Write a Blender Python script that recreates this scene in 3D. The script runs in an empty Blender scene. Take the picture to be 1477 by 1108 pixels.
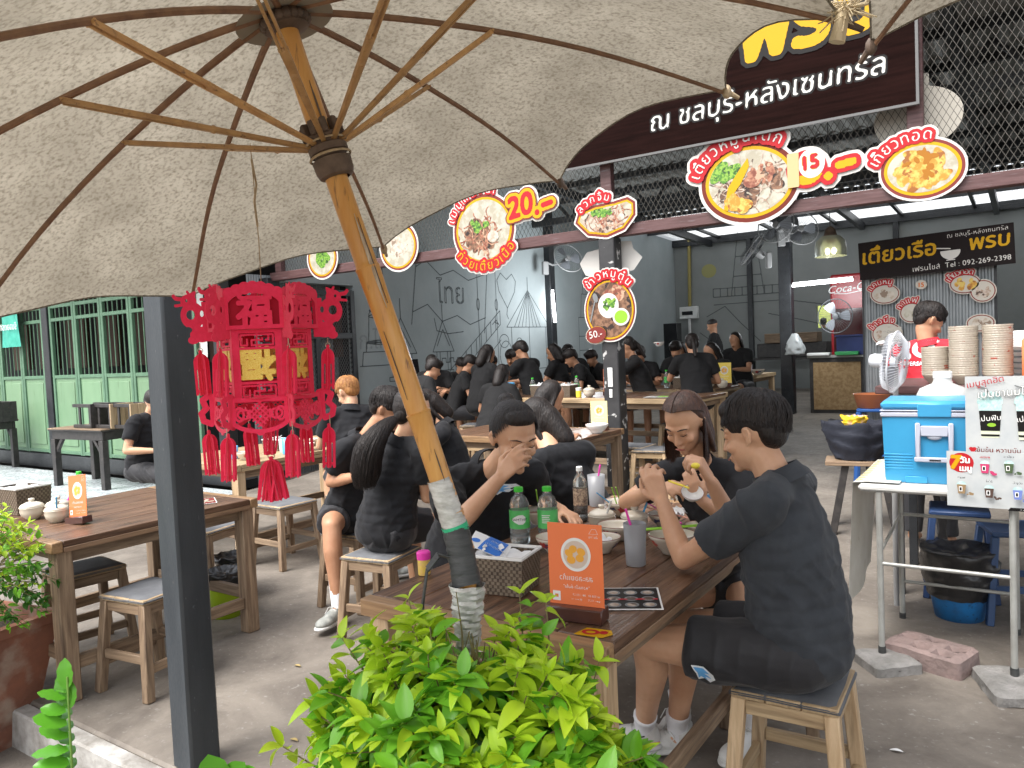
import bpy, bmesh, math, random
import numpy as np
from mathutils import Vector, Matrix, noise
from mathutils.bvhtree import BVHTree
random.seed(7)
rng = np.random.default_rng(7)
R = math.radians
PI = math.pi
S = bpy.context.scene
COL = S.collection

# ------------------------------------------------------------------ camera
cam_data = bpy.data.cameras.new('camera')
cam = bpy.data.objects.new('camera', cam_data)
COL.objects.link(cam)
S.camera = cam
FPX, PIT, ROL, YAW, CH = 1106.3, 0.0478, -0.04405, 0.5972, 1.53
cam_data.sensor_width = 36.0
cam_data.lens = 36.0 * FPX / 1477.0
cam_data.clip_start = 0.05
cam_data.clip_end = 300
_fw = Vector((-math.sin(YAW), math.cos(YAW), 0))
_rt = Vector((math.cos(YAW), math.sin(YAW), 0))
_fw2 = _fw * math.cos(PIT) - Vector((0, 0, 1)) * math.sin(PIT)
_up = _rt.cross(_fw2)
_q = Matrix((_rt, _up, -_fw2)).transposed()
_q = _q @ Matrix.Rotation(ROL, 3, 'Z')
cam.matrix_world = Matrix.Translation((0, 0, CH)) @ _q.to_4x4()

# ------------------------------------------------------------------ light: bright overcast day
W = bpy.data.worlds.new('World')
S.world = W
W.use_nodes = True
nt = W.node_tree
bg = nt.nodes['Background']
sky = nt.nodes.new('ShaderNodeTexSky')
sky.sky_type = 'NISHITA'
sky.sun_disc = False
sky.sun_elevation = R(58)
sky.sun_rotation = R(200)
sky.air_density = 1.0
sky.dust_density = 4.0
sky.ozone_density = 1.0
_hs = nt.nodes.new('ShaderNodeHueSaturation')
_hs.inputs['Saturation'].default_value = 0.25
nt.links.new(sky.outputs[0], _hs.inputs['Color'])
nt.links.new(_hs.outputs[0], bg.inputs[0])
bg.inputs[1].default_value = 0.15
sun_d = bpy.data.lights.new('sun', 'SUN')
sun_d.energy = 1.3
sun_d.angle = R(35)
sun_d.color = (1.0, 0.96, 0.9)
sun = bpy.data.objects.new('sun', sun_d)
COL.objects.link(sun)
_sd = Vector((-0.35, -0.85, 1.45)).normalized()
sun.rotation_euler = _sd.to_track_quat('Z', 'Y').to_euler()
S.view_settings.view_transform = 'Standard'
S.view_settings.look = 'None'
S.view_settings.exposure = 1.4
S.view_settings.gamma = 1
S.view_settings.use_curve_mapping = False
S.cycles.max_bounces = 10
S.cycles.diffuse_bounces = 5
S.cycles.glossy_bounces = 3
S.cycles.transparent_max_bounces = 12
S.cycles.sample_clamp_indirect = 4.0
S.cycles.use_denoising = True

# ------------------------------------------------------------------ materials
def C(h, g=1.0):
    h = h.lstrip('#')
    v = [int(h[i:i + 2], 16) / 255 for i in (0, 2, 4)]
    return tuple(((c / 12.92 if c < .04045 else ((c + .055) / 1.055) ** 2.4)) * g for c in v) + (1,)

def mat(name, col, rough=.6, col2=None, scale=8, stretch=(1, 1, 1), detail=5, bump=0.0, bscale=None, metal=0.0,
        spec=.5, var=0.0, lo=.35, hi=.65, coat=0.0, alpha=1.0, trans=0.0, col3=None, scale3=40, lo3=.6, hi3=.7, sheen=0.0, rvar=0.0, distort=0.0):
    m = bpy.data.materials.new(name)
    m.use_nodes = True
    n, l = m.node_tree.nodes, m.node_tree.links
    b = n['Principled BSDF']
    if isinstance(col, str): col = C(col)
    if isinstance(col2, str): col2 = C(col2)
    if isinstance(col3, str): col3 = C(col3)
    b.inputs['Base Color'].default_value = col
    b.inputs['Roughness'].default_value = rough
    b.inputs['Metallic'].default_value = metal
    b.inputs['Specular IOR Level'].default_value = spec
    b.inputs['Coat Weight'].default_value = coat
    b.inputs['Coat Roughness'].default_value = .15
    b.inputs['Alpha'].default_value = alpha
    b.inputs['Transmission Weight'].default_value = trans
    b.inputs['Sheen Weight'].default_value = sheen
    tc = n.new('ShaderNodeTexCoord'); mp = n.new('ShaderNodeMapping')
    l.new(tc.outputs['Object'], mp.inputs[0]); mp.inputs['Scale'].default_value = stretch
    oi = n.new('ShaderNodeObjectInfo')
    vm = n.new('ShaderNodeVectorMath'); vm.operation = 'SCALE'
    vm.inputs[0].default_value = (13, 7, 5)
    l.new(oi.outputs['Random'], vm.inputs[3])
    l.new(vm.outputs[0], mp.inputs['Location'])
    out = None
    if col2 is not None:
        no = n.new('ShaderNodeTexNoise'); no.inputs['Scale'].default_value = scale; no.inputs['Detail'].default_value = detail
        no.inputs['Roughness'].default_value = .6; no.inputs['Distortion'].default_value = distort
        l.new(mp.outputs[0], no.inputs[0])
        cr = n.new('ShaderNodeValToRGB'); cr.color_ramp.elements[0].color = col; cr.color_ramp.elements[1].color = col2
        cr.color_ramp.elements[0].position = lo; cr.color_ramp.elements[1].position = hi
        l.new(no.outputs[0], cr.inputs[0]); out = cr.outputs[0]
    if col3 is not None:
        n3 = n.new('ShaderNodeTexNoise'); n3.inputs['Scale'].default_value = scale3; n3.inputs['Detail'].default_value = 6
        l.new(mp.outputs[0], n3.inputs[0])
        r3 = n.new('ShaderNodeMapRange'); r3.inputs[1].default_value = lo3; r3.inputs[2].default_value = hi3
        l.new(n3.outputs[0], r3.inputs[0])
        mx = n.new('ShaderNodeMix'); mx.data_type = 'RGBA'
        l.new(r3.outputs[0], mx.inputs['Factor'])
        if out: l.new(out, mx.inputs['A'])
        else: mx.inputs['A'].default_value = col
        mx.inputs['B'].default_value = col3
        out = mx.outputs['Result']
    if var > 0:
        h = n.new('ShaderNodeHueSaturation')
        mr = n.new('ShaderNodeMapRange'); mr.inputs[3].default_value = 1 - var; mr.inputs[4].default_value = 1 + var
        l.new(oi.outputs['Random'], mr.inputs[0]); l.new(mr.outputs[0], h.inputs['Value'])
        if out: l.new(out, h.inputs['Color'])
        else: h.inputs['Color'].default_value = col
        out = h.outputs[0]
    if out: l.new(out, b.inputs['Base Color'])
    if bump > 0 or rvar > 0:
        nb = n.new('ShaderNodeTexNoise'); nb.inputs['Scale'].default_value = bscale or scale * 2; nb.inputs['Detail'].default_value = 6
        l.new(mp.outputs[0], nb.inputs[0])
        if bump > 0:
            bp = n.new('ShaderNodeBump'); bp.inputs['Strength'].default_value = 1.0; bp.inputs['Distance'].default_value = bump
            l.new(nb.outputs[0], bp.inputs['Height']); l.new(bp.outputs[0], b.inputs['Normal'])
        if rvar > 0:
            rr = n.new('ShaderNodeMapRange'); rr.inputs[1].default_value = .3; rr.inputs[2].default_value = .7
            rr.inputs[3].default_value = max(.05, rough - rvar); rr.inputs[4].default_value = min(1, rough + rvar)
            l.new(nb.outputs[0], rr.inputs[0]); l.new(rr.outputs[0], b.inputs['Roughness'])
    return m

def wood(name, c1, c2, axis, rough=.6, c3='#2a1c12', sc=1.0, **k):
    st = [22 * sc, 22 * sc, 22 * sc]; st['XYZ'.index(axis)] = 1.6 * sc
    return mat(name, c1, rough, c2, scale=2.2, stretch=st, bump=.0012, bscale=4, var=.16, lo=.35, hi=.68, col3=c3, scale3=1.3, lo3=.56, hi3=.8, rvar=.12, distort=.6, **k)

def emis(name, col, st):
    m = bpy.data.materials.new(name); m.use_nodes = True
    b = m.node_tree.nodes['Principled BSDF']
    b.inputs['Base Color'].default_value = col
    b.inputs['Emission Color'].default_value = col; b.inputs['Emission Strength'].default_value = st
    return m

def translucent(m, fac, col=None):
    n, l = m.node_tree.nodes, m.node_tree.links
    b = n['Principled BSDF']; o = n['Material Output']
    t = n.new('ShaderNodeBsdfTranslucent'); mx = n.new('ShaderNodeMixShader'); mx.inputs[0].default_value = fac
    if col is not None: t.inputs[0].default_value = C(col) if isinstance(col, str) else col
    elif b.inputs['Base Color'].is_linked: l.new(b.inputs['Base Color'].links[0].from_socket, t.inputs[0])
    else: t.inputs[0].default_value = b.inputs['Base Color'].default_value
    if b.inputs['Normal'].is_linked: l.new(b.inputs['Normal'].links[0].from_socket, t.inputs['Normal'])
    l.new(b.outputs[0], mx.inputs[1]); l.new(t.outputs[0], mx.inputs[2]); l.new(mx.outputs[0], o.inputs[0])
    return m

# ------------------------------------------------------------------ mesh builder
class MB:
    def __init__(s): s.v = []; s.f = []; s.mi = []; s.cur = 0
    def add(s, vs, fs, T=None):
        o = len(s.v)
        s.v += [tuple(T @ Vector(p)) for p in vs] if T is not None else [tuple(p) for p in vs]
        s.f += [tuple(i + o for i in f) for f in fs]; s.mi += [s.cur] * len(fs)
        return s
    def box(s, x0, x1, y0, y1, z0, z1, c=0.0, T=None):
        c = min(c, (x1 - x0) * .45, (y1 - y0) * .45, (z1 - z0) * .45)
        if c <= 0:
            vs = [(x, y, z) for x in (x0, x1) for y in (y0, y1) for z in (z0, z1)]
            fs = [(0, 1, 3, 2), (4, 6, 7, 5), (0, 4, 5, 1), (2, 3, 7, 6), (0, 2, 6, 4), (1, 5, 7, 3)]
            return s.add(vs, fs, T)
        bm = bmesh.new()
        vs = [bm.verts.new((x, y, z)) for x in (x0, x1) for y in (y0, y1) for z in (z0, z1)]
        for f in [(0, 1, 3, 2), (4, 6, 7, 5), (0, 4, 5, 1), (2, 3, 7, 6), (0, 2, 6, 4), (1, 5, 7, 3)]: bm.faces.new([vs[i] for i in f])
        bmesh.ops.bevel(bm, geom=bm.edges[:], offset=c, segments=1, affect='EDGES')
        bm.verts.index_update()
        r = s.add([v.co.copy() for v in bm.verts], [[v.index for v in f.verts] for f in bm.faces], T)
        bm.free(); return r
    def beam(s, a, b, w, h, c=0.0, up=(0, 0, 1), w2=None, h2=None):
        a = Vector(a); b = Vector(b); d = b - a; L = d.length; d.normalize(); up = Vector(up)
        if abs(d.dot(up)) > .98: up = Vector((0, 1, 0))
        r = d.cross(up).normalized(); u = r.cross(d)
        T = Matrix.Translation(a) @ Matrix((r, d, u)).transposed().to_4x4()
        n0 = len(s.v)
        s.box(-w / 2, w / 2, 0, L, -h / 2, h / 2, c)
        for i in range(n0, len(s.v)):
            p = Vector(s.v[i])
            if w2 is not None:
                t = p.y / L; p.x *= 1 + (w2 / w - 1) * t; p.z *= 1 + ((h2 or h) / h - 1) * t
            s.v[i] = tuple(T @ p)
        return s
    def tube(s, pts, r, n=10, cap=True, closed=False):
        pts = [Vector(p) for p in pts]; N = len(pts)
        rs = r if isinstance(r, (list, tuple)) else [r] * N
        ref = Vector((0, 0, 1)); vs = []; fs = []; prev = None
        for i, p in enumerate(pts):
            if closed: d = pts[(i + 1) % N] - pts[i - 1]
            else: d = pts[min(i + 1, N - 1)] - pts[max(i - 1, 0)]
            d.normalize()
            if prev is None:
                a = d.cross(ref if abs(d.dot(ref)) < .95 else Vector((1, 0, 0))).normalized()
            else:
                a = (prev - d * prev.dot(d)).normalized()
            prev = a; b = d.cross(a)
            vs += [p + (a * math.cos(2 * PI * k / n) + b * math.sin(2 * PI * k / n)) * rs[i] for k in range(n)]
        for i in range(N if closed else N - 1):
            j = (i + 1) % N
            for k in range(n):
                fs.append((i * n + k, i * n + (k + 1) % n, j * n + (k + 1) % n, j * n + k))
        if cap and not closed:
            fs.append(tuple(range(n - 1, -1, -1))); fs.append(tuple((N - 1) * n + k for k in range(n)))
        return s.add(vs, fs)
    def lathe(s, prof, n=24, T=None, cap=False, sx=1.0, sy=1.0):
        vs = []; fs = []
        for r, z in prof: vs += [(r * sx * math.cos(2 * PI * k / n), r * sy * math.sin(2 * PI * k / n), z) for k in range(n)]
        for i in range(len(prof) - 1):
            for k in range(n): fs.append((i * n + k, i * n + (k + 1) % n, (i + 1) * n + (k + 1) % n, (i + 1) * n + k))
        if cap:
            fs.append(tuple(range(n - 1, -1, -1))); fs.append(tuple((len(prof) - 1) * n + k for k in range(n)))
        return s.add(vs, fs, T)
    def grid(s, fn, nu, nv, closed_u=False):
        vs = [fn(i / nu, j / nv) for i in range(nu + 1) for j in range(nv + 1)]
        fs = [(i * (nv + 1) + j, (i + 1) * (nv + 1) + j, (i + 1) * (nv + 1) + j + 1, i * (nv + 1) + j + 1) for i in range(nu) for j in range(nv)]
        return s.add(vs, fs)
    def sphere(s, c, r, nu=12, nv=8, sc=(1, 1, 1)):
        prof = [(max(1e-4, r * math.sin(PI * i / nv)), -r * math.cos(PI * i / nv)) for i in range(nv + 1)]
        T = Matrix.Translation(c) @ Matrix.Diagonal((*sc, 1))
        return s.lathe(prof, nu, T)
    def mesh(s, name, smooth=False):
        me = bpy.data.meshes.new(name)
        me.from_pydata(s.v, [], s.f)
        if smooth:
            me.shade_smooth()
            if smooth != 'all':
                try: me.set_sharp_from_angle(angle=R(38))
                except Exception: pass
        me.update()
        return me
    def build(s, name, m, parent=None, smooth=True, loc=None):
        me = s.mesh(name, smooth)
        ms = m if isinstance(m, (list, tuple)) else [m]
        for x in ms: me.materials.append(x)
        if len(ms) > 1: me.polygons.foreach_set('material_index', s.mi)
        return link(name, me, parent, loc)

def link(name, me, parent=None, loc=None):
    o = bpy.data.objects.new(name, me); COL.objects.link(o)
    if parent: o.parent = parent
    if loc is not None: o.location = loc
    return o
def thing(name, label, cat, loc=(0, 0, 0), rz=0.0, group=None, rot=None):
    o = bpy.data.objects.new(name, None); COL.objects.link(o); o.empty_display_size = .05
    o.location = loc; o.rotation_euler = rot or (0, 0, rz)
    return tag(o, label, cat, group)
def tag(o, label, cat, group=None):
    o['label'] = label; o['category'] = cat
    if group: o['group'] = group
    return o
def struct(o, kind='structure'):
    o['kind'] = kind; return o
def kids(o): return [c for c in bpy.data.objects if c.parent == o]
def dup(root, loc, rz=None, label=None, group=None, rot=None, _par=None):
    r = root.copy(); COL.objects.link(r)
    if _par is None:
        r.location = loc
        if rot is not None: r.rotation_euler = rot
        elif rz is not None: r.rotation_euler = (0, 0, rz)
        if label: r['label'] = label
        if group: r['group'] = group
    else: r.parent = _par
    for ch in tree.get(root.name, None) or kids(root):
        dup(ch, None, _par=r)
    return r
tree = {}

# ------------------------------------------------------------------ flat shapes from rasters (print, paper cuts, stickers)
def glyph_loops(txt, size=1.0):
    """outline loops of a line of text, each an (n,2) array, baseline at y=0"""
    cu = bpy.data.curves.new('lettering', 'FONT'); cu.body = txt; cu.size = size; cu.fill_mode = 'NONE'; cu.resolution_u = 4
    ob = bpy.data.objects.new('lettering', cu); COL.objects.link(ob)
    dg = bpy.context.evaluated_depsgraph_get()
    me = bpy.data.meshes.new_from_object(ob.evaluated_get(dg))
    co = [tuple(v.co[:2]) for v in me.vertices]
    nxt = {}
    for e in me.edges: nxt.setdefault(e.vertices[0], []).append(e.vertices[1]); nxt.setdefault(e.vertices[1], []).append(e.vertices[0])
    seen = set(); loops = []
    for st in range(len(co)):
        if st in seen or st not in nxt: continue
        path = [st]; seen.add(st); cur = st
        cand = [x for x in nxt[st] if x not in seen]
        # keep the stored order (ascending) for a true winding direction
        cand.sort()
        while cand:
            cur = cand[0]; path.append(cur); seen.add(cur)
            cand = sorted([x for x in nxt[cur] if x not in seen])
        if len(path) > 2: loops.append(np.array([co[i] for i in path]))
    bpy.data.objects.remove(ob); bpy.data.curves.remove(cu); bpy.data.meshes.remove(me)
    return loops
_gc = {}
def glyphs(txt):
    if txt not in _gc: _gc[txt] = glyph_loops(txt)
    return _gc[txt]

class Ras:
    """a raster canvas in real units; fields are float arrays, > .5 is inside"""
    def __init__(s, x0, x1, y0, y1, res):
        s.x0, s.y0, s.res = x0, y0, res
        s.nx = int((x1 - x0) / res) + 2; s.ny = int((y1 - y0) / res) + 2
        s.X = x0 + np.arange(s.nx) * res; s.Y = y0 + np.arange(s.ny) * res
        s.GX, s.GY = np.meshgrid(s.X, s.Y)
    def zero(s): return np.zeros((s.ny, s.nx))
    def poly(s, loops, ss=3):
        """non-zero winding fill of loops, antialiased"""
        acc = np.zeros((s.ny, s.nx))
        segs = []
        for L in loops:
            L = np.asarray(L, float); N = np.roll(L, -1, 0); segs.append(np.hstack([L, N]))
        if not segs: return acc
        E = np.vstack(segs); E = E[E[:, 1] != E[:, 3]]
        xs_edge = s.x0 - s.res / 2 + np.arange(s.nx * ss) * s.res / ss + s.res / ss / 2
        for j in range(s.ny):
            for k in range(ss):
                y = s.Y[j] + ((k + .5) / ss - .5) * s.res + 1e-9
                m = ((E[:, 1] <= y) & (E[:, 3] > y)) | ((E[:, 3] <= y) & (E[:, 1] > y))
                if not m.any(): continue
                e = E[m]; x = e[:, 0] + (y - e[:, 1]) * (e[:, 2] - e[:, 0]) / (e[:, 3] - e[:, 1])
                w = np.where(e[:, 3] > e[:, 1], 1, -1)
                o = np.argsort(x); x = x[o]; w = w[o]
                idx = np.searchsorted(xs_edge, x); d = np.zeros(s.nx * ss + 1); np.add.at(d, idx, w)
                acc[j] += (np.cumsum(d)[:-1] != 0).reshape(s.nx, ss).sum(1)
        return acc / (ss * ss)
    def ell(s, cx, cy, rx, ry, a=0.0):
        c, sn = math.cos(a), math.sin(a); dx = s.GX - cx; dy = s.GY - cy
        u = (dx * c + dy * sn) / rx; v = (-dx * sn + dy * c) / ry
        d = np.sqrt(u * u + v * v); return np.clip(.5 + (1 - d) * min(rx, ry) / s.res, 0, 1)
    def rect(s, x0, x1, y0, y1):
        d = np.minimum(np.minimum(s.GX - x0, x1 - s.GX), np.minimum(s.GY - y0, y1 - s.GY)); return np.clip(.5 + d / s.res, 0, 1)
    def line(s, pts, w):
        out = s.zero()
        for a, b in zip(pts[:-1], pts[1:]):
            ax, ay = a; bx, by = b; dx, dy = bx - ax, by - ay; L2 = dx * dx + dy * dy + 1e-12
            t = np.clip(((s.GX - ax) * dx + (s.GY - ay) * dy) / L2, 0, 1)
            d = np.hypot(s.GX - ax - t * dx, s.GY - ay - t * dy)
            out = np.maximum(out, np.clip(.5 + (w / 2 - d) / s.res, 0, 1))
        return out
    def grow(s, f, r):
        k = r / s.res; n = int(abs(k)) + 2
        yy, xx = np.mgrid[-n:n + 1, -n:n + 1]; ker = np.clip(abs(k) + .5 - np.hypot(xx, yy), 0, 1)
        g = f if k > 0 else 1 - f
        P = np.pad(g, n, constant_values=0 if k > 0 else 1); out = np.zeros_like(g)
        for a in range(2 * n + 1):
            for b in range(2 * n + 1):
                kv = ker[a, b]
                if kv > 0: out = np.maximum(out, np.minimum(P[a:a + s.ny, b:b + s.nx], kv))
        return out if k > 0 else 1 - out
    def text(s, txt, cx, cy, size, rot=0.0, slant=0.0, bold=0.0, align='c', sx=1.0):
        L = [l.copy() for l in glyphs(txt)]
        if not L: return s.zero()
        allp = np.vstack(L); x0, x1 = allp[:, 0].min(), allp[:, 0].max()
        off = (x0 + x1) / 2 if align == 'c' else x0 if align == 'l' else x1
        c, sn = math.cos(rot), math.sin(rot); out = []
        for l in L:
            u = (l[:, 0] - off) * size * sx + l[:, 1] * size * slant; v = l[:, 1] * size
            out.append(np.stack([cx + u * c - v * sn, cy + u * sn + v * c], 1))
        f = s.poly(out)
        return s.grow(f, bold) if bold else f
    def arc(s, clusters, cx, cy, rx, ry, a0, a1, size, bold=0.0, inward=False):
        """letters set one by one along an elliptic arc"""
        f = s.zero(); ws = []
        for t in clusters:
            L = glyphs(t); p = np.vstack(L) if L else np.zeros((1, 2)); ws.append(max(.3, p[:, 0].max() - p[:, 0].min() + .12))
        tot = sum(ws); acc = 0
        for t, w in zip(clusters, ws):
            a = a0 + (a1 - a0) * (acc + w / 2) / tot; acc += w
            x = cx + rx * math.cos(a); y = cy + ry * math.sin(a)
            n = math.atan2(math.sin(a) / ry, math.cos(a) / rx)
            rot = n - PI / 2 if not inward else n + PI / 2
            f = np.maximum(f, s.text(t, x, y, size, rot))
        return s.grow(f, bold) if bold else f
    def mesh(s, f, th=0.0, mb=None, T=None, z=0.0, cut=0):
        """marching squares surface of f > .5 at height z (and down to z - th)"""
        mb = mb or MB()
        I = f > .5; V = []; Fc = []
        X, Y = s.X, s.Y
        ny, nx = f.shape
        full = I[:-1, :-1] & I[1:, :-1] & I[:-1, 1:] & I[1:, 1:]
        anyi = I[:-1, :-1] | I[1:, :-1] | I[:-1, 1:] | I[1:, 1:]
        # merge full cells: rows into runs, equal runs into rectangles
        runs = {}
        for j in range(ny - 1):
            row = full[j]; d = np.diff(np.concatenate([[0], row.astype(int), [0]]))
            st = np.where(d == 1)[0]; en = np.where(d == -1)[0]; new = {}
            if cut:
                sp = [(a + i, min(b, a + i + cut)) for a, b in zip(st, en) for i in range(0, b - a, cut)]; st = [p[0] for p in sp]; en = [p[1] for p in sp]
            for a, b in zip(st, en):
                if (a, b) in runs and (not cut or j - runs[(a, b)] < cut): new[(a, b)] = runs.pop((a, b))
                else: new[(a, b)] = j
            for (a, b), j0 in runs.items():
                o = len(V); V += [(X[a], Y[j0]), (X[b], Y[j0]), (X[b], Y[j]), (X[a], Y[j])]; Fc.append((o, o + 1, o + 2, o + 3))
            runs = new
        for (a, b), j0 in runs.items():
            o = len(V); V += [(X[a], Y[j0]), (X[b], Y[j0]), (X[b], Y[ny - 1]), (X[a], Y[ny - 1])]; Fc.append((o, o + 1, o + 2, o + 3))
        walls = []
        js, is_ = np.where(anyi & ~full)
        for j, i in zip(js, is_):
            cs = [(i, j), (i + 1, j), (i + 1, j + 1), (i, j + 1)]
            P = []
            for k in range(4):
                a = cs[k]; b = cs[(k + 1) % 4]; fa = f[a[1], a[0]]; fb = f[b[1], b[0]]
                if fa > .5: P.append((X[a[0]], Y[a[1]], 0))
                if (fa > .5) != (fb > .5):
                    t = (.5 - fa) / (fb - fa)
                    P.append((X[a[0]] + (X[b[0]] - X[a[0]]) * t, Y[a[1]] + (Y[b[1]] - Y[a[1]]) * t, 1))
            if len(P) > 2:
                o = len(V); V += [(p[0], p[1]) for p in P]; Fc.append(tuple(range(o, o + len(P))))
                for k in range(len(P)):
                    if P[k][2] and P[(k + 1) % len(P)][2]: walls.append((P[k], P[(k + 1) % len(P)]))
        vs = [(x, y, z) for x, y in V]; mb.add(vs, Fc, T)
        if th > 0:
            mb.add([(x, y, z - th) for x, y in V], [t[::-1] for t in Fc], T)
            wv = []; wf = []
            for a, b in walls:
                o = len(wv); wv += [(a[0], a[1], z), (b[0], b[1], z), (b[0], b[1], z - th), (a[0], a[1], z - th)]; wf.append((o + 3, o + 2, o + 1, o))
            mb.add(wv, wf, T)
        return mb
def vert_plane(x, y, z, rz=0.0, tilt=0.0, roll=0.0):
    """matrix that stands a flat shape up: its X runs along the wall, its Y up, its Z out towards -Y"""
    return Matrix.Translation((x, y, z)) @ Matrix.Rotation(rz, 4, 'Z') @ Matrix.Rotation(tilt, 4, 'X') @ Matrix.Rotation(R(90), 4, 'X') @ Matrix.Rotation(roll, 4, 'Z')
# ------------------------------------------------------------------ palette
M = {}
M['concrete'] = mat('concrete', (.10, .085, .072, 1), .68, (.235, .207, .175, 1), scale=2.1, detail=12, lo=.3, hi=.7, bump=.0022, bscale=26, col3=(.26, .245, .225, 1), scale3=46, lo3=.62, hi3=.74, rvar=.14, distort=.9)
M['kerb'] = mat('kerb', (.42, .41, .39, 1), .85, (.2, .185, .165, 1), scale=9, detail=8, bump=.004, bscale=45)
M['road'] = mat('road', (.19, .165, .14, 1), .9, (.11, .095, .08, 1), scale=4, detail=9, bump=.006, bscale=60)
M['tile'] = mat('tile', (.5, .54, .56, 1), .3, (.36, .4, .42, 1), scale=5, detail=6, bump=.0008, bscale=22, var=.12, rvar=.12)
M['grout'] = mat('grout', (.3, .33, .33, 1), .8)
M['blue_floor'] = mat('floor_far', (.2, .2, .19, 1), .5, (.3, .29, .28, 1), scale=2, detail=8)
M['green'] = mat('green_paint', (.14, .25, .14, 1), .5, (.19, .31, .18, 1), scale=2.5, stretch=(3, 3, .6), lo=.3, hi=.75, var=.06, rvar=.1, col3=(.1, .17, .09, 1), scale3=5, lo3=.6, hi3=.8)
M['green_dk'] = mat('green_frame', (.08, .17, .1, 1), .5, (.11, .21, .13, 1), scale=6)
M['black'] = mat('black_steel', (.016, .018, .021, 1), .38, (.03, .033, .037, 1), scale=7, lo=.4, hi=.75, bump=.0006, bscale=60, col3=(.09, .095, .1, 1), scale3=38, lo3=.69, hi3=.73, rvar=.12)
M['pillar'] = mat('pillar_paint', (.03, .037, .044, 1), .42, (.048, .056, .064, 1), scale=3, stretch=(4, 4, .8), lo=.35, hi=.7, bump=.0005, bscale=50, col3=(.16, .165, .17, 1), scale3=34, lo3=.7, hi3=.74, rvar=.14)
M['peel'] = mat('post_paint', (.02, .02, .022, 1), .5, (.035, .035, .037, 1), scale=7, col3=(.45, .45, .44, 1), scale3=12, lo3=.62, hi3=.65)
M['plaster'] = mat('plaster', (.40, .445, .455, 1), .9, (.34, .385, .395, 1), scale=1.2, detail=7, bump=.0015, bscale=30)
M['plaster_w'] = mat('plaster_back', (.25, .265, .26, 1), .9, (.21, .225, .22, 1), scale=.9, detail=7, col3=(.22, .22, .2, 1), scale3=2.2, lo3=.6, hi3=.85)
M['ink'] = mat('wall_ink', (.10, .115, .12, 1), .9)
M['roof'] = mat('roof_sheet', (.22, .225, .215, 1), .6, (.28, .28, .265, 1), scale=2)
M['redwood'] = mat('redwood_beam', (.07, .028, .026, 1), .5, (.12, .06, .06, 1), scale=2.5, stretch=(1.5, 18, 18), bump=.001, bscale=5, col3=(.2, .17, .18, 1), scale3=4, lo3=.6, hi3=.8)
M['wire'] = mat('mesh_wire', (.085, .078, .066, 1), .6, (.045, .04, .033, 1), scale=20, metal=.3)
M['wire_dk'] = mat('door_wire', (.12, .12, .12, 1), .5)
M['corr'] = mat('corrugated', (.2, .22, .23, 1), .4, (.27, .29, .3, 1), scale=3, metal=.35)
M['white'] = mat('white_paint', (.72, .73, .72, 1), .45, (.62, .63, .62, 1), scale=5)
M['white_pl'] = mat('white_plastic', (.75, .75, .74, 1), .35)
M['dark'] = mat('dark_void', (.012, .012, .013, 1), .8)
M['brownwall'] = mat('brown_panel', (.07, .035, .02, 1), .7, (.1, .05, .03, 1), scale=2)
M['tW_Y'] = wood('table_wood_dark', (.085, .042, .024, 1), (.20, .112, .066, 1), 'Y', rough=.38, c3='#1b100a')
M['tW_X'] = wood('table_edge_wood', (.2, .115, .055, 1), (.33, .2, .1, 1), 'X', rough=.5, c3='#4a2f1c')
M['tE_Y'] = wood('table_edge_wood_long', (.17, .1, .06, 1), (.28, .175, .1, 1), 'Y', rough=.5, c3='#33231a')
M['lt_Y'] = wood('light_wood_y', (.36, .25, .14, 1), (.5, .37, .22, 1), 'Y', rough=.55, c3='#5a4632')
M['lt_X'] = wood('light_wood_x', (.36, .25, .14, 1), (.5, .37, .22, 1), 'X', rough=.55, c3='#5a4632')
M['leg'] = wood('leg_wood', (.16, .105, .066, 1), (.33, .235, .15, 1), 'Z', rough=.7, c3='#3a2c22')
M['leg_lt'] = wood('leg_wood_light', (.4, .27, .15, 1), (.58, .43, .27, 1), 'Z', rough=.6, c3='#5c422c')
M['legY'] = wood('rail_wood_y', (.16, .105, .066, 1), (.33, .235, .15, 1), 'Y', rough=.7, c3='#3a2c22')
M['legX'] = wood('rail_wood_x', (.16, .105, .066, 1), (.33, .235, .15, 1), 'X', rough=.7, c3='#3a2c22')
M['pad'] = mat('seat_pad', (.1, .105, .115, 1), .75, (.15, .155, .165, 1), scale=9, bump=.001, bscale=40, var=.1)
M['blackwood'] = mat('black_wood', (.022, .02, .02, 1), .5, (.045, .04, .038, 1), scale=3, stretch=(6, 6, 6), col3=(.16, .11, .07, 1), scale3=10, lo3=.68, hi3=.74)

# ------------------------------------------------------------------ ground, terrace, patio
b = MB(); b.box(-80, 80, -60, 90, -.6, -.18)
struct(b.build('road', M['road']))
XT = -7.55
b = MB()
prof = [(1.58, -.19), (1.58, -.012), (1.592, 0), (5.4, 0), (6.2, .03), (7.6, .17), (8.4, .2), (20.2, .2)]
def terr(u, v):
    i = min(int(v * (len(prof) - 1) + 1e-6), len(prof) - 1); return (XT + u * (8 - XT), prof[i][0], prof[i][1])
b.grid(terr, 1, len(prof) - 1)
b.add([(XT, 1.58, -.19), (XT, 20.2, -.19), (XT, 20.2, .2), (XT, 8.4, .2), (XT, 5.4, 0), (XT, 1.58, 0)], [(0, 1, 2, 3, 4, 5)])
terrace = struct(b.build('terrace_floor', M['concrete'], smooth=False))
b = MB(); b.box(XT, 8, 1.50, 1.578, -.19, -.006, .008)
struct(b.build('kerb', M['kerb'], smooth=False))
b = MB(); b.box(-40, XT - .004, 1.58, 5.55, -.19, -.012)
patio = struct(b.build('patio', M['grout'], smooth=False))
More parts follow.
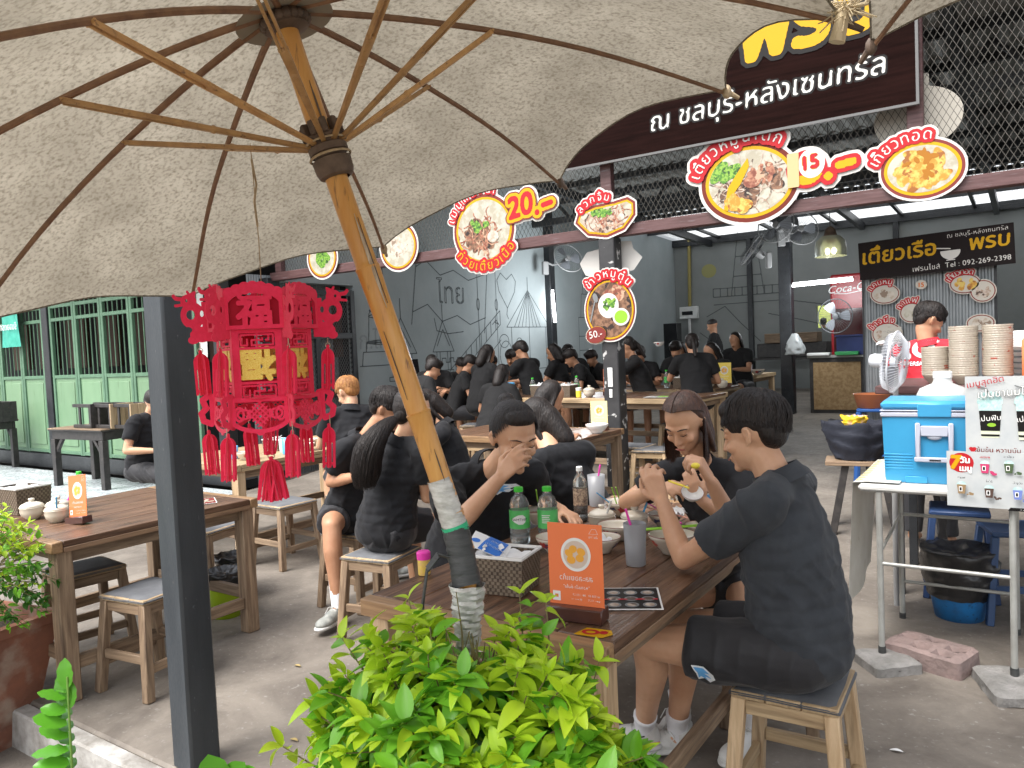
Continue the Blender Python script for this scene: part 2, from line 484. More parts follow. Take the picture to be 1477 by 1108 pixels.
b = MB(); b.box(-.196, .196, -.146, .146, -.008, .002, .002); tme = b.mesh('paving_tile'); tme.materials.append(M['tile'])
for j in range(13):
    for i in range(20):
        x = XT - .22 - i * .4 - (.2 if j % 2 else 0); y = 1.75 + j * .3
        if y < 5.5: link('paving_tile', tme, patio, (x, y, rng.uniform(-.001, .001)))
b = MB(); b.box(-40, -15.9, 1.6, 5.52, -.011, -.001); o = b.build('far_tiles', M['tile'], patio); o['kind'] = 'stuff'

# ------------------------------------------------------------------ green shop front on the left
GY = 5.74
sf = thing('shop_front', 'green folding doors with barred upper lights, left side of the patio', 'shop front', (-12, GY, 0))
def P_(b, name, m, par, smooth=False): return b.build(name, m, par, smooth, loc=tuple(-Vector(par.location)) if par.type == 'EMPTY' and par.parent is None and par.rotation_euler.z == 0 else None)
b = MB(); b.box(-24, -7.98, GY - .05, GY + .12, -.01, .2, .006); P_(b, 'base', M['black'], sf)
for i, x in enumerate([-12.42, -8.15]):
    b = MB(); b.box(x - .09, x + .09, GY - .04, GY + .1, .2, 3.2, .006); P_(b, 'post', M['black'], sf)
leaf_w = .74
xs = [-12.53 - leaf_w * (k + 1) for k in range(6)] + [-12.31 + leaf_w * k for k in range(5)] 
for x0 in xs:
    x1 = x0 + leaf_w - .012
    if x0 > -12.4: x1 = min(x1, -8.26)
    b = MB()
    for a in ((x0, x0 + .055), (x1 - .055, x1)): b.box(a[0], a[1], GY - .02, GY + .03, .21, 2.9, .005)
    for z in (.22, 1.36, 2.22, 2.42, 2.84): b.box(x0 + .055, x1 - .055, GY - .018, GY + .028, z, z + .05, .004)
    fr = P_(b, 'door_leaf', M['green_dk'], sf)
    b = MB(); b.box(x0 + .056, x1 - .056, GY, GY + .015, .27, 1.36); b.box(x0 + .12, x1 - .12, GY - .012, GY, .34, 1.3, .01)
    b.build('door_panel', M['green'], fr)
    b = MB(); nb = 5
    for k in range(1, nb):
        xx = x0 + .055 + (x1 - x0 - .11) * k / nb; b.tube([(xx, GY, 1.41), (xx, GY, 2.84)], .008, 5, False)
    b.build('bars', M['green_dk'], fr)
b = MB(); b.box(-24, -7.98, GY - .03, GY + .1, 2.92, 3.3); P_(b, 'wall', M['green_dk'], sf)
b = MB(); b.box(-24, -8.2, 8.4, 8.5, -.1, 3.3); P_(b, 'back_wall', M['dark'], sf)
b = MB()
for k in range(9): b.box(-18 + k * 1.15, -17.3 + k * 1.15, 7.6, 7.7, 1.5, 2.5, .01)
P_(b, 'shelf_cabinet', M['brownwall'], sf)
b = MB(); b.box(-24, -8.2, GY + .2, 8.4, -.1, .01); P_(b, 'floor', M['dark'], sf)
b = MB(); b.box(-24, -8.0, GY - .5, 8.6, 3.3, 3.36); P_(b, 'roof', M['roof'], sf)
th = MB()
for k in range(260):
    x = -13 + k * .0193 * 1.0; z = 2.98 + rng.uniform(-.05, .05); th.tube([(x, GY - .52, 3.33), (x + rng.uniform(-.02, .02), GY - .6 - rng.uniform(0, .05), z)], .006, 4, False)
o = P_(th, 'thatch', mat('thatch', (.33, .24, .13, 1), .9, (.2, .14, .07, 1), scale=30), sf); o['kind'] = 'stuff'

# ------------------------------------------------------------------ restaurant shell
XW, YB = -7.95, 19.7
wl = thing('left_wall', 'pale grey wall with line drawings on the left of the dining hall', 'wall', (XW, 13, 0))
b = MB(); b.box(XW - .15, XW, 7.8, YB, 0, 5.2); b.box(XW - .15, XW, 6.6, 7.8, 2.5, 5.2); P_(b, 'plaster', M['plaster'], wl)
b = MB(); b.box(XW - .06, XW + .12, 13.0, 13.2, .2, 4.4, .006); P_(b, 'steel_post', M['black'], wl)
wb = thing('back_wall', 'grey back wall with a faint lighthouse drawing at the end of the dining hall', 'wall', (0, YB, 0))
b = MB(); b.box(XW - .15, -4.34, YB, YB + .15, 0, 4.05); b.box(-4.02, 9, YB, YB + .15, 0, 4.05); b.box(-4.34, -4.02, YB, YB + .15, 0, 1.67); b.box(-4.34, -4.02, YB, YB + .15, 2.21, 4.05)
P_(b, 'plaster', M['plaster_w'], wb)
b = MB()
for x in (-5.98, -2.62, .5): b.box(x, x + .12, YB - .1, YB - .002, .2, 4.05, .005)
b.box(XW, 9, YB - .12, YB - .002, 4.0, 4.1)
P_(b, 'steel_frame', M['black'], wb)
# trees behind the small window
b = MB(); b.box(-5.5, -2, YB + 3, YB + 3.1, -.1, 4)
gl = b.build('garden_hedge', mat('hedge', (.3, .42, .06, 1), .8, (.55, .6, .2, 1), scale=3)); tag(gl, 'sunny yellow green hedge seen through the small back window', 'hedge')

rf = thing('hall_roof', 'dark metal roof with steel purlins over the dining hall', 'roof', (0, 12, 4.5))
def roof_z(y): return 4.65 - (y - 6.3) * .035
def corr(b, x0, x1, y0, y1, pitch=.19, h=.03, dz=0):
    xs = np.arange(x0, x1 + 1e-6, pitch / 4); vs = []; fs = []
    hh = [0, h, h, 0]
    for i, x in enumerate(xs):
        z = hh[i % 4]; vs += [(x, y0, roof_z(y0) + z + dz), (x, y1, roof_z(y1) + z + dz)]
    for i in range(len(xs) - 1): fs.append((2 * i, 2 * i + 1, 2 * i + 3, 2 * i + 2))
    b.add(vs, fs)
b = MB(); corr(b, XW - .2, 9, 6.2, 16.1); P_(b, 'roof_sheet', M['roof'], rf)
sk = mat('skylight_sheet', (.55, .57, .58, 1), .6); translucent(sk, .75)
for k, x in enumerate(np.arange(-8.1, 9, 1.42)):
    b = MB(); corr(b, x, x + 1.41, 16.11, 20.6, .19, .03, .0); P_(b, 'skylight', sk, rf)
b = MB()
for y in np.arange(6.9, 16.0, 1.05): b.box(XW, 9, y, y + .06, roof_z(y) - .11, roof_z(y) - .01)
P_(b, 'purlins', M['black'], rf)
b = MB()
for y in (16.02, 18.0, 19.6): b.box(XW, 9, y, y + .07, roof_z(y) - .08, roof_z(y) - .005)
for x in np.arange(-8.1 + 1.42, 9, 1.42): b.beam((x, 16.0, roof_z(16.0) - .05), (x, 19.7, roof_z(19.7) - .05), .07, .06)
P_(b, 'skylight_bars', M['black'], rf)
for x in (-6.9, -3.25, -.6, 2.6):
    b = MB(); b.beam((x, 6.3, roof_z(6.3) - .2), (x, 19.6, roof_z(19.6) - .2), .1, .16); P_(b, 'rafter', M['black'], rf)
b = MB()
for y in (9.3, 12.6): b.box(XW, 9, y, y + .1, roof_z(y) - .62, roof_z(y) - .5)
for y in (9.3, 12.6):
    for k in range(20):
        x = -7.9 + k * .8; b.beam((x, y + .05, roof_z(y) - .56), (x + .4, y + .05, roof_z(y) - .12), .05, .05); b.beam((x + .4, y + .05, roof_z(y) - .12), (x + .8, y + .05, roof_z(y) - .56), .05, .05)
P_(b, 'roof_truss', M['black'], rf)

# facade frame, posts
FY = 6.5
ff = thing('facade_frame', 'dark red wooden frame with expanded metal screen above the hall entrance', 'facade', (-3, FY, 2.5))
b = MB(); b.box(-8.05, 3.5, FY - .05, FY + .05, 2.505, 2.61, .006); P_(b, 'lower_beam', M['redwood'], ff)
b = MB(); b.box(-8.05, 3.5, FY - .05, FY + .05, 3.93, 4.03, .006); P_(b, 'upper_beam', M['redwood'], ff)
for x in (-7.9, -5.8, -3.25, -.70, 1.8):
    b = MB(); b.box(x - .055, x + .055, FY - .04, FY + .04, 2.61, 3.93, .005); P_(b, 'mullion', M['redwood'], ff)
b = MB()
x0, x1, z0, z1 = -7.95, 3.4, 2.61, 3.93; p = .048; sl = 1.75; w = .0021
def strand(sgn, off):
    # a strand z = z0 + sgn*sl*(x-off), clipped to the panel
    if sgn > 0: xa, xb = off, off + (z1 - z0) / sl; za, zb = z0, z1
    else: xa, xb = off, off + (z1 - z0) / sl; za, zb = z1, z0
    if xb < x0 or xa > x1: return
    if xa < x0: za += (zb - za) * (x0 - xa) / (xb - xa); xa = x0
    if xb > x1: zb += (za - zb) * (xb - x1) / (xb - xa); xb = x1
    y = FY + .012 + sgn * .0025; dz = w * 1.9
    b.add([(xa, y, za - dz), (xb, y, zb - dz), (xb, y, zb + dz), (xa, y, za + dz), (xa, y + .002, za), (xb, y + .002, zb)], [(0, 1, 2, 3)])
o_ = x0 - (z1 - z0) / sl
while o_ < x1: strand(1, o_); strand(-1, o_); o_ += p
o = P_(b, 'expanded_metal', M['wire'], ff); o['kind'] = 'stuff'

pc = thing('steel_post', 'black square post with peeling paint standing in the middle under the hall beam', 'post', (-3.25, FY, 0))
b = MB(); b.box(-.08, .08, -.08, .08, .0, 2.504, .008); b.build('shaft', M['peel'], pc, False)
b = MB(); b.box(-.03, .02, -.087, -.081, 1.12, 1.3, .002); b.box(-.02, .012, -.087, -.081, 1.02, 1.1, .002); b.build('torn_paper', M['white'], pc)
b = MB(); b.box(-.1, .1, -.1, .1, -.01, 2.55, .01)
o = b.build('steel_post', M['black'], None, False, (-8.12, FY - .02, 0)); tag(o, 'black post at the left end of the hall beam behind the red lantern', 'post')
b = MB(); b.box(-.1, .1, -.1, .1, .2, 4.2, .01)
o = b.build('steel_post', M['black'], None, False, (-3.42, 13.35, 0)); tag(o, 'black post inside the hall left of the plywood counter', 'post')
# near pillar
pl = thing('steel_pillar', 'large dark grey square pillar in the left foreground at the terrace edge', 'pillar', (-2.645, 1.645, 0))
b = MB(); b.box(-.06, .065, -.06, .065, 0, 3.5, .01); b.build('shaft', M['pillar'], pl)
b = MB()
for (z, s_) in ((1.15, .009), (.62, .007), (1.62, .006)): b.sphere((.066, -.01, z), s_, 8, 6, (.25, .6, 1))
b.build('paint_drips', M['pillar'], pl)

# framed mesh door on the hall's left side
md = thing('mesh_door', 'black framed metal mesh door behind the red lantern at the hall side', 'door', (XW + .05, 7.1, 0))
b = MB()
for y in (6.56, 7.0, 7.66): b.box(XW + .02, XW + .08, y, y + .08, .1, 2.42, .005)
for z in (.1, .95, 1.75, 2.34): b.box(XW + .021, XW + .079, 6.64, 7.66, z, z + .08, .004)
P_(b, 'frame', M['black'], md)
b = MB(); o_ = 6.64 - 1.4
while o_ < 7.66:
    for sg in (1, -1):
        ya, yb = o_, o_ + 1.4; za, zb = (.2, 2.3) if sg > 0 else (2.3, .2)
        if ya < 6.64: za += (zb - za) * (6.64 - ya) / 1.4; ya = 6.64
        if yb > 7.66: zb += (za - zb) * (yb - 7.66) / (yb - ya); yb = 7.66
        if yb > ya: b.beam((XW + .05 + sg * .002, ya, za), (XW + .05 + sg * .002, yb, zb), .003, .007, up=(1, 0, 0))
    o_ += .045
o = P_(b, 'wire_mesh', M['wire_dk'], md); o['kind'] = 'stuff'
b = MB()
ys = np.arange(6.2, 7.7, .02)
b.add([(XW - .25 + (.012 if i % 2 else 0), y, z) for i, y in enumerate(ys) for z in (-.1, 2.6)], [(2 * i, 2 * i + 1, 2 * i + 3, 2 * i + 2) for i in range(len(ys) - 1)])
o = b.build('corrugated_fence', M['corr'], None, False); tag(o, 'grey corrugated metal sheet behind the mesh door beside the hall', 'fence')
# ------------------------------------------------------------------ big cloth parasol on a leaning bamboo pole
cloth = mat('parasol_cloth', (.37, .335, .27, 1), .95, (.235, .21, .165, 1), scale=5, detail=12, lo=.3, hi=.7, bump=.0015, bscale=150, col3=(.12, .098, .07, 1), scale3=95, lo3=.46, hi3=.8)
translucent(cloth, .42)
bam = mat('bamboo', (.58, .26, .05, 1), .32, (.68, .36, .10, 1), scale=2.2, stretch=(20, 20, 2.2), detail=7, lo=.3, hi=.7, bump=.0008, bscale=8, col3=(.2, .09, .035, 1), scale3=4.5, lo3=.62, hi3=.74, coat=.25)
bam_dk = mat('bamboo_rib', (.17, .085, .045, 1), .5, (.27, .145, .075, 1), scale=3, stretch=(9, 9, 9), var=.12, bump=.0006)
bam_md = mat('bamboo_strut', (.4, .22, .09, 1), .42, (.55, .32, .13, 1), scale=3, stretch=(9, 9, 9), var=.2, bump=.0006, col3=(.17, .09, .05, 1), scale3=9, lo3=.6, hi3=.75)
dkwood = mat('hub_wood', (.07, .045, .03, 1), .6, (.15, .1, .07, 1), scale=20, bump=.001)
rope = mat('rope', (.5, .38, .24, 1), .85, (.3, .22, .13, 1), scale=60, bump=.001)
tapeb = mat('rubber_tape', (.03, .032, .032, 1), .55, (.055, .057, .056, 1), scale=14, stretch=(1, 1, 6), bump=.002, bscale=30)
plast = mat('clear_film', (.38, .37, .34, 1), .2, (.66, .65, .62, 1), scale=24, stretch=(1, 1, 2.5), bump=.004, bscale=34, spec=.8)
tapeg = mat('green_tape', (.02, .42, .2, 1), .4)

def parasol(root, A, apex, ax, ph, R0, rj, dj, a_, b_, N, sag, pole=True, colr=.33, bend=False):
    A, apex, ax = Vector(A), Vector(apex), Vector(ax).normalized()
    e1 = ax.cross(Vector((0, 1, 0))).normalized(); e2 = ax.cross(e1)
    loc = root.location
    def pt(r, th, extra=0.0):
        kk = ((th - ph) / (-2 * PI / N)) % N; wv = max(0, 1 - abs(kk - 7)) if bend else 0
        d = e1 * math.cos(th) + e2 * math.sin(th)
        return apex + d * r - ax * (a_ * r + b_ * r * r + extra) - loc + Vector((-.03, 0, -.105)) * wv * (r / R0) ** 2
    st = -2 * PI / N
    # canopy: nu around, nv out
    b = MB(); nseg = 12; nr = 22
    vs = []; 
    for k in range(N * nseg):
        f = (k % nseg) / nseg; th = ph + st * k / nseg
        ff_ = math.cos(PI / N) / math.cos((f - .5) * 2 * PI / N)   # straight chord between two rib tips
        sc = ff_ * (1 - (sag if not bend else {2: .008, 3: .015, 4: .035, 5: .055, 6: .05}.get(k // nseg, .05)) * math.sin(PI * f) ** .8)
        for j in range(nr + 1):
            t = j / nr; r = .015 + (R0 - .015) * t
            rr = r * (1 + (sc - 1) * t * t)
            ex = -.020 * math.sin(PI * f) * t * (1.15 - t) + .003 * math.sin(31 * t + k) * t
            vs.append(pt(rr, th, ex - .004))
    n = N * nseg
    fs = [(k * (nr + 1) + j, ((k + 1) % n) * (nr + 1) + j, ((k + 1) % n) * (nr + 1) + j + 1, k * (nr + 1) + j + 1) for k in range(n) for j in range(nr)]
    b.add(vs, fs); b.build('canopy', cloth, root, 'all')
    b = MB(); b.tube([Vector(vs[k * (nr + 1) + nr]) for k in range(n)], .0028, 5, False, True); b.build('hem', cloth, root)
    # inner cap under the apex
    b = MB(); 
    for k in range(24):
        pass
    prof = [pt(.115 * q, 2 * PI * k / 24, .012) for q in (.05, .5, 1) for k in range(24)]
    b.add(prof, [(i * 24 + k, i * 24 + (k + 1) % 24, (i + 1) * 24 + (k + 1) % 24, (i + 1) * 24 + k) for i in range(2) for k in range(24)])
    b.build('inner_cap', mat('cap_cloth', (.26, .225, .17, 1), .9), root)
    col = apex - ax * colr
    for k in range(N):
        th = ph + st * k; d = e1 * math.cos(th) + e2 * math.sin(th); tg = ax.cross(d)
        b = MB(); pts = [pt(.05 + (R0 - .035) * t, th + .004 * math.sin(9 * t + k), .008) for t in np.linspace(0, 1, 14)]
        b.tube(pts, [.009 - .0035 * t for t in np.linspace(0, 1, 14)], 8); rb = b.build('rib', bam_dk, root)
        b = MB(); tip = pt(R0, th, .004); b.sphere(tip, .014, 8, 6, (1, 1, 1.5)); b.tube([tip, pt(R0 + .035, th, .01)], [.009, .006], 8)
        b.build('rib_tip', dkwood if k % 2 else rope, rb)
        # strut: a split bamboo lath, two slats near the rib joined by a pin
        j_ = apex + d * rj - ax * (dj + .012) - loc; c_ = col + d * .035 - loc; u = (j_ - c_)
        b = MB()
        m_ = c_ + u * .55
        w_ = .010
        b.beam(c_, m_, .011, .011, .002, up=ax, w2=.020, h2=.012)
        for s_ in (-1, 1): b.beam(m_ - u * .03 + tg * s_ * .0062, j_ + tg * s_ * .0062, .0062, .012, .0015, up=ax)
        b.tube([j_ - tg * .014, j_ + tg * .014], .003, 6); b.tube([m_ - tg * .011, m_ + tg * .011], .004, 6)
        b.sphere(c_ + u * .42, .0095, 8, 6)
        b.build('strut', bam_md, root)
    T = Matrix.Translation(col - loc) @ ax.to_track_quat('Z', 'Y').to_matrix().to_4x4() @ Matrix.Diagonal((1.25, 1.25, 1.3, 1))
    b = MB(); b.lathe([(.024, -.062), (.032, -.058), (.036, -.048), (.037, -.028), (.030, -.024), (.030, -.02), (.037, -.016), (.037, -.004), (.031, 0), (.031, .004), (.036, .008), (.035, .016), (.024, .018)], 24, T)
    for k in range(N):
        th = ph + st * (k + .5); d = Vector((math.cos(-th), math.sin(-th), 0))
        b.box(-.006, .006, .024, .04, .014, .04, .002, T @ Matrix.Rotation(2 * PI * k / N, 4, 'Z'))
    b.build('collar', dkwood, root)
    b = MB(); b.tube([T @ Vector((.0385 * math.cos(a), .0385 * math.sin(a), -.022)) for a in np.linspace(0, 2 * PI, 24)[:-1]], .003, 5, False, True)
    b.tube([T @ Vector((.0385 * math.cos(a), .0385 * math.sin(a), .004)) for a in np.linspace(0, 2 * PI, 24)[:-1]], .0025, 5, False, True)
    b.build('binding', rope, root)
    T2 = Matrix.Translation(apex - loc) @ ax.to_track_quat('Z', 'Y').to_matrix().to_4x4()
    b = MB(); b.lathe([(.02, -.06), (.05, -.05), (.05, -.02), (.03, -.01), (.001, .05)], 20, T2)
    for k in range(N * 2): b.sphere(T2 @ Vector((.05 * math.cos(PI * k / N), .05 * math.sin(PI * k / N), -.035)), .012, 8, 6)
    b.build('top_hub', dkwood, root)
    return col, T

UA = Vector((-1.1619, 1.4263, 1.1259)); UAP = Vector((-1.4374, 1.2267, 2.3398)); UAX = Vector((-.21854, -.15831, .9629))
um = thing('bamboo_parasol', 'big weathered beige cloth parasol on a leaning bamboo pole spread over the foreground', 'parasol', (-1.125, 1.40, -.18))
ucol, uT = parasol(um, UA, UAP, UAX, 1.596, 1.18, .506, .119, .1545, .159, 10, .072, bend=True)
loc = um.location
# bamboo pole in swelling segments with nodes and splits
b = MB(); L0 = UA - UAX * .085; L1 = UAP
d = (L1 - L0); Ln = d.length; d.normalize()
nodes = [0.0, .10, .355, .72, 1.0, Ln]
pts = []; rs = []
rad = lambda s: .0275 - .001 * s / Ln
for i in range(len(nodes) - 1):
    a, c_ = nodes[i], nodes[i + 1]
    for t, k in ((0, 1.0), (.03, .97), (.2, .98), (.5, .985), (.8, 1.0), (.97, 1.07), (.985, 1.13)):
        s = a + (c_ - a) * t; wob = Vector((math.sin(s * 4) * .003, math.cos(s * 3) * .003, 0)); pts.append(L0 + d * s + wob - loc); rs.append(rad(s) * k)
b.tube(pts, rs, 20); pole = b.build('pole', bam, um)
white_split = mat('split_wood', (.6, .5, .38, 1), .8, (.3, .2, .12, 1), scale=60, stretch=(1, 1, .1))
view = (Vector((0, 0, CH)) - (UA + UAX * .5)); side = (view - UAX * view.dot(UAX)).normalized(); rr_ = UAX.cross(side)
for (s0, s1, ang, wd, mm) in ((.55, .78, .42, .0045, white_split), (.56, .77, .62, .0018, dkwood), (.33, .5, -.5, .0012, dkwood), (.12, .2, .3, .0015, dkwood), (.985, 1.1, .5, .0025, dkwood)):
    b = MB(); n_ = 14; vs = []
    for i in range(n_ + 1):
        s = s0 + (s1 - s0) * i / n_; wv = wd * math.sin(PI * i / n_) + .0003
        for q in (-1, 0, 1):
            an = ang + q * wv / .027; p = L0 + UAX * (s + .06) + (side * math.cos(an) + rr_ * math.sin(an)) * (rad(s) * 1.0 + .0012 + .002 * (q == 0)) + Vector((math.sin((s + .06) * 4) * .003, math.cos((s + .06) * 3) * .003, 0)) - loc
            vs.append(p)
    b.add(vs, [(i * 3 + q, i * 3 + q + 1, i * 3 + q + 4, i * 3 + q + 3) for i in range(n_) for q in (0, 1)])
    b.build('split', mm, pole)
# lower splint: nearly upright stub pole, black rubber tape, clear film
J = UA - UAX * .075
base = Vector((-1.125, 1.40, -.18))
b = MB(); b.tube([base - loc, Vector((-1.118, 1.41, .62)) - loc, Vector((-1.116, 1.415, .98)) - loc], [.024, .0225, .022], 18); b.build('stub_pole', bam, um)
rag = lambda c0, c1, r0, r1, nm, m_, jit, n_=26, nn=18: None
def wrap(c0, c1, r0, r1, nm, m_, jit, n_=16, nn=22, par=um):
    c0, c1 = Vector(c0), Vector(c1); dd = (c1 - c0).normalized(); aa = dd.cross(Vector((1, 0, 0))).normalized(); bb = dd.cross(aa); vs = []
    for i in range(n_ + 1):
        t = i / n_
        for k in range(nn):
            an = 2 * PI * k / nn; r = (r0 + (r1 - r0) * t) * (1 + jit * (noise.noise(Vector((math.cos(an) * 2 + 7 * jit, math.sin(an) * 2, t * 9))) + .35 * math.sin(t * 60 + an * 2)))
            vs.append(c0 + (c1 - c0) * t + (aa * math.cos(an) + bb * math.sin(an)) * r - loc)
    b = MB(); b.add(vs, [(i * nn + k, i * nn + (k + 1) % nn, (i + 1) * nn + (k + 1) % nn, (i + 1) * nn + k) for i in range(n_) for k in range(nn)])
    b.add([c0 - loc, c1 - loc], []); return b.build(nm, m_, par)
wrap(J + UAX * .055, UA + UAX * .10, .0305, .029, 'clear_film', plast, .05)
wrap(J + UAX * .04, J + UAX * .058, .032, .032, 'green_tape', tapeg, .03)
wrap((-1.113, 1.412, .97), J + UAX * .045, .034, .032, 'rubber_tape', tapeb, .08, 22)
wrap((-1.116, 1.405, .815), (-1.113, 1.412, .975), .027, .041, 'clear_film', plast, .22, 24, 26)
b = MB(); q = [(-1.15, 1.40, 1.035), (-1.175, 1.385, 1.045), (-1.20, 1.37, 1.01), (-1.21, 1.36, .93), (-1.215, 1.36, .83)]
for s_ in range(len(q) - 1): b.beam(Vector(q[s_]) - loc, Vector(q[s_ + 1]) - loc, .022, .004, .001, up=(.6, .7, .3))
b.build('loose_strap', tapeb, um)
# thin cord tied on a strut (carries the lantern)

u2 = thing('cloth_parasol', 'second beige parasol seen only as a corner of cloth at the upper right', 'parasol', (.72, 1.3, -.18))
parasol(u2, (.68, 1.3, 1.0), (.68, 1.33, 2.69), (0.0, 0.03, 1), .16, 1.22, .5, .13, .17, .17, 8, .10)
b = MB(); b.tube([Vector((.72, 1.3, -.18)) - u2.location, Vector((.68, 1.33, 2.67)) - u2.location], .022, 14); b.build('pole', bam, u2)
# ------------------------------------------------------------------ tables and stools
def table(label, cx, cy, z, sx, sy, rz=0.0, group=None, top='tW_Y', edge='tE_Y', leg='leg', nplank=6, th=.03, apr=.08, legw=.075, edge_board=True, stretcher=True, zb=0.0, cross='X', long='Y'):
    """planks run along local Y"""
    t = thing('wooden_table', label, 'table', (cx, cy, zb), rz, group); h = z - zb
    w = sx / nplank
    ex = .05 if edge_board else 0
    for k in range(nplank):
        b = MB(); x0 = -sx / 2 + k * w; g = .0022; dz = rng.uniform(-.0012, .0012)
        b.box(x0 + g, x0 + w - g, -sy / 2 + ex + .002, sy / 2 - ex - .002, h - th + dz, h + dz, .003); b.build('plank', M[top], t)
    if edge_board:
        for s in (-1, 1):
            b = MB(); y = s * (sy / 2 - ex / 2); b.box(-sx / 2, sx / 2, y - ex / 2, y + ex / 2, h - th - .022, h - .001, .004); b.build('edge_board', M[cross if cross in M else 'tW_X'], t)
    for s in (-1, 1):
        b = MB(); x = s * (sx / 2 - .0125); b.box(x - .012 * 1, x + .012, -sy / 2 + ex + .002, sy / 2 - ex - .002, h - th - .024, h - th - .0015 if False else h - th - .001, .002); b.build('edge_rail', M[edge], t)
    i = .06
    for s in (-1, 1):
        b = MB(); b.box(s * (sx / 2 - i) - .0125, s * (sx / 2 - i) + .0125, -sy / 2 + .1, sy / 2 - .1, h - th - apr - .002, h - th - .002, .002); b.build('apron', M['legY'], t)
        b = MB(); y = s * (sy / 2 - i - .03); b.box(-sx / 2 + .08, sx / 2 - .08, y - .0125, y + .0125, h - th - apr - .002, h - th - .026, .002); b.build('apron', M['legX'], t)
    for a in (-1, 1):
        for c in (-1, 1):
            b = MB(); b.beam((a * (sx / 2 - .055), c * (sy / 2 - .06), 0), (a * (sx / 2 - .055), c * (sy / 2 - .06), h - th - .003), legw, legw, .005, up=(0, 1, 0)); b.build('leg', M[leg], t)
    if stretcher:
        for s in (-1, 1):
            b = MB(); b.beam((s * (sx / 2 - .055), -sy / 2 + .1, .17), (s * (sx / 2 - .055), sy / 2 - .1, .17), .035, .06, .003); b.build('stretcher', M['legY'], t)
            b = MB(); b.beam((-sx / 2 + .095, s * (sy / 2 - .06), .215), (sx / 2 - .095, s * (sy / 2 - .06), .215), .035, .06, .003); b.build('stretcher', M['legX'], t)
    return t

def stool(label, cx, cy, rz=0.0, zb=0.0, size=.3, h=.46, group=None, leg='leg', pad=True, splay=.035, seat='lt_Y'):
    t = thing('wooden_stool', label, 'stool', (cx, cy, zb), rz, group); s = size / 2
    if seat == 'black': leg, sm, r1, r2 = 'blackwood', 'blackwood', 'blackwood', 'blackwood'
    else: sm, r1, r2 = seat, 'legX', 'legY'
    if leg == 'leg_lt': r1, r2 = 'lt_X', 'lt_Y'
    for k in range(3):
        b = MB(); w = size / 3; b.box(-s + k * w + .001, -s + (k + 1) * w - .001, -s, s, h - .026, h - .002, .003); b.build('seat_plank', M[sm], t)
    if pad:
        b = MB(); nn = 10
        def f(u, v):
            x = (u - .5) * size * 1.03; y = (v - .5) * size * 1.03
            e = max(abs(u - .5), abs(v - .5)) * 2
            return (x, y, h + .006 + .003 * noise.noise(Vector((x * 9 + cx, y * 9, cy))) - (.016 * max(0, e - .85) / .15))
        b.grid(f, nn, nn); b.grid(lambda u, v: (lambda p: (p[0], p[1], p[2] - .006))(f(u, 1 - v)), nn, nn); b.build('seat_pad', M['pad'], t)
    zt = h - .027
    def lp(a, c, z): 
        q = .86 + (1 - z / zt) * splay / s; return Vector((a * s * q, c * s * q, z))
    for a in (-1, 1):
        for c in (-1, 1):
            b = MB(); b.beam(lp(a, c, 0), lp(a, c, zt), .042, .042, .004, up=(0, 1, 0)); b.build('leg', M[leg], t)
    for z, hh in ((zt - .025, .045), (.14, .04)):
        for sg in (-1, 1):
            b = MB(); b.beam(lp(sg, -1, z) + Vector((0, .022, 0)), lp(sg, 1, z) - Vector((0, .022, 0)), .02, hh, .002); b.build('rail', M[r2], t)
            z2 = z + (0.0 if z > .2 else .045)
            b = MB(); b.beam(lp(-1, sg, z2) + Vector((.022, 0, 0)), lp(1, sg, z2) - Vector((.022, 0, 0)), .02, hh, .002); b.build('rail', M[r1], t)
    return t

M['X'] = M['tW_X']
# foreground table
ft = table('dark wooden table in front crowded with bowls and bottles, beside the bush', -1.35, 2.61, .75, .88, 1.80, 0, top='tW_Y', edge='tE_Y', cross='X', leg='leg_lt', nplank=5, th=.034)
# left table with sugar pots
lt = table('long brown wooden table at the left edge holding three cream pots', -4.12, 2.17, .75, 1.02, 1.10, 0, leg='leg', nplank=5, cross='tE_X' if False else 'X')
# table behind the lantern
lnt = table('pale wooden table behind the red lantern with bowls and a blue cup', -5.35, 4.35, .75, 1.0, 1.75, 0, top='lt_Y', edge='lt_Y', leg='leg_lt', nplank=5, cross='lt_X', th=.03)
# table in front of the steel post
tb = table('dark table end in front of the peeling black post holding a white bowl', -3.75, 5.72, .77, 1.5, .86, 0, top='tW_Y', edge='tE_Y', nplank=8, cross='X')
# hall tables
gh = 'wooden tables in the dining hall'
h1 = table('long hall table with two brown tissue boxes and an orange menu card', -3.95, 7.45, .97, 2.6, .95, R(-4), top='tW_Y', edge='lt_Y', leg='leg_lt', nplank=12, cross='lt_X', zb=.1, group=gh)
h2 = table('long hall table right behind the one with the orange menu card', -4.15, 8.95, .95, 2.35, .9, R(-2), top='tW_Y', edge='lt_Y', leg='leg_lt', nplank=11, cross='lt_X', zb=.2, group=gh)
h3 = table('far hall table with bowls and drink cups in front of the girl facing us', -4.1, 12.0, .95, 1.35, 1.1, R(-3), top='lt_Y', edge='lt_Y', leg='leg_lt', nplank=7, cross='lt_X', zb=.2, group=gh)
h4 = table('hall table near the wall drawings with a green water bottle', -7.25, 8.45, .95, .95, 1.1, R(6), top='tW_Y', edge='lt_Y', leg='leg_lt', nplank=5, cross='lt_X', zb=.2, group=gh)
h5 = table('hall table between the two groups of diners under the wall drawings', -5.95, 8.3, .95, 1.1, 1.0, R(2), top='tW_Y', edge='lt_Y', leg='leg_lt', nplank=6, cross='lt_X', zb=.2, group=gh)
h6 = table('narrow wooden counter along the wall under the drawings', -7.6, 10.6, 1.0, .5, 2.4, 0, top='tW_Y', edge='lt_Y', leg='leg_lt', nplank=3, cross='lt_X', zb=.2, group=gh)

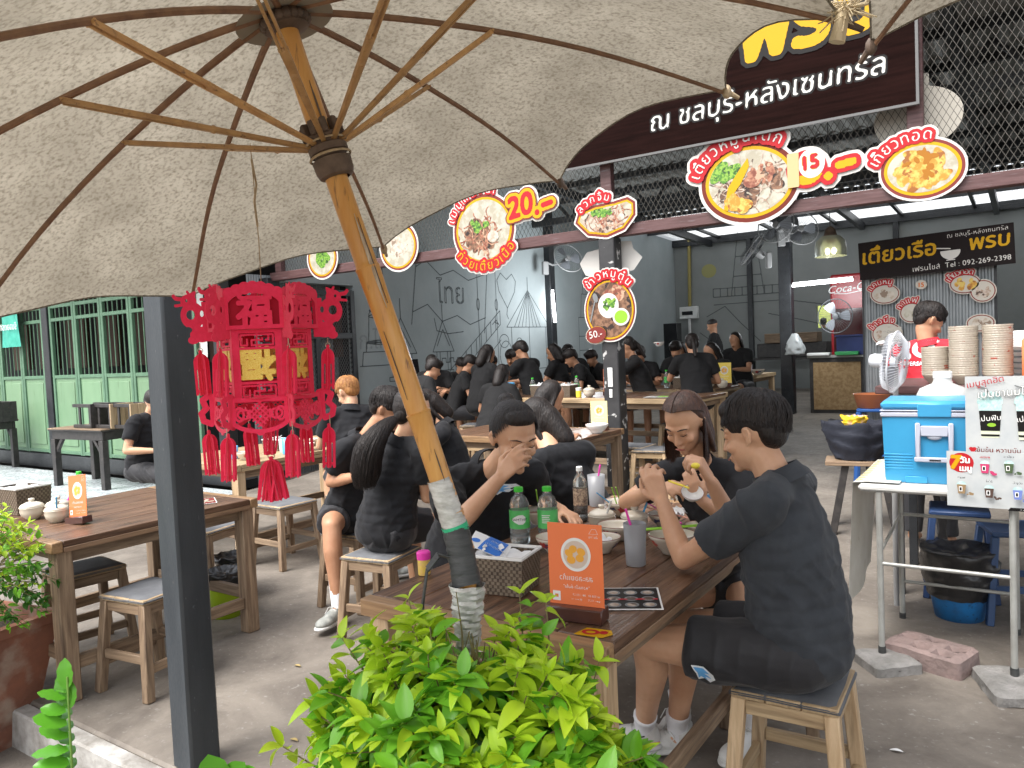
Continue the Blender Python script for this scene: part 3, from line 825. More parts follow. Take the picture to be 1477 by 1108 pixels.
stool('wooden stool with grey pad under the left table, nearest the dark pillar', -3.50, 1.99, R(8), size=.30)
stool('wooden stool with dark pad at the left edge beside the terracotta pot', -4.22, 2.05, R(-6), size=.31)
stool('wooden stool with grey pad standing free behind the left table by the lantern tassel', -4.63, 3.72, R(-2), size=.34, h=.46)
stool('wooden stool carrying the girl with the long ponytail', -2.93, 2.98, R(8), size=.31)
stool('light wooden stool carrying the student at the right of the front table', -.625, 2.41, R(2), size=.31, leg='leg_lt', seat='lt_Y')
stool('wooden stool under the student facing us at the front table', -.86, 3.05, R(4), size=.3)
stool('wooden stool hidden under the student lifting her hand to her mouth', -2.17, 2.62, R(3), size=.3)
stool('wooden stool under the student in white socks', -3.45, 3.3, R(3), size=.3)
stool('wooden stool under the blond student', -4.35, 4.15, R(-5), size=.3)
stool('wooden stool half hidden below the left table, behind the two padded ones', -4.45, 2.95, R(12), size=.3)
gs = 'stools between the hall tables'
for i, (x, y, zb, l) in enumerate([(-3.25, 6.85, .06, 'grey padded stool right of the black post, the nearer of two'), (-3.2, 7.9, .17, 'grey padded stool right of the black post, the farther of two'),
    (-3.0, 6.75, .05, 'stool tucked under the long hall table near its right end'), (-5.0, 6.7, .05, 'stool in front of the left end of the long hall table'), (-5.65, 7.5, .15, 'stool in front of the diners near the wall drawings'),
    (-2.55, 8.6, .2, 'stool at the right end of the second hall table'), (-3.55, 11.1, .2, 'stool in front of the far hall table'), (-6.5, 7.7, .17, 'stool between the two diner groups at the wall')]):
    stool(l, x, y, R(5 * i), zb, .34, .46, gs, leg='leg_lt')

# black tables with upturned black stools on the patio
def black_table(label, cx, cy, sx, sy, rz):
    t = thing('black_table', label, 'table', (cx, cy, 0), rz, 'black tables on the patio')
    for k in range(5):
        b = MB(); w = sy / 5; b.box(-sx / 2, sx / 2, -sy / 2 + k * w + .001, -sy / 2 + (k + 1) * w - .001, .72, .75, .003); b.build('plank', M['lt_X' if k % 2 else 'blackwood'] if False else M['blackwood'], t)
    b = MB(); b.box(-sx / 2 - .004, sx / 2 + .004, -sy / 2 - .004, sy / 2 + .004, .738, .752, .003); b.build('worn_edge', M['legX'], t)
    for s in (-1, 1):
        b = MB(); b.box(-sx / 2 + .03, sx / 2 - .03, s * (sy / 2 - .05) - .015, s * (sy / 2 - .05) + .015, .61, .718, .003); b.build('apron', M['blackwood'], t)
        b = MB(); b.box(s * (sx / 2 - .05) - .015, s * (sx / 2 - .05) + .015, -sy / 2 + .07, sy / 2 - .07, .611, .717, .003); b.build('apron', M['blackwood'], t)
    for a in (-1, 1):
        for c in (-1, 1):
            b = MB(); x, y = a * (sx / 2 - .06), c * (sy / 2 - .06); b.box(x - .04, x + .04, y - .04, y + .04, 0, .61, .004)
            b.beam((x - a * .03, y, .45), (x - a * .17, y, .62), .04, .04); b.build('leg', M['blackwood'], t)
    return t
black_table('black wooden table on the patio nearest the dark pillar with stools laid on top', -9.95, 5.12, 1.15, .62, R(4))
black_table('black wooden table at the left edge of the patio with stools laid on top', -13.75, 5.28, 1.25, .5, R(2))
k = 0
for (x, y, z, ry, l) in [(-10.25, 5.05, .905, 90, 'black stool lying on its side at the left of the table nearest the pillar'), (-9.88, 5.1, .905, 90, 'black stool with pale seat lying in the middle of the table nearest the pillar'), (-9.5, 5.14, .905, -90, 'black stool with pale seat lying at the right of the table nearest the pillar'),
        (-13.95, 5.3, .89, 90, 'black stool lying on the left patio table, the farther left one'), (-13.5, 5.3, .89, 90, 'black stool lying on the left patio table, the one nearer the pillar')]:
    t = stool(l, x, y, 0, z, .3, .44, 'black stools laid on patio tables', pad=False, seat='black', splay=.0)
    for c in kids(t):
        if c.name.startswith('seat_plank'): c.data.materials[0] = M['lt_Y'] if k in (1, 2) else M['blackwood']
    t.rotation_euler = (R(90), 0, R(90 if ry > 0 else 90)); t.location.x = x; t.location.x += .15; k += 1
# ------------------------------------------------------------------ people
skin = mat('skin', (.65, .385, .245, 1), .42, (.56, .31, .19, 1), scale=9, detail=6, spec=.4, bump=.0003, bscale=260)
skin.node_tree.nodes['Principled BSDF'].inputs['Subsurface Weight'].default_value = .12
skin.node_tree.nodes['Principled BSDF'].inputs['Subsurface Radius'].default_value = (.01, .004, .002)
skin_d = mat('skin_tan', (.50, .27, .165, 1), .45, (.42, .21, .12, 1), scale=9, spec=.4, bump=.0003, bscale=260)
lipm = mat('lips', (.38, .13, .1, 1), .4)
polo = mat('black_polo', (.010, .010, .012, 1), .85, (.014, .015, .018, 1), scale=20, bump=.0007, bscale=330, sheen=.06, spec=.25)
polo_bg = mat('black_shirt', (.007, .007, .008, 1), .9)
polo_g = mat('charcoal_polo', (.032, .036, .043, 1), .85, (.042, .047, .055, 1), scale=20, bump=.0007, bscale=330, sheen=.08, spec=.25)
shorts_m = mat('black_shorts', (.012, .012, .015, 1), .7, (.018, .018, .022, 1), scale=14, bump=.0006, bscale=200, sheen=.1)
redshirt = mat('red_shirt', (.62, .02, .035, 1), .8, (.5, .015, .03, 1), scale=6, bump=.001)
hair_m = mat('hair', (.008, .006, .006, 1), .5, (.018, .012, .01, 1), scale=3, stretch=(26, 26, 5), var=.1, spec=.4, bump=.006, bscale=5)
hair_b = mat('hair_brown', (.03, .014, .01, 1), .45, (.08, .036, .022, 1), scale=3, stretch=(26, 26, 4), spec=.45, bump=.005, bscale=5)
hair_bl = mat('hair_blond', (.46, .22, .07, 1), .5, (.26, .1, .03, 1), scale=3, stretch=(26, 26, 5), spec=.4, bump=.005, bscale=5)
sock_m = mat('sock', (.78, .78, .8, 1), .9, bump=.001, bscale=90)
shoe_w = mat('shoe_white', (.66, .65, .62, 1), .6, (.72, .72, .7, 1), scale=30, bump=.001, bscale=120)
shoe_g = mat('shoe_grey', (.2, .21, .2, 1), .6, (.4, .41, .38, 1), scale=16)
sole_m = mat('sole', (.6, .6, .58, 1), .5)
eye_w = mat('eye_white', (.6, .58, .55, 1), .3)
eye_k = mat('eye_dark', (.01, .008, .008, 1), .2)

def capsule(V, F, a, b, ra, rb, seg=14, flat=False):
    a, b = Vector(a), Vector(b); d = b - a; L = d.length
    if L < 1e-5: return
    d.normalize(); r = d.cross(Vector((0, 0, 1)) if abs(d.z) < .9 else Vector((1, 0, 0))).normalized(); u = d.cross(r)
    rings = [(-ra * math.sin(t), ra * math.cos(t)) for t in (1.45, 1.0, .5)] + [(0, ra), (L, rb)]
    rings += [(L + .001, rb * .5)] if flat else [(L + rb * math.sin(t), rb * math.cos(t)) for t in (.5, 1.0, 1.45)]
    o = len(V)
    for s, q in rings: V.extend([a + d * s + (r * math.cos(2 * PI * k / seg) + u * math.sin(2 * PI * k / seg)) * q for k in range(seg)])
    n = len(rings)
    for i in range(n - 1):
        for k in range(seg): F.append((o + i * seg + k, o + i * seg + (k + 1) % seg, o + (i + 1) * seg + (k + 1) % seg, o + (i + 1) * seg + k))
    F.append(tuple(o + k for k in range(seg - 1, -1, -1))); F.append(tuple(o + (n - 1) * seg + k for k in range(seg)))
def ell(V, F, c, ax, rad, nu=18, nv=12):
    c = Vector(c); o = len(V); X, Y, Z = [Vector(q) * r for q, r in zip(ax, rad)]
    for i in range(1, nv):
        t = PI * i / nv
        V.extend([c + Z * -math.cos(t) + (X * math.cos(2 * PI * k / nu) + Y * math.sin(2 * PI * k / nu)) * math.sin(t) for k in range(nu)])
    b0 = len(V); V.append(c - Z); V.append(c + Z)
    for i in range(nv - 2):
        for k in range(nu): F.append((o + i * nu + k, o + i * nu + (k + 1) % nu, o + (i + 1) * nu + (k + 1) % nu, o + (i + 1) * nu + k))
    for k in range(nu): F.append((b0, o + (k + 1) % nu, o + k)); F.append((b0 + 1, o + (nv - 2) * nu + k, o + (nv - 2) * nu + (k + 1) % nu))
def limb(V, F, pts, rs, flat=False, seg=14):
    for i in range(len(pts) - 1): capsule(V, F, pts[i], pts[i + 1], rs[i], rs[i + 1], seg, flat and i == len(pts) - 2)

def remesh(V, F, voxel, smooth, name, m, parent, folds=0.0, fseed=0, loc=None):
    me = bpy.data.meshes.new(name); L = Vector(parent.location) if parent else Vector()
    me.from_pydata([tuple(Vector(v) - L) for v in V], [], F)
    ob = bpy.data.objects.new(name, me); COL.objects.link(ob)
    md_ = ob.modifiers.new('r', 'REMESH'); md_.mode = 'VOXEL'; md_.voxel_size = voxel; md_.use_smooth_shade = True
    if smooth:
        sm = ob.modifiers.new('s', 'SMOOTH'); sm.factor = .6; sm.iterations = smooth
    dg = bpy.context.evaluated_depsgraph_get()
    m2 = bpy.data.meshes.new_from_object(ob.evaluated_get(dg)); m2.name = name
    bpy.data.objects.remove(ob); bpy.data.meshes.remove(me)
    if folds:
        n = len(m2.vertices); co = np.zeros(n * 3); no = np.zeros(n * 3)
        m2.vertices.foreach_get('co', co); m2.vertex_normals.foreach_get('vector', no)
        co = co.reshape(-1, 3); no = no.reshape(-1, 3); rs = np.random.default_rng(fseed)
        h = np.zeros(n)
        wx = co + .06 * np.sin(co[:, [1, 2, 0]] * 9 + rs.uniform(0, 6, 3)) + .02 * np.sin(co[:, [2, 0, 1]] * 27 + rs.uniform(0, 6, 3))
        for q in range(12):
            k = rs.normal(size=3); k[2] *= .8; k /= np.linalg.norm(k); k *= rs.uniform(11, 50)
            s_ = np.sin(wx @ k + rs.uniform(0, 6)); msk = np.clip(np.sin(wx @ rs.normal(size=3) * 6 + rs.uniform(0, 6)) * 1.7 - .85, 0, 1)
            h += (1 - np.abs(s_)) ** 1.6 * msk * rs.uniform(.6, 1.1)
        h -= h.min() + .25 * (h.mean() - h.min()); co += no * (h * folds)[:, None]
        m2.vertices.foreach_set('co', co.ravel())
    m2.materials.clear(); m2.materials.append(m)
    m2.polygons.foreach_set('material_index', np.zeros(len(m2.polygons), dtype=np.int32))
    m2.shade_smooth(); m2.update()
    return link(name, m2, parent)

def ik(a, b, l1, l2, pole):
    a, b, pole = Vector(a), Vector(b), Vector(pole); d = b - a; L = min(d.length, (l1 + l2) * .999); dn = d.normalized()
    x = (l1 * l1 - l2 * l2 + L * L) / (2 * L); h = math.sqrt(max(0, l1 * l1 - x * x))
    p = (pole - dn * pole.dot(dn)).normalized(); return a + dn * x + p * h

def hand(V, F, w, d, n, curl=(.5, .55, .6, .7), thumb=.5, sc=1.0, mir=1, spread=.12):
    """w wrist, d towards the fingers, n out of the back of the hand; mir: which side the thumb leaves"""
    w, d, n = Vector(w), Vector(d).normalized(), Vector(n); n = (n - d * n.dot(d)).normalized(); s = d.cross(n) * mir
    kn = []
    for i, (off, ln) in enumerate(zip((-.030, -.010, .010, .028), (.083, .088, .084, .074))):
        k = w + d * ln * sc + s * (-off) * sc; kn.append(k)
        limb(V, F, [w + s * (-off) * .55 * sc + d * .012, k], [.014 * sc, .0115 * sc], seg=10)
    limb(V, F, [kn[0], kn[1], kn[2], kn[3]], [.0115 * sc, .0115 * sc, .011 * sc, .010 * sc], seg=10)
    for i, k in enumerate(kn):
        L = (.040, .045, .042, .033)[i] * sc; c = curl[i]; a = c * .9; p = k; dr = d + s * (1.5 - i) * spread; r = .0088 * sc * (1 if i < 3 else .88)
        pts = [p]
        for seg_, ll in enumerate((L, L * .62, L * .5)):
            q = (dr.normalized() * math.cos(a) - n * math.sin(a)); p = p + q * ll; pts.append(p); a += c * (1.25 if seg_ == 0 else .8)
        limb(V, F, pts, [r * 1.08, r, r * .93, r * .8], seg=10)
    t0 = w + d * .02 * sc + s * .02 * sc; t1 = t0 + (d * .6 + s * .75 - n * .35 * thumb).normalized() * .042 * sc
    t2 = t1 + (d * .85 + s * (.45 - .5 * thumb) - n * .75 * thumb).normalized() * .032 * sc; t3 = t2 + (d * .9 - s * .35 * thumb - n * .7 * thumb).normalized() * .026 * sc
    limb(V, F, [t0, t1, t2, t3], [.015 * sc, .0115 * sc, .0098 * sc, .0085 * sc], seg=10)
    return kn

def head_axes(f, tilt=0.0):
    f = Vector(f).normalized(); u = (Vector((0, 0, 1)) - f * f.z).normalized(); r = f.cross(u)
    if tilt: q = Matrix.Rotation(tilt, 3, f); u = q @ u; r = q @ r
    return r, f, u
def head_prims(V, F, c, ax, s=1.0, detail=True):
    r, f, u = ax; c = Vector(c); P = lambda x, y, z: c + (r * x + f * y + u * z) * s
    ell(V, F, P(0, -.012, .028), ax, (.076 * s, .094 * s, .09 * s)); ell(V, F, P(0, .022, -.035), ax, (.061 * s, .066 * s, .078 * s))
    ell(V, F, P(0, .03, -.075), ax, (.044 * s, .05 * s, .04 * s)); ell(V, F, P(0, .073, -.098), ax, (.02 * s, .018 * s, .016 * s), 12, 8)
    if not detail:
        ell(V, F, P(0, .095, -.03), ax, (.014 * s, .02 * s, .022 * s), 10, 8); return
    limb(V, F, [P(0, .082, .012), P(0, .103, -.028)], [.009 * s, .0105 * s], seg=10); ell(V, F, P(0, .106, -.034), ax, (.011 * s, .012 * s, .009 * s), 10, 8)
    for q in (-1, 1):
        ell(V, F, P(q * .011, .097, -.037), ax, (.0085 * s, .009 * s, .007 * s), 10, 8)
        ell(V, F, P(q * .04, .062, -.03), ax, (.022 * s, .022 * s, .02 * s), 10, 8)
        limb(V, F, [P(q * .012, .084, .024), P(q * .05, .067, .024)], [.0085 * s, .007 * s], seg=8)
        ell(V, F, P(q * .031, .077, .006), ax, (.0155 * s, .011 * s, .0105 * s), 10, 8)
        # ear: rim and lobe
        ea = [P(q * .078, -.004, .018), P(q * .086, -.018, .022), P(q * .088, -.026, .004), P(q * .084, -.018, -.02), P(q * .077, -.006, -.03)]
        limb(V, F, ea, [.006 * s, .006 * s, .0065 * s, .006 * s, .0065 * s], seg=8); ell(V, F, P(q * .078, -.012, -.004), ax, (.008 * s, .012 * s, .024 * s), 10, 8)
    ell(V, F, P(0, .087, -.0625), ax, (.021 * s, .011 * s, .0055 * s), 12, 8); ell(V, F, P(0, .084, -.074), ax, (.018 * s, .012 * s, .0065 * s), 12, 8)

def strands(par, c, ax, pole, n, thmax, style, m, s=1.0, length=0.0, lift=1.0, wmm=2.2, tie=None, tail=None, seed=1, name='hair', part=None):
    """hair made of many thin locks lying over the skull; pole = crown or tie direction in head axes"""
    r, f, u = ax; c = Vector(c) - Vector(par.location) if par.parent is None else Vector(c); L = Vector(par.location); c0 = Vector(c)
    rs = np.random.default_rng(seed); pole = Vector(pole).normalized(); t1 = pole.cross(Vector((0, .3, 1)) if abs(pole.z) < .9 else Vector((0, 1, 0))).normalized(); t2 = pole.cross(t1)
    def surf(dv, h):  # dv in head axes -> point on ellipsoid
        x, y, z = dv; k = 1 / math.sqrt((x / .081) ** 2 + (y / .1) ** 2 + (z / (.098 if z > 0 else .11)) ** 2) * (1 + h)
        return Vector((x * k, y * k - .012, z * k + .028)) * s
    W = lambda p: c0 + r * p.x + f * p.y + u * p.z
    b = MB(); V = []; F = []
    for q in range(n):
        az = rs.uniform(0, 2 * PI); hh = rs.uniform(.0, .10) * lift; tm = thmax(math.degrees(az)) * rs.uniform(.86, 1.04); ns = 8
        az2 = az + rs.normal() * .08; pts = []; t0 = rs.uniform(.0, .35) * tm if tie is None else .04
        if part:   # parted in the middle: from the parting sideways and slightly back
            al = rs.uniform(-1.2, .82); q_ = 1 if q % 2 else -1; s0 = Vector((0, math.sin(al), math.cos(al))); sd_ = Vector((q_, -.22 - .25 * max(0, al), 0)).normalized(); t0 = .02; tm = R(98) if al > -.3 else R(88)
        for i in range(ns + 1):
            if part:
                th = t0 + (tm - t0) * i / ns; pts.append(surf(s0 * math.cos(th) + sd_ * math.sin(th), .05 + hh * math.sin(PI * min(1, .25 + .7 * i / ns)))); continue
            th = t0 + (tm - t0) * i / ns; a_ = az + (az2 - az) * i / ns + .05 * math.sin(i * .9 + q)
            dv = pole * math.cos(th) + (t1 * math.cos(a_) + t2 * math.sin(a_)) * math.sin(th)
            h = hh * (math.sin(PI * min(1, .25 + .7 * i / ns))) + .05
            pts.append(surf(dv, h))
        if tie is None and length > 0:
            p = pts[-1]; dd = (pts[-1] - pts[-2]).normalized(); ln = length * rs.uniform(.75, 1.0); wd = W(p)
            down = Vector((0, 0, -1)); dl = Vector((down.dot(r), down.dot(f), down.dot(u)))
            for i in range(1, 9): dd = (dd * .55 + dl * .45).normalized(); p = p + dd * ln / 8 + Vector((rs.normal(), rs.normal(), 0)) * .0012; pts.append(p)
        Wp = [W(p) for p in pts]; o = len(V); cen = c0 + u * .028
        for i, p in enumerate(Wp):
            d = (Wp[min(i + 1, len(Wp) - 1)] - Wp[max(i - 1, 0)]).normalized(); nn = (p - cen).normalized(); sd = d.cross(nn).normalized()
            w = wmm * .001 * (1 - .8 * (i / (len(Wp) - 1)) ** 3) * s
            V += [p - sd * w, p + nn * w * .6, p + sd * w]
        for i in range(len(Wp) - 1): F += [(o + i * 3, o + i * 3 + 1, o + i * 3 + 4, o + i * 3 + 3), (o + i * 3 + 1, o + i * 3 + 2, o + i * 3 + 5, o + i * 3 + 4)]
    if tail:
        path = [Vector(p) - L for p in tail['path']]; rads = tail['r']; nt_ = tail.get('n', 500)
        def bez(t):
            x = t * (len(path) - 1); i = min(int(x), len(path) - 2); g = x - i
            p0 = path[max(i - 1, 0)]; p1 = path[i]; p2 = path[i + 1]; p3 = path[min(i + 2, len(path) - 1)]
            return .5 * ((2 * p1) + (p2 - p0) * g + (2 * p0 - 5 * p1 + 4 * p2 - p3) * g * g + (3 * p1 - p0 - 3 * p2 + p3) * g ** 3), rads[i] + (rads[i + 1] - rads[i]) * g
        for q in range(nt_):
            an = rs.uniform(0, 2 * PI); k = math.sqrt(rs.uniform(.05, 1)); tmx = rs.uniform(.8, 1.0); o = len(V); ns = 14; prev = None
            for i in range(ns + 1):
                t = tmx * i / ns; p, rd = bez(t); p2, _ = bez(min(1, t + .02)); d = (p2 - p); d = d.normalized() if d.length > 1e-6 else Vector((0, 0, -1))
                A_ = d.cross(Vector((.3, 1, .1))).normalized(); B_ = d.cross(A_)
                pp = p + (A_ * math.cos(an + .1 * math.sin(5 * t + q)) + B_ * math.sin(an)) * rd * k; w = wmm * .0008 * (1 - .7 * (i / ns) ** 3)
                nn = (A_ * math.cos(an) + B_ * math.sin(an)); sd = d.cross(nn).normalized(); V += [pp - sd * w, pp + nn * w * .6, pp + sd * w]
            for i in range(ns): F += [(o + i * 3, o + i * 3 + 1, o + i * 3 + 4, o + i * 3 + 3), (o + i * 3 + 1, o + i * 3 + 2, o + i * 3 + 5, o + i * 3 + 4)]
    b.add(V, F); return b.build('hair_locks', m, par, 'all')

def cap(V, F, c, ax, s=1.0, low=-.0):
    r, f, u = ax; c = Vector(c); P = lambda x, y, z: c + (r * x + f * y + u * z) * s
    ell(V, F, P(0, -.02, .034), ax, (.081 * s, .098 * s, .096 * s)); ell(V, F, P(0, -.05, -.01), ax, (.07 * s, .06 * s, .07 * s))

def hull(V, F, pelvis, neck, axs, hiprt, s, belly):
    U = Vector((0, 0, 1)); n = 10
    for i in range(n + 1):
        t = i / n; c = pelvis.lerp(neck - axs[2] * .085 * s, t)
        w = np.interp(t, [0, .2, .45, .7, .9, 1], [.188, .182, .168, .176, .17, .14]); d = np.interp(t, [0, .2, .45, .7, 1], [.145, .142, .128, .128, .10]) + belly * math.sin(PI * min(1, t * 1.2))
        k = min(1, t * 2.5); X = (hiprt * (1 - k) + axs[0] * k).normalized(); Z = (U * (1 - k) + axs[2] * k).normalized(); ell(V, F, c, (X, Z.cross(X), Z), (w * s, d * s, .085 * s))
def person(label, pelvis, neck, head, hf, kn, an, wr, el=None, hd=None, group=None, voxel=.012, s=1.0, female=False, shirt=polo, hairm=hair_m, hairstyle='short', skinm=skin,
           sleeve=.62, short=True, socks=True, shoe=shoe_w, toe=None, seed=1, tilt=0.0, tail=None, folds=.0085, sh_dir=None, shw=.175, curl=None, nrm=None, thumbmir=(1, -1), poles=None, belly=0.0, collar=True, detail=None, hair_n=900, shoes=True, legs=True, standing=False):
    """kn, an, wr, el, hd: (left, right) pairs"""
    V3 = Vector; pelvis, neck, head = V3(pelvis), V3(neck), V3(head)
    t = thing('person', label, 'person', (pelvis.x, pelvis.y, 0), 0, group)
    detail = voxel < .009 if detail is None else detail
    spine = (neck - pelvis); sp = spine.normalized()
    hfv = V3(hf)
    kmid = (V3(kn[0]) + V3(kn[1])) / 2 if kn else pelvis + V3(hf)
    if sh_dir is None:
        fwd0 = (V3((kmid.x, kmid.y, 0)) - V3((pelvis.x, pelvis.y, 0))); rt = fwd0.cross(V3((0, 0, 1))).normalized()
    else: rt = V3(sh_dir).normalized()
    fw = V3((0, 0, 1)).cross(rt) if False else rt.cross(sp) * -1
    rt2 = rt
    if fw.dot(V3(hf)) < 0 and standing: pass
    hipfw = (kmid - pelvis); hipfw.z = 0; hiprt = hipfw.cross(V3((0, 0, 1))).normalized() if kn and not standing else rt
    axs = (rt, (sp.cross(rt)), sp)
    shc = neck - sp * .05 * s
    SL, SR = shc - rt * shw * s, shc + rt * shw * s
    if isinstance(head, V3): pass
    V = []; F = []
    hax = head_axes(hf, tilt)
    head_prims(V, F, head, hax, s, detail)
    nb = head - hax[1] * .012 * s - hax[2] * .06 * s
    limb(V, F, [neck - sp * .04, nb], [.058 * s, .052 * s])
    # torso
    hull(V, F, pelvis, neck, axs, hiprt, s * .9, 0); ell(V, F, pelvis, (hiprt, hiprt.cross(V3((0, 0, 1))), V3((0, 0, 1))), (.165 * s, .115 * s, .1 * s))
    limb(V, F, [SL, shc + sp * .01, SR], [.052 * s, .055 * s, .052 * s])
    E = []; 
    for i, (S_, w_) in enumerate(((SL, wr[0]), (SR, wr[1]))):
        w_ = V3(w_); e_ = V3(el[i]) if el and el[i] else ik(S_, w_, .27 * s, .245 * s, V3((poles[i] if poles else (0, 0, -1))) + rt * (.45 if i else -.45)); E.append(e_)
        limb(V, F, [S_, S_.lerp(e_, .4), e_], [.05 * s, .045 * s, .036 * s]); limb(V, F, [e_, e_.lerp(w_, .3), w_], [.036 * s, .038 * s, .0245 * s])
        d = V3(hd[i]) if hd and hd[i] else (w_ - e_).normalized(); n_ = V3(nrm[i]) if nrm and nrm[i] else V3((0, 0, 1))
        hand(V, F, w_ + d.normalized() * .0, d, n_, (curl[i] if curl and curl[i] else (.35, .4, .45, .5)), .6, s * (.92 if female else 1), thumbmir[i])
    hips = [pelvis - hiprt * .09 * s, pelvis + hiprt * .09 * s]
    if legs:
        for i in (0, 1):
            k, a = V3(kn[i]), V3(an[i]); limb(V, F, [hips[i], hips[i].lerp(k, .5), k], [.092 * s, .078 * s, .056 * s])
            back = -(hipfw.normalized()) * .018; limb(V, F, [k, k.lerp(a, .3) + back, k.lerp(a, .65) + back * .4, a], [.055 * s, .056 * s, .043 * s, .034 * s])
            td = (V3(toe[i]) - a) if toe else hipfw; td.z = 0; td.normalize(); limb(V, F, [a + V3((0, 0, -.03)), a + td * .12 + V3((0, 0, -.055))], [.035 * s, .028 * s])
    body = remesh(V, F, voxel, 3 if voxel < .009 else 1, 'body', skinm, t)
    # shirt
    V = []; F = []; fs = 1.0
    hull(V, F, pelvis, neck, axs, hiprt, s, belly); ell(V, F, pelvis + V3((0, 0, .0)), (hiprt, hiprt.cross(V3((0, 0, 1))), V3((0, 0, 1))), (.185 * s, .145 * s, .1 * s))
    limb(V, F, [SL + sp * .008, shc + sp * .03, SR + sp * .008], [.06 * s, .063 * s, .06 * s])
    for S_, e_ in ((SL, E[0]), (SR, E[1])): limb(V, F, [S_, S_.lerp(e_, sleeve * .5), S_.lerp(e_, sleeve)], [.064 * s, .067 * s, .068 * s], True, 18)
    sh = remesh(V, F, voxel * 1.15, 4 if voxel < .009 else 2, 'shirt', shirt, t, folds, seed)
    if collar and detail:
        b = MB(); T = Matrix.Translation(neck - V3(t.location) + sp * .0) @ (nb - neck + sp * .03).normalized().to_track_quat('Z', 'Y').to_matrix().to_4x4()
        b.lathe([(.083 * s, -.012), (.072 * s, .012), (.068 * s, .032), (.072 * s, .034), (.084 * s, .006), (.094 * s, -.016)], 30, T); b.build('collar', shirt, t)
    if legs:
        V = []; F = []
        cut = .68 if short else 1.0
        ell(V, F, pelvis - V3((0, 0, .01)), (hiprt, hiprt.cross(V3((0, 0, 1))), V3((0, 0, 1))), (.18 * s, .135 * s, .105 * s))
        for i in (0, 1):
            k = V3(kn[i]); g = hips[i].lerp(k, cut); 
            if short: limb(V, F, [hips[i], hips[i].lerp(k, cut * .5), g], [.105 * s, .1 * s, .094 * s], True, 20)
            else: limb(V, F, [hips[i], k, V3(an[i])], [.105 * s, .078 * s, .062 * s], True, 18)
        remesh(V, F, voxel * 1.15, 3 if voxel < .009 else 1, 'shorts' if short else 'trousers', shorts_m, t, folds * .9, seed + 5)
        if shoes:
            for i in (0, 1):
                a = V3(an[i]); k = V3(kn[i]); td = (V3(toe[i]) - a) if toe else V3(hipfw); td.z = 0; td.normalize(); sd = td.cross(V3((0, 0, 1)))
                if socks:
                    V = []; F = []; limb(V, F, [a + V3((0, 0, -.03)), a + (k - a).normalized() * .02, a + (k - a).normalized() * (.16 if socks == 2 else .07)], [.037 * s, .039 * s, .045 * s], True); remesh(V, F, .006 if detail else .012, 1, 'sock', sock_m, t)
                gz = a.z - .085
                V = []; F = []; up = V3((0, 0, 1)); B = lambda x, z: V3((a.x, a.y, gz)) + td * x + up * z
                ell(V, F, B(-.012, .045), (sd, td, up), (.036, .045, .042)); ell(V, F, B(.05, .042), (sd, td, up), (.037, .075, .04)); ell(V, F, B(.12, .03), (sd, td, up), (.043, .07, .03)); limb(V, F, [B(-.01, .05), B(-.005, .085)], [.038, .043], True)
                so = remesh(V, F, .006 if detail else .012, 2, 'shoe', shoe, t)
                V = []; F = []; ell(V, F, B(-.01, .012), (sd, td, up), (.04, .055, .02)); ell(V, F, B(.06, .01), (sd, td, up), (.038, .09, .017)); ell(V, F, B(.125, .012), (sd, td, up), (.046, .075, .018)); remesh(V, F, .006 if detail else .012, 1, 'sole', sole_m, so if False else t)
                if detail:
                    b = MB(); tl = V3(t.location)
                    for q in range(6):
                        x = .035 + q * .013; z = .093 - q * .0075; ang = .3
                        b.tube([B(x, z - .012) - sd * .022 - tl, B(x + .004, z) - tl, B(x, z - .012) + sd * .022 - tl], .0025, 6)
                    b.tube([B(.035, .09) - sd * .01 - tl, B(.02, .075) - sd * .05 - tl, B(.04, .05) - sd * .055 - tl], .002, 6); b.tube([B(.035, .09) + sd * .01 - tl, B(.03, .08) + sd * .045 - tl, B(.055, .05) + sd * .052 - tl], .002, 6)
                    b.build('laces', sole_m, t)
    # hair
    r_, f_, u_ = hax
    V = []; F = []; hs = s * 1.02
    P = lambda x, y, z: head + (r_ * x + f_ * y + u_ * z) * s
    if hairstyle == 'short':
        ell(V, F, P(0, -.014, .048), hax, (.084 * s, .1 * s, .085 * s)); ell(V, F, P(0, -.06, .01), hax, (.072 * s, .05 * s, .07 * s)); ell(V, F, P(0, .05, .085), hax, (.06 * s, .045 * s, .04 * s))
    elif hairstyle == 'bald': ell(V, F, P(0, -.018, .045), hax, (.079 * s, .095 * s, .078 * s))
    else:
        ell(V, F, P(0, -.034, .046), hax, (.0815 * s, .088 * s, .082 * s)); (ell(V, F, P(0, .02, .088), hax, (.062 * s, .05 * s, .036 * s)) if hairstyle != 'long' else None); ell(V, F, P(0, -.055, -.01), hax, (.074 * s, .055 * s, .075 * s))
        if hairstyle == 'long':
            for q in (-1, 1): limb(V, F, [P(q * .07, -.02, .03), P(q * .08, -.02, -.08), P(q * .078, -.025, -.16)], [.018, .016, .013])
            limb(V, F, [P(0, -.07, 0), P(0, -.085, -.14)], [.07, .06])
        if hairstyle == 'tail' and not detail: limb(V, F, [P(0, -.1, .02), P(0, -.13, -.05), P(0, -.13, -.2)], [.03, .028, .018])
        if hairstyle == 'bun': ell(V, F, P(0, -.1, .1), hax, (.038, .038, .035))
    hb = remesh(V, F, .006 if detail else .012, 1, 'hair', hairm, t)
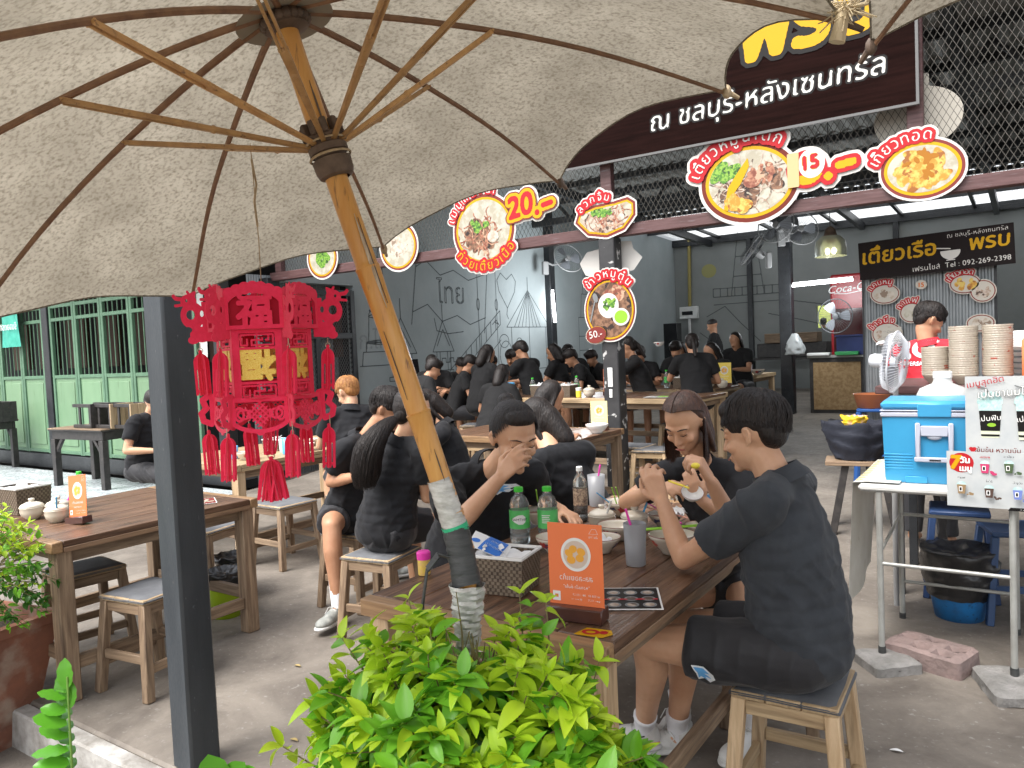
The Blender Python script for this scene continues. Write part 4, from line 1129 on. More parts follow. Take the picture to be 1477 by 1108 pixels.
    if detail and hairstyle in ('short', 'bald'):
        def tm(a):  # azimuth 0..360 around the crown; the front is where t1/t2 point forward
            return TM(a)
        pole = Vector((0.1, -.35, .93)).normalized(); t1 = pole.cross(Vector((0, 1, 0))).normalized(); t2 = pole.cross(t1)
        def TM(a):
            v = t1 * math.cos(R(a)) + t2 * math.sin(R(a)); fr = v.y
            return R(78 + 20 * max(0, fr) - 4 * abs(v.x) + 8 * max(0, -fr)) if hairstyle == 'short' else R(60)
        pole0 = Vector((0.1, -.35, .93))
        strands(t, head, hax, pole0, hair_n, TM, '', hairm, s, lift=1.7, wmm=1.9, length=.02, seed=seed)
    if detail and hairstyle in ('tail', 'bun'):
        pole = Vector((0, -.92, .12 if hairstyle == 'tail' else .7)).normalized(); t1 = pole.cross(Vector((0, .3, 1))).normalized(); t2 = pole.cross(t1)
        def TM(a):
            v = t1 * math.cos(R(a)) + t2 * math.sin(R(a)); return R(74 + 48 * max(0, v.z) + 6 * abs(v.x)) if hairstyle == 'tail' else R(88 + 20 * abs(v.x) + 6 * max(0, v.y))
        strands(t, head, hax, pole, hair_n, TM, '', hairm, s, lift=.4, wmm=1.6, tie=True, tail=tail, seed=seed)
    if detail and hairstyle == 'long':
        pole = Vector((0, .25, .97)).normalized(); t1 = pole.cross(Vector((0, 1, 0))).normalized(); t2 = pole.cross(t1)
        def TM(a):
            v = t1 * math.cos(R(a)) + t2 * math.sin(R(a)); return R(42 + 50 * abs(v.x) + 50 * max(0, -v.y)) if v.y > -.2 else R(92)
        strands(t, head, hax, pole, hair_n, TM, '', hairm, s, lift=.6, wmm=1.9, length=.2, seed=seed, part=True)
    if detail:   # brows, lashes, mouth line
        b = MB(); tl = V3(t.location); 
        for q in (-1, 1):
            b.tube([P(q * .014, .0925, .026) - tl, P(q * .032, .0895, .032) - tl, P(q * .052, .0735, .026) - tl], [.0016, .0032, .0012], 6)
            b.tube([P(q * .018, .0895, .002) - tl, P(q * .032, .0885, -.002) - tl, P(q * .046, .0785, .002) - tl], [.001, .0018, .001], 6)
        b.build('brows', hair_m, t)
        b = MB(); b.tube([P(-.021, .094, -.068) - tl, P(0, .1, -.0665) - tl, P(.021, .094, -.068) - tl], [.0022, .0042, .0022], 8); b.build('mouth', lipm, t)
    t['_head'] = 0; del t['_head']
    return t, body, sh

def seated(label, x, y, face, lean=.35, zs=.46, head_z=None, look=None, hairstyle='short', group=None, voxel=.014, arms=None, s=.95, **k):
    """generic diner; face = heading in degrees (0 = +X)"""
    f = Vector((math.cos(R(face)), math.sin(R(face)), 0)); r = f.cross(Vector((0, 0, 1))); U = Vector((0, 0, 1)); pv = Vector((x, y, zs + .1))
    nk = pv + (U * math.cos(lean) + f * math.sin(lean)) * .53 * s; hd_ = nk + (U * math.cos(lean * .9) + f * math.sin(lean * .9)) * .13 * s + f * .03
    if head_z: dz = head_z - hd_.z; pv.z += dz; nk.z += dz; hd_.z += dz
    L_ = look or (f * 1 - U * .5)
    kn = [pv + f * .42 * s - r * .12 - U * .03, pv + f * .42 * s + r * .12 - U * .03]; an = [q - U * (q.z - zs + .46 - .1) + f * .0 for q in kn]
    wr = arms or [pv + f * .42 - r * .13 + U * .24, pv + f * .42 + r * .13 + U * .24]
    wr = [w if isinstance(w, Vector) else (pv + f * w[0] + r * w[1] + U * w[2]) for w in wr]
    return person(label, pv, nk, hd_, L_, kn, an, wr, group=group, voxel=voxel, s=s, hairstyle=hairstyle, sh_dir=r, **k)
# ---- foreground diners
V_ = Vector
def decal(shirt, par, ras, fld, m, o, d, up, name='printed_logo', lift=.003):
    """project a small flat print onto a garment"""
    bvh = BVHTree.FromObject(shirt, bpy.context.evaluated_depsgraph_get()) if False else None
    me = shirt.data; bv = BVHTree.FromPolygons([v.co for v in me.vertices], [tuple(p.vertices) for p in me.polygons])
    o = V_(o) - V_(par.location); d = V_(d).normalized(); up = V_(up); up = (up - d * up.dot(d)).normalized(); r = d.cross(up)
    b = ras.mesh(fld, cut=4); out = []
    for v in b.v:
        p = o + r * v[0] + up * v[1]; h = bv.ray_cast(p - d * .3, d)
        out.append((h[0] - d * lift) if h[0] is not None else p)
    b.v = [tuple(q) for q in out]; return b.build(name, m, par)
logo_m = mat('logo_blue', (.12, .38, .72, 1), .6); logo_w = mat('logo_white', (.75, .78, .8, 1), .6)
def logo(sh, par, o, d, up, s=1.0):
    q = Ras(-.04 * s, .04 * s, -.03 * s, .03 * s, .0016)
    w = np.maximum(q.poly([np.array([(-.032, .018), (.0, .026), (.03, .012), (.034, -.004), (.02, -.02), (.004, -.012), (-.012, -.024), (-.018, -.004)]) * s]), q.zero())
    decal(sh, par, q, w, logo_w, o, d, up, 'printed_logo', .004)
    i = q.poly([np.array([(-.026, .014), (.0, .021), (.02, .010), (.004, .006), (.026, -.004), (.006, -.004), (.014, -.015), (-.004, -.008), (-.011, -.018), (-.013, .0)]) * s])
    decal(sh, par, q, i, logo_m, o, d, up, 'logo_mark', .0055)

p1, b1, s1 = person('student with bowl cut in charcoal polo on the light stool at the right', (-.60, 2.41, .565), (-.655, 2.42, 1.085), (-.73, 2.42, 1.225), (-1, .12, -.22),
    [(-1.05, 2.27, .55), (-1.02, 2.50, .53)], [(-1.19, 2.52, .125), (-1.10, 2.60, .10)], [(-1.05, 2.42, .985), (-.945, 2.62, 1.02)], el=[(-.975, 2.41, .795), (-.87, 2.70, .80)],
    hd=[(-.35, .05, .8), (-.35, -.15, .75)], nrm=[(.1, -1, .1), (.5, .1, -.2)], curl=[(.5, .6, .7, .8), (.9, 1.0, 1.1, 1.1)], thumbmir=(-1, 1), toe=[(-1.5, 2.40, .1), (-1.35, 2.42, .1)],
    voxel=.0055, s=1.0, shirt=polo_g, sh_dir=(.0, 1, 0), shw=.165, seed=3, hair_n=1500, folds=.009, belly=.02)
q = Ras(-.04, .04, -.03, .03, .002)
for c in kids(p1):
    if c.name.startswith('shorts'): logo(c, p1, (-.85, 2.0, .53), (0.05, 1, -.1), (.25, 0, 1), 1.1)

td_ = Vector((-.31, -.12, 0)).normalized(); sd2 = Vector((td_.y, -td_.x, 0)); sd2 = sd2 if sd2.y < 0 else -sd2
for (m_, pts_, rr_) in ((mat('neon_yellow', (.75, .85, .03, 1), .5), ((.03, .045, .022), (.1, .046, .02), (.16, .034, .022)), .007), (mat('neon_pink', (.8, .03, .2, 1), .5), ((-.05, .012, .03), (-.03, .036, .032), (.02, .043, .03)), .007), (shorts_m, ((.0, .040, .062), (.05, .038, .045), (.10, .040, .05)), .0045)):
    b = MB(); b.tube([Vector((-1.19, 2.52, .04)) + td_ * a + sd2 * c_ + Vector((0, 0, z)) - Vector(p1.location) for a, c_, z in pts_], [rr_ * .5, rr_, rr_ * .4], 8); b.build('shoe_stripe', m_, p1)
p2, b2, s2 = person('girl with straight brown hair facing us in a black polo, holding a small white bowl', (-.93, 3.10, .565), (-1.13, 2.99, 1.01), (-1.13, 2.85, 1.205), (-.1, -1, -.62),
    [(-1.15, 2.72, .55), (-.86, 2.68, .55)], [(-1.15, 2.75, .10), (-.88, 2.75, .10)], [(-1.02, 2.72, .93), (-1.21, 2.76, .955)], el=[(-.93, 2.88, .80), (-1.42, 2.90, .86)],
    hd=[(-.25, -.2, .55), (.9, -.35, .18)], nrm=[(.5, -.9, -.2), (-.1, -.6, .9)], curl=[(.5, .6, .6, .6), (.5, .6, .7, .8)], thumbmir=(1, -1),
    voxel=.0065, s=.93, female=True, hairm=hair_b, hairstyle='long', sh_dir=(-1, -.12, 0), shw=.165, seed=8, hair_n=1600)
logo(s2, p2, (-1.06, 2.0, .90), (0, 1, 0), (0, 0, 1), .8)
b = MB()
for z in (.93, .89): b.sphere((-1.135 + .93, 2.852 - 3.10, z), .004, 8, 6, (1, .5, 1))

p3, b3, s3 = person('student with tied up black hair at the front table, hand to the mouth', (-2.12, 2.66, .565), (-1.90, 2.62, 1.02), (-1.70, 2.50, 1.175), (1, -.62, -.45),
    [(-1.75, 2.50, .54), (-1.75, 2.78, .54)], [(-1.75, 2.48, .1), (-1.75, 2.8, .1)], [(-1.72, 2.88, .80), (-1.655, 2.33, 1.045)], el=[(-1.9, 2.98, .80), (-1.86, 2.30, .84)],
    hd=[(.8, -.4, -.1), (.7, .1, .75)], nrm=[(0, .2, 1), (.1, -1, .3)], curl=[(.4, .4, .5, .5), (.45, .55, .65, .7)], thumbmir=(1, -1),
    voxel=.006, s=1.08, female=True, hairstyle='bun', sh_dir=(-.45, -.9, 0), shw=.19, belly=.03, seed=12, hair_n=1500, tilt=R(0))
logo(s3, p3, (-1.72, 1.6, .94), (-.12, 1, 0), (0, 0, 1), .85)

p4, b4, s4 = person('diner in black bent forward with a broad back left of the peeling post', (-1.96, 3.62, .565), (-2.02, 3.28, .98), (-2.17, 3.40, 1.12), (-.9, -.1, -.6),
    [(-2.4, 3.5, .54), (-2.35, 3.75, .54)], [(-2.4, 3.5, .1), (-2.35, 3.75, .1)], [(-2.3, 3.15, .8), (-2.35, 3.6, .8)], voxel=.009, s=1.05, sh_dir=(.35, .95, .1), shw=.19, seed=15, detail=False, belly=.04, hairstyle='long', folds=.008)

tp = [(-2.765, 2.965, 1.18), (-2.775, 2.865, 1.13), (-2.80, 2.80, 1.04), (-2.825, 2.79, .93), (-2.84, 2.79, .84)]
p5, b5, s5 = person('girl with a long black ponytail seen from behind in a black polo', (-2.92, 3.0, .565), (-2.80, 3.03, 1.055), (-2.735, 3.08, 1.21), (.75, .8, -.25),
    [(-2.75, 3.4, .54), (-3.05, 3.38, .54)], [(-2.75, 3.4, .1), (-3.05, 3.38, .1)], [(-3.0, 3.45, .82), (-2.77, 3.33, .70)], el=[(-3.08, 3.25, .74), (-2.69, 3.1, .75)],
    voxel=.0065, s=.97, female=True, hairstyle='tail', sh_dir=(.96, .05, 0), shw=.168, seed=20, hair_n=1500, tail=dict(path=tp, r=[.022, .05, .075, .078, .05], n=2600), toe=[(-2.75, 3.6, .1), (-3.05, 3.6, .1)])

p6, b6, s6 = person('student in black shorts and long white socks leaning in behind the ponytail girl', (-3.42, 3.24, .565), (-3.27, 3.22, 1.03), (-3.10, 3.26, 1.20), (.9, .5, -.5),
    [(-3.31, 2.98, .56), (-3.6, 3.6, .55)], [(-3.26, 2.95, .115), (-3.6, 3.7, .1)], [(-3.12, 3.02, .85), (-3.1, 3.5, .8)], el=[(-3.36, 3.04, .80), (-3.2, 3.6, .78)],
    voxel=.0075, s=.98, hairstyle='short', sh_dir=(.35, -.92, 0) if False else (-.1, .99, 0), shw=.165, seed=25, socks=2, toe=[(-3.22, 2.7, .1), (-3.5, 3.9, .1)], skinm=skin_d, shoe=shoe_g, hair_n=800, detail=True)
p7, b7, s7 = seated('student with bleached blond hair seen from behind the red lantern', -4.20, 4.06, 150, lean=.2, hairstyle='short', hairm=hair_bl, voxel=.009, s=.95, detail=True, seed=31, look=Vector((-.9, .1, -.5)), head_z=1.235)
p8, b8, s8 = person('girl with long black hair hanging over her face behind the bamboo pole', (-3.45, 4.35, .565), (-3.50, 4.25, .99), (-3.62, 4.2, 1.13), (-.6, -.6, -.7), [(-3.85, 4.1, .54), (-3.75, 4.0, .54)], [(-3.85, 4.1, .1), (-3.75, 4.0, .1)],
    [(-3.8, 3.95, .8), (-3.9, 4.1, .8)], voxel=.009, s=.93, hairstyle='long', sh_dir=(-.5, .85, 0), detail=True, seed=35, hair_n=1300)
p9, b9, s9 = seated('student in black half hidden behind the dark pillar with his back to the shop front', -6.98, 4.0, 10, lean=.25, voxel=.010, s=.98, seed=40, head_z=1.16, look=Vector((1, -.1, -.5)), short=False, detail=False, arms=[(.35, -.15, .2), (.33, .15, .2)])
# ---- diners in the hall
gb = 'students in black eating in the dining hall'
hall = [
 ('student by the wall drawings bent over a bowl behind a green bottle', -6.45, 7.75, -60, .5, 1.36, 'short', None),
 ('student with thick black hair seen from behind at the wall side table', -5.42, 7.25, 75, .25, 1.45, 'long', None),
 ('student facing us between two classmates under the wall drawings', -6.0, 8.95, -75, .3, 1.385, 'short', None),
 ('student in profile behind the tall one at the wall side table', -5.55, 8.75, -150, .35, 1.40, 'short', None),
 ('student with full black hair in profile stretching an arm over the wall side table', -4.85, 7.65, 175, .3, 1.485, 'short', [(.55, -.1, .22), (.5, .12, .22)]),
 ('student with long hair at the corner post beyond the wall drawings', -5.2, 8.9, 190, .2, 1.43, 'long', None),
 ('student far back bending low beside the corner post', -5.4, 9.7, -90, .5, 1.42, 'short', None),
 ('student far back with arms folded right of the corner post', -5.0, 9.9, -120, .5, 1.33, 'short', None),
 ('student raising a small white bowl right of the peeling post', -3.62, 8.05, -150, .3, 1.47, 'tail', [(.42, -.05, .50), (.3, .12, .3)]),
 ('long haired student from behind, right of the one raising a bowl', -2.92, 7.75, 120, .35, 1.47, 'tail', [(.45, -.16, .38), (.35, .1, .2)]),
 ('girl facing us behind noodle bowls at the far hall table', -3.35, 10.6, -100, .2, 1.48, 'long', None),
 ('student bent forward behind the bamboo pole near the menu boards', -5.75, 6.3, 60, .6, 1.33, 'short', None),
 ('dark haired diner just behind the student with tied up hair', -3.0, 4.35, 60, .55, 1.16, 'long', None),
]
hall += [('student between the bent one and the thick haired one at the wall', -6.05, 7.55, 40, .35, 1.34, 'short', None), ('student leaning in just right of the corner post group', -4.75, 8.9, -140, .45, 1.36, 'short', None),
 ('student in the gap between the post and the raised bowl, far behind', -4.35, 9.6, -80, .3, 1.36, 'short', None), ('student with back to us left of the blue cup on the hall table', -5.75, 7.9, 110, .35, 1.33, 'short', None),
 ('student seated at the far left end of the wall side tables', -6.9, 8.6, -20, .45, 1.30, 'short', None), ('student squeezed in behind the tissue box of the second hall table', -3.85, 9.75, -95, .3, 1.40, 'short', None), ('student with head down right of the yellow menu card', -3.15, 9.5, -120, .45, 1.36, 'long', None), ('student back to us in front of the long hall table, left part', -4.9, 6.75, 95, .5, 1.22, 'long', None),
 ('second student far back beside the loudspeaker', -4.3, 11.2, -110, .35, 1.38, 'long', None)]
for i, (l, x, y, fc, ln, hz, hs, arms) in enumerate(hall):
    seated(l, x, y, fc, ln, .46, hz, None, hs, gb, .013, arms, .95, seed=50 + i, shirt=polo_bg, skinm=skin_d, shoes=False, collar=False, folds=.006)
def standing_p(label, x, y, z0, hgt, face, look, shirt, arms, hs='short', voxel=.012, legs=True, **k):
    s = hgt / 1.72; f = Vector((math.cos(R(face)), math.sin(R(face)), 0)); r = f.cross(Vector((0, 0, 1))); U = Vector((0, 0, 1)); pv = Vector((x, y, z0 + .93 * s))
    kn = [pv - r * .1 - U * .45 * s + f * .03, pv + r * .1 - U * .45 * s + f * .03]; an = [pv - r * .11 - U * .84 * s, pv + r * .11 - U * .84 * s]
    w = [pv + f * a[0] + r * a[1] + U * a[2] for a in arms]
    return person(label, pv, pv + U * .50 * s + f * .03, pv + U * .66 * s + f * .06, look, kn, an, w, s=s, sh_dir=r, shirt=shirt, hairstyle=hs, voxel=voxel, short=False, standing=True, shoes=False, **k)
pr_, br_, sr_ = standing_p('cook in a red shirt printed 20 standing at the noodle stall', -.60, 5.95, .03, 1.68, 80, Vector((.75, .5, -.5)), redshirt, [(.35, -.2, .15), (.4, .15, .15)], voxel=.009, detail=True, seed=70, skinm=skin_d)
standing_p('man in black with short hair standing far back by the lighthouse drawing', -4.60, 13.2, .2, 1.68, 190, Vector((-1, -.3, -.4)), polo_bg, [(.3, -.2, .1), (.3, .2, .1)], hs='bald', voxel=.014, seed=71, skinm=skin_d)
standing_p('dark figure against the small bright window of the back wall', -4.43, 20.8, .2, 1.74, 90, Vector((0, 1, 0)), polo_bg, [(.1, -.25, 0), (.1, .25, 0)], voxel=.016, seed=72, skinm=skin_d)
# print on the red shirt
q = Ras(-.16, .16, -.14, .14, .003)
def jersey(f, m, nm, lift): decal(sr_, pr_, q, f, m, (-.70, 5.3, 1.36), (.05, 1, 0), (0, 0, 1), nm, lift)
jersey(np.maximum(q.text('2', -.07, -.02, .17, bold=.014), np.clip(q.ell(.055, .035, .072, .058) - q.ell(.055, .035, .034, .03), 0, 1)), logo_w, 'printed_number', .006)
jersey(q.ell(.055, .035, .022, .022), redshirt, 'number_dot', .007)
jersey(q.text('ANNIVERSARY', -.02, -.075, .038, bold=.003), logo_w, 'printed_word', .006)
jersey(q.text('th', .135, .075, .035, bold=.002), logo_w, 'printed_suffix', .006)
# ------------------------------------------------------------------ printed signs
def pm(name, h, r=.55, g=.70, **k): return mat('print_' + name, C(h, g), r, spec=.3, **k)
PW = pm('white', '#efece6'); PR = pm('red', '#c8202a'); PB = pm('brown', '#7c2c1c'); PY = pm('yellow', '#f2ba04', g=.62); PO = pm('orange', '#ee7a1c'); PK = pm('black', '#0c0807'); PG = pm('green', '#5c9a28'); PLG = pm('lime', '#9ccf3c')
PMK = pm('maroon', '#8e3a34'); PBG = pm('board_back', '#d9d3c6'); PGR = pm('grey', '#8c8f90'); PBL = pm('blue', '#1d4fa8')
def foodm(name, a, b_, c_=None, sc=60): return mat('food_' + name, C(a, .68), .5, C(b_, .68), scale=sc, detail=3, lo=.42, hi=.58, col3=C(c_, .68) if c_ else None, scale3=sc * .6, lo3=.55, hi3=.6)
F_soup = foodm('soup', '#6b4a35', '#a0765a', '#2e1b14', 22); F_bowl = foodm('bowl', '#d8d3c2', '#c0b8a2', None, 14); F_meat = foodm('meat', '#8c4a36', '#c68a6c', '#d9b394', 30)
F_fry = foodm('fried', '#d79a2e', '#f0cf6a', '#a8641c', 24); F_herb = foodm('herbs', '#4d8a25', '#9ac84a', '#2c5a1a', 50); F_nood = foodm('noodle', '#b59a84', '#e0cfbe', '#5c463a', 34); F_ball = foodm('ball', '#c9b8a4', '#e6dccd', '#9b8470', 20)
SIGN_T = Matrix.Rotation(R(90), 4, 'X')
def sign(name, label, cat, loc, layers, th=.006, rz=0.0, rot=None, group=None, names=None, step=.0011):
    t = thing(name, label, cat, loc, rz, group, rot)
    layers[0][0].mesh(layers[0][1], th, None, SIGN_T, 0).build('board', layers[0][2], t, False)
    b = MB(); ms = []
    for i, (ras, f, m) in enumerate(layers[1:]):
        if m not in ms: ms.append(m)
        b.cur = ms.index(m); ras.mesh(f, 0, b, SIGN_T, step * (i + 1))
    if b.v: o = b.build('print', ms, t, False); o['kind'] = 'stuff'
    return t
def blobs(q, mask, cx, cy, rx, ry, n, r0, r1, seed, asp=1.8):
    rs = np.random.default_rng(seed); f = q.zero()
    for i in range(n):
        a = rs.uniform(0, 2 * PI); k = math.sqrt(rs.uniform(0, 1)); r = rs.uniform(r0, r1)
        f = np.maximum(f, q.ell(cx + rx * k * math.cos(a), cy + ry * k * math.sin(a), r * rs.uniform(1, asp), r, rs.uniform(0, PI)))
    return np.minimum(f, mask)
def squig(q, mask, cx, cy, rx, ry, n, w, seed):
    rs = np.random.default_rng(seed); f = q.zero()
    for i in range(n):
        x = cx + rs.uniform(-rx, rx); y = cy + rs.uniform(-ry, ry); a = rs.uniform(0, 6.3); p = [(x, y)]
        for k in range(6): a += rs.uniform(-.7, .7); x += math.cos(a) * rx * .14; y += math.sin(a) * rx * .14; p.append((x, y))
        f = np.maximum(f, q.line(p, w))
    return np.minimum(f, mask)
mx = np.maximum; mn = np.minimum

# --- noodle sign with the 15 price
q = Ras(-.62, .95, -.50, .55, .0085)
e0 = q.ell(0, 0, .40, .325, R(-6)); e1_ = q.ell(0, 0, .365, .29, R(-6)); e2_ = q.ell(0, 0, .335, .262, R(-6))
tx = q.arc(['เ', 'ตี๋', 'ย', 'ว', 'ห', 'มู', 'น้ำ', 'ต', 'ก'], -.0, -.03, .435, .36, R(163), R(52), .135, .004)
halo = q.grow(tx, .036); c15 = q.ell(.50, .07, .10, .115); t15 = q.text('15', .50, .03, .15, R(4), bold=.010)
dash = q.line([(.70, .02), (.80, .035)], .05); dot = q.ell(.62, -.05, .028, .03); ring = q.ell(.46, .03, .155, .15)
ph = mx(mx(q.grow(dash, .04), q.grow(dot, .042)), ring)
allr = mx(mx(q.ell(0, 0, .40, .325, R(-6)), halo), ph)
L = [(q, q.grow(allr, .03), PW), (q, mx(e0, q.zero()), PB), (q, mx(e1_, q.zero()), PY), (q, e2_, F_bowl), (q, blobs(q, e2_, .02, -.06, .24, .16, 26, .02, .05, 1), F_soup),
     (q, squig(q, e2_, 0, -.05, .26, .16, 40, .009, 2), F_nood), (q, blobs(q, e2_, .12, .06, .14, .07, 22, .012, .025, 3), F_meat), (q, blobs(q, e2_, -.18, .12, .08, .05, 8, .03, .05, 4, 3), F_herb),
     (q, mn(e2_, q.poly([np.array([(-.22, -.24), (-.17, -.02), (-.08, .1), (.0, .2), (.01, .13), (-.06, .0), (-.16, -.12), (-.18, -.25)])])), PY), (q, mn(e2_, blobs(q, e2_, -.08, -.16, .1, .06, 9, .03, .05, 5)), F_fry), (q, mn(e2_, q.ell(.03, -.0, .07, .05)), F_meat),
     (q, mx(halo, ph), PR), (q, mx(mx(q.grow(dash, -.0), dot), mn(q.ell(.46, .03, .125, .12), 1 - q.rect(-1, 1, -.02, 1))), PY), (q, c15, PW), (q, mx(tx, q.zero()), PW), (q, q.grow(t15, .008), PY), (q, t15, PR), (q, q.rect(.315, .405, -.10, .17), mat('masking_tape', C('#c9a97c'), .8))]
sign('menu_sign', 'large oval noodle sign with the price 15 hanging on the metal screen', 'menu sign', (-1.92, 6.415, 2.80), L, rz=0)
# --- wonton sign
q = Ras(-.42, .42, -.32, .42, .008)
E_ = [q.ell(0, -.02, .275 - k, .215 - k, R(-4)) for k in (0, .022, .045)]
tx = q.arc(['เกี๊', 'ย', 'ว', 'ท', 'อ', 'ด'], -.02, -.045, .29, .235, R(160), R(72), .115, .003); halo = q.grow(tx, .026)
L = [(q, q.grow(mx(E_[0], halo), .02), PW), (q, E_[0], PMK), (q, E_[1], PY), (q, E_[2], F_bowl), (q, blobs(q, E_[2], 0, -.03, .17, .12, 34, .02, .04, 9, 2.6), F_fry), (q, blobs(q, E_[2], 0, -.0, .14, .1, 12, .012, .02, 10, 3), pm('fryd', '#b9791f')), (q, halo, PR), (q, tx, PW)]
sign('menu_sign', 'oval fried wonton sign on the metal screen right of the 15 sign', 'menu sign', (-.655, 6.415, 2.72), L)
q = Ras(-.36, .36, -.3, .42, .01)
o = sign('sign_back', 'blank cream back of a round sign behind the screen above the wonton sign', 'sign', (-.70, 6.62, 3.12), [(q, mx(q.ell(0, 0, .3, .23), q.rect(-.1, .08, .1, .32)), PBG)])
# --- dipping noodles sign
q = Ras(-.42, .42, -.28, .40, .0075)
sh_ = lambda s: q.poly([np.array([(-.31, -.02), (-.27, .08), (-.1, .12), (.1, .13), (.24, .15), (.31, .10), (.31, -.02), (.2, -.14), (.02, -.19), (-.18, -.15)]) * s])
tx = q.arc(['ล', 'ว', 'ก', 'จิ้', 'ม'], -.04, -.12, .26, .275, R(142), R(68), .10, .003); halo = q.grow(tx, .026); S2 = q.grow(sh_(1), -.024); S3 = q.grow(sh_(1), -.042)
L = [(q, q.grow(mx(sh_(1), halo), .018), PW), (q, sh_(1), PMK), (q, S2, PY), (q, S3, F_bowl), (q, blobs(q, S3, 0, -.03, .2, .1, 26, .018, .035, 12), F_nood), (q, squig(q, S3, 0, -.03, .2, .1, 34, .008, 13), F_meat), (q, blobs(q, S3, -.03, .05, .1, .04, 16, .012, .022, 14), F_herb), (q, mn(S3, q.ell(.17, -.02, .035, .03)), F_ball), (q, halo, PR), (q, tx, PW)]
sign('menu_sign', 'boat shaped dipping noodle sign just above the peeling black post', 'menu sign', (-3.25, 6.415, 2.69), L)
# --- recommended menu with the 20 price
q = Ras(-.56, .90, -.52, .52, .0085)
E_ = [q.ell(0, 0, .38 - k, .36 - k) for k in (0, .03, .055)]
t1_ = q.arc(['เ', 'มนู'[0:1], 'นู', 'แ', 'น', 'ะ', 'นำ'], 0, 0, .385, .37, R(165), R(62), .125, .003); h1_ = q.grow(t1_, .022)
t2_ = q.arc(['ก๋', 'ว', 'ย', 'เ', 'ตี๋', 'ย', 'ว', 'เ', 'นื้', 'อ'], 0, .03, .44, .44, R(215), R(332), .13, .004, inward=True); h2_ = q.grow(t2_, .028)
n20 = q.text('20', .47, .08, .30, R(8), .12, .014); nd = mx(q.ell(.66, .09, .028, .028), q.line([(.73, .15), (.82, .165)], .05)); n20 = mx(n20, nd)
L = [(q, q.grow(mx(mx(E_[0], h1_), mx(h2_, q.grow(n20, .045))), .022), PW), (q, E_[0], PMK), (q, E_[1], PY), (q, E_[2], F_bowl), (q, blobs(q, E_[2], -.05, -.05, .2, .15, 24, .03, .06, 20), F_soup), (q, squig(q, E_[2], -.05, -.06, .2, .14, 34, .012, 21), F_meat), (q, blobs(q, E_[2], -.05, .06, .11, .06, 14, .015, .03, 22), F_herb), (q, mn(E_[2], q.ell(.12, -.08, .07, .06)), F_ball),
     (q, mx(h1_, h2_), PR), (q, t1_, PW), (q, t2_, PY), (q, q.grow(n20, .045), PMK), (q, q.grow(n20, .034), PY), (q, n20, PR)]
sign('menu_sign', 'round noodle sign with the price 20 hanging at the edge of the parasol', 'menu sign', (-4.63, 6.415, 2.74), L)
# --- rice sign with the 50 price on the post
q = Ras(-.34, .34, -.36, .44, .0065)
E_ = [q.ell(0, -.02, .255 - k, .285 - k) for k in (0, .015, .03)]
tx = q.arc(['ข้า', 'ว', 'ห', 'มู', 'ตุ๋', 'น'], 0, -.02, .265, .30, R(142), R(40), .105, .003); halo = q.grow(tx, .024)
e50 = q.ell(-.145, -.245, .105, .075, R(10)); t50 = q.text('50.-', -.145, -.268, .095, R(8), bold=.004)
L = [(q, q.grow(mx(mx(E_[0], halo), e50), .014), PW), (q, E_[0], PMK), (q, E_[1], PY), (q, E_[2], F_soup), (q, blobs(q, E_[2], .06, .13, .13, .05, 14, .018, .03, 30), F_meat), (q, mn(E_[2], q.ell(-.01, .02, .105, .115)), PW), (q, blobs(q, E_[2], .0, .04, .06, .05, 20, .01, .02, 31), F_herb), (q, mn(E_[2], q.ell(.115, -.09, .085, .08)), PW), (q, mn(E_[2], q.ell(.115, -.09, .066, .06)), PLG),
     (q, mn(E_[2], mx(q.ell(-.14, .1, .025, .045, .3), q.line([(-.15, .06), (-.2, -.12)], .014))), PGR), (q, halo, PR), (q, tx, PW), (q, q.grow(e50, .006), PY), (q, e50, PMK), (q, t50, PW)]
sign('menu_sign', 'oval stewed pork rice sign with the price 50 fixed on the peeling black post', 'menu sign', (-3.225, 6.40, 1.855), L)
q = Ras(-.4, .4, -.25, .25, .01)
sign('sign_back', 'blank white leaf shaped sign back behind the peeling black post', 'sign', (-3.30, 6.60, 2.31), [(q, q.poly([np.array([(-.33, .0), (-.25, .1), (-.05, .13), (.1, .17), (.22, .16), (.24, .09), (.33, .0), (.24, -.11), (.1, -.13), (-.1, -.16), (-.27, -.12)])]), PW)])
# --- two round signs behind the parasol
for (x, z, r, mm, l, sd) in ((-7.03, 2.70, .25, F_herb, 'small round bowl sign on the screen left of the bamboo pole', 40), (-5.80, 2.70, .27, F_ball, 'small round meatball sign on the screen right of the bamboo pole', 41)):
    q = Ras(-.34, .34, -.34, .34, .009); E_ = [q.ell(0, 0, r + .02 - k, r + .01 - k) for k in (0, .02, .04, .06)]
    sign('menu_sign', l, 'menu sign', (x, 6.415, z), [(q, E_[0], PW), (q, E_[1], PMK), (q, E_[2], PY), (q, E_[3], F_bowl), (q, blobs(q, E_[3], 0, 0, .1, .09, 14, .03, .05, sd), mm)])

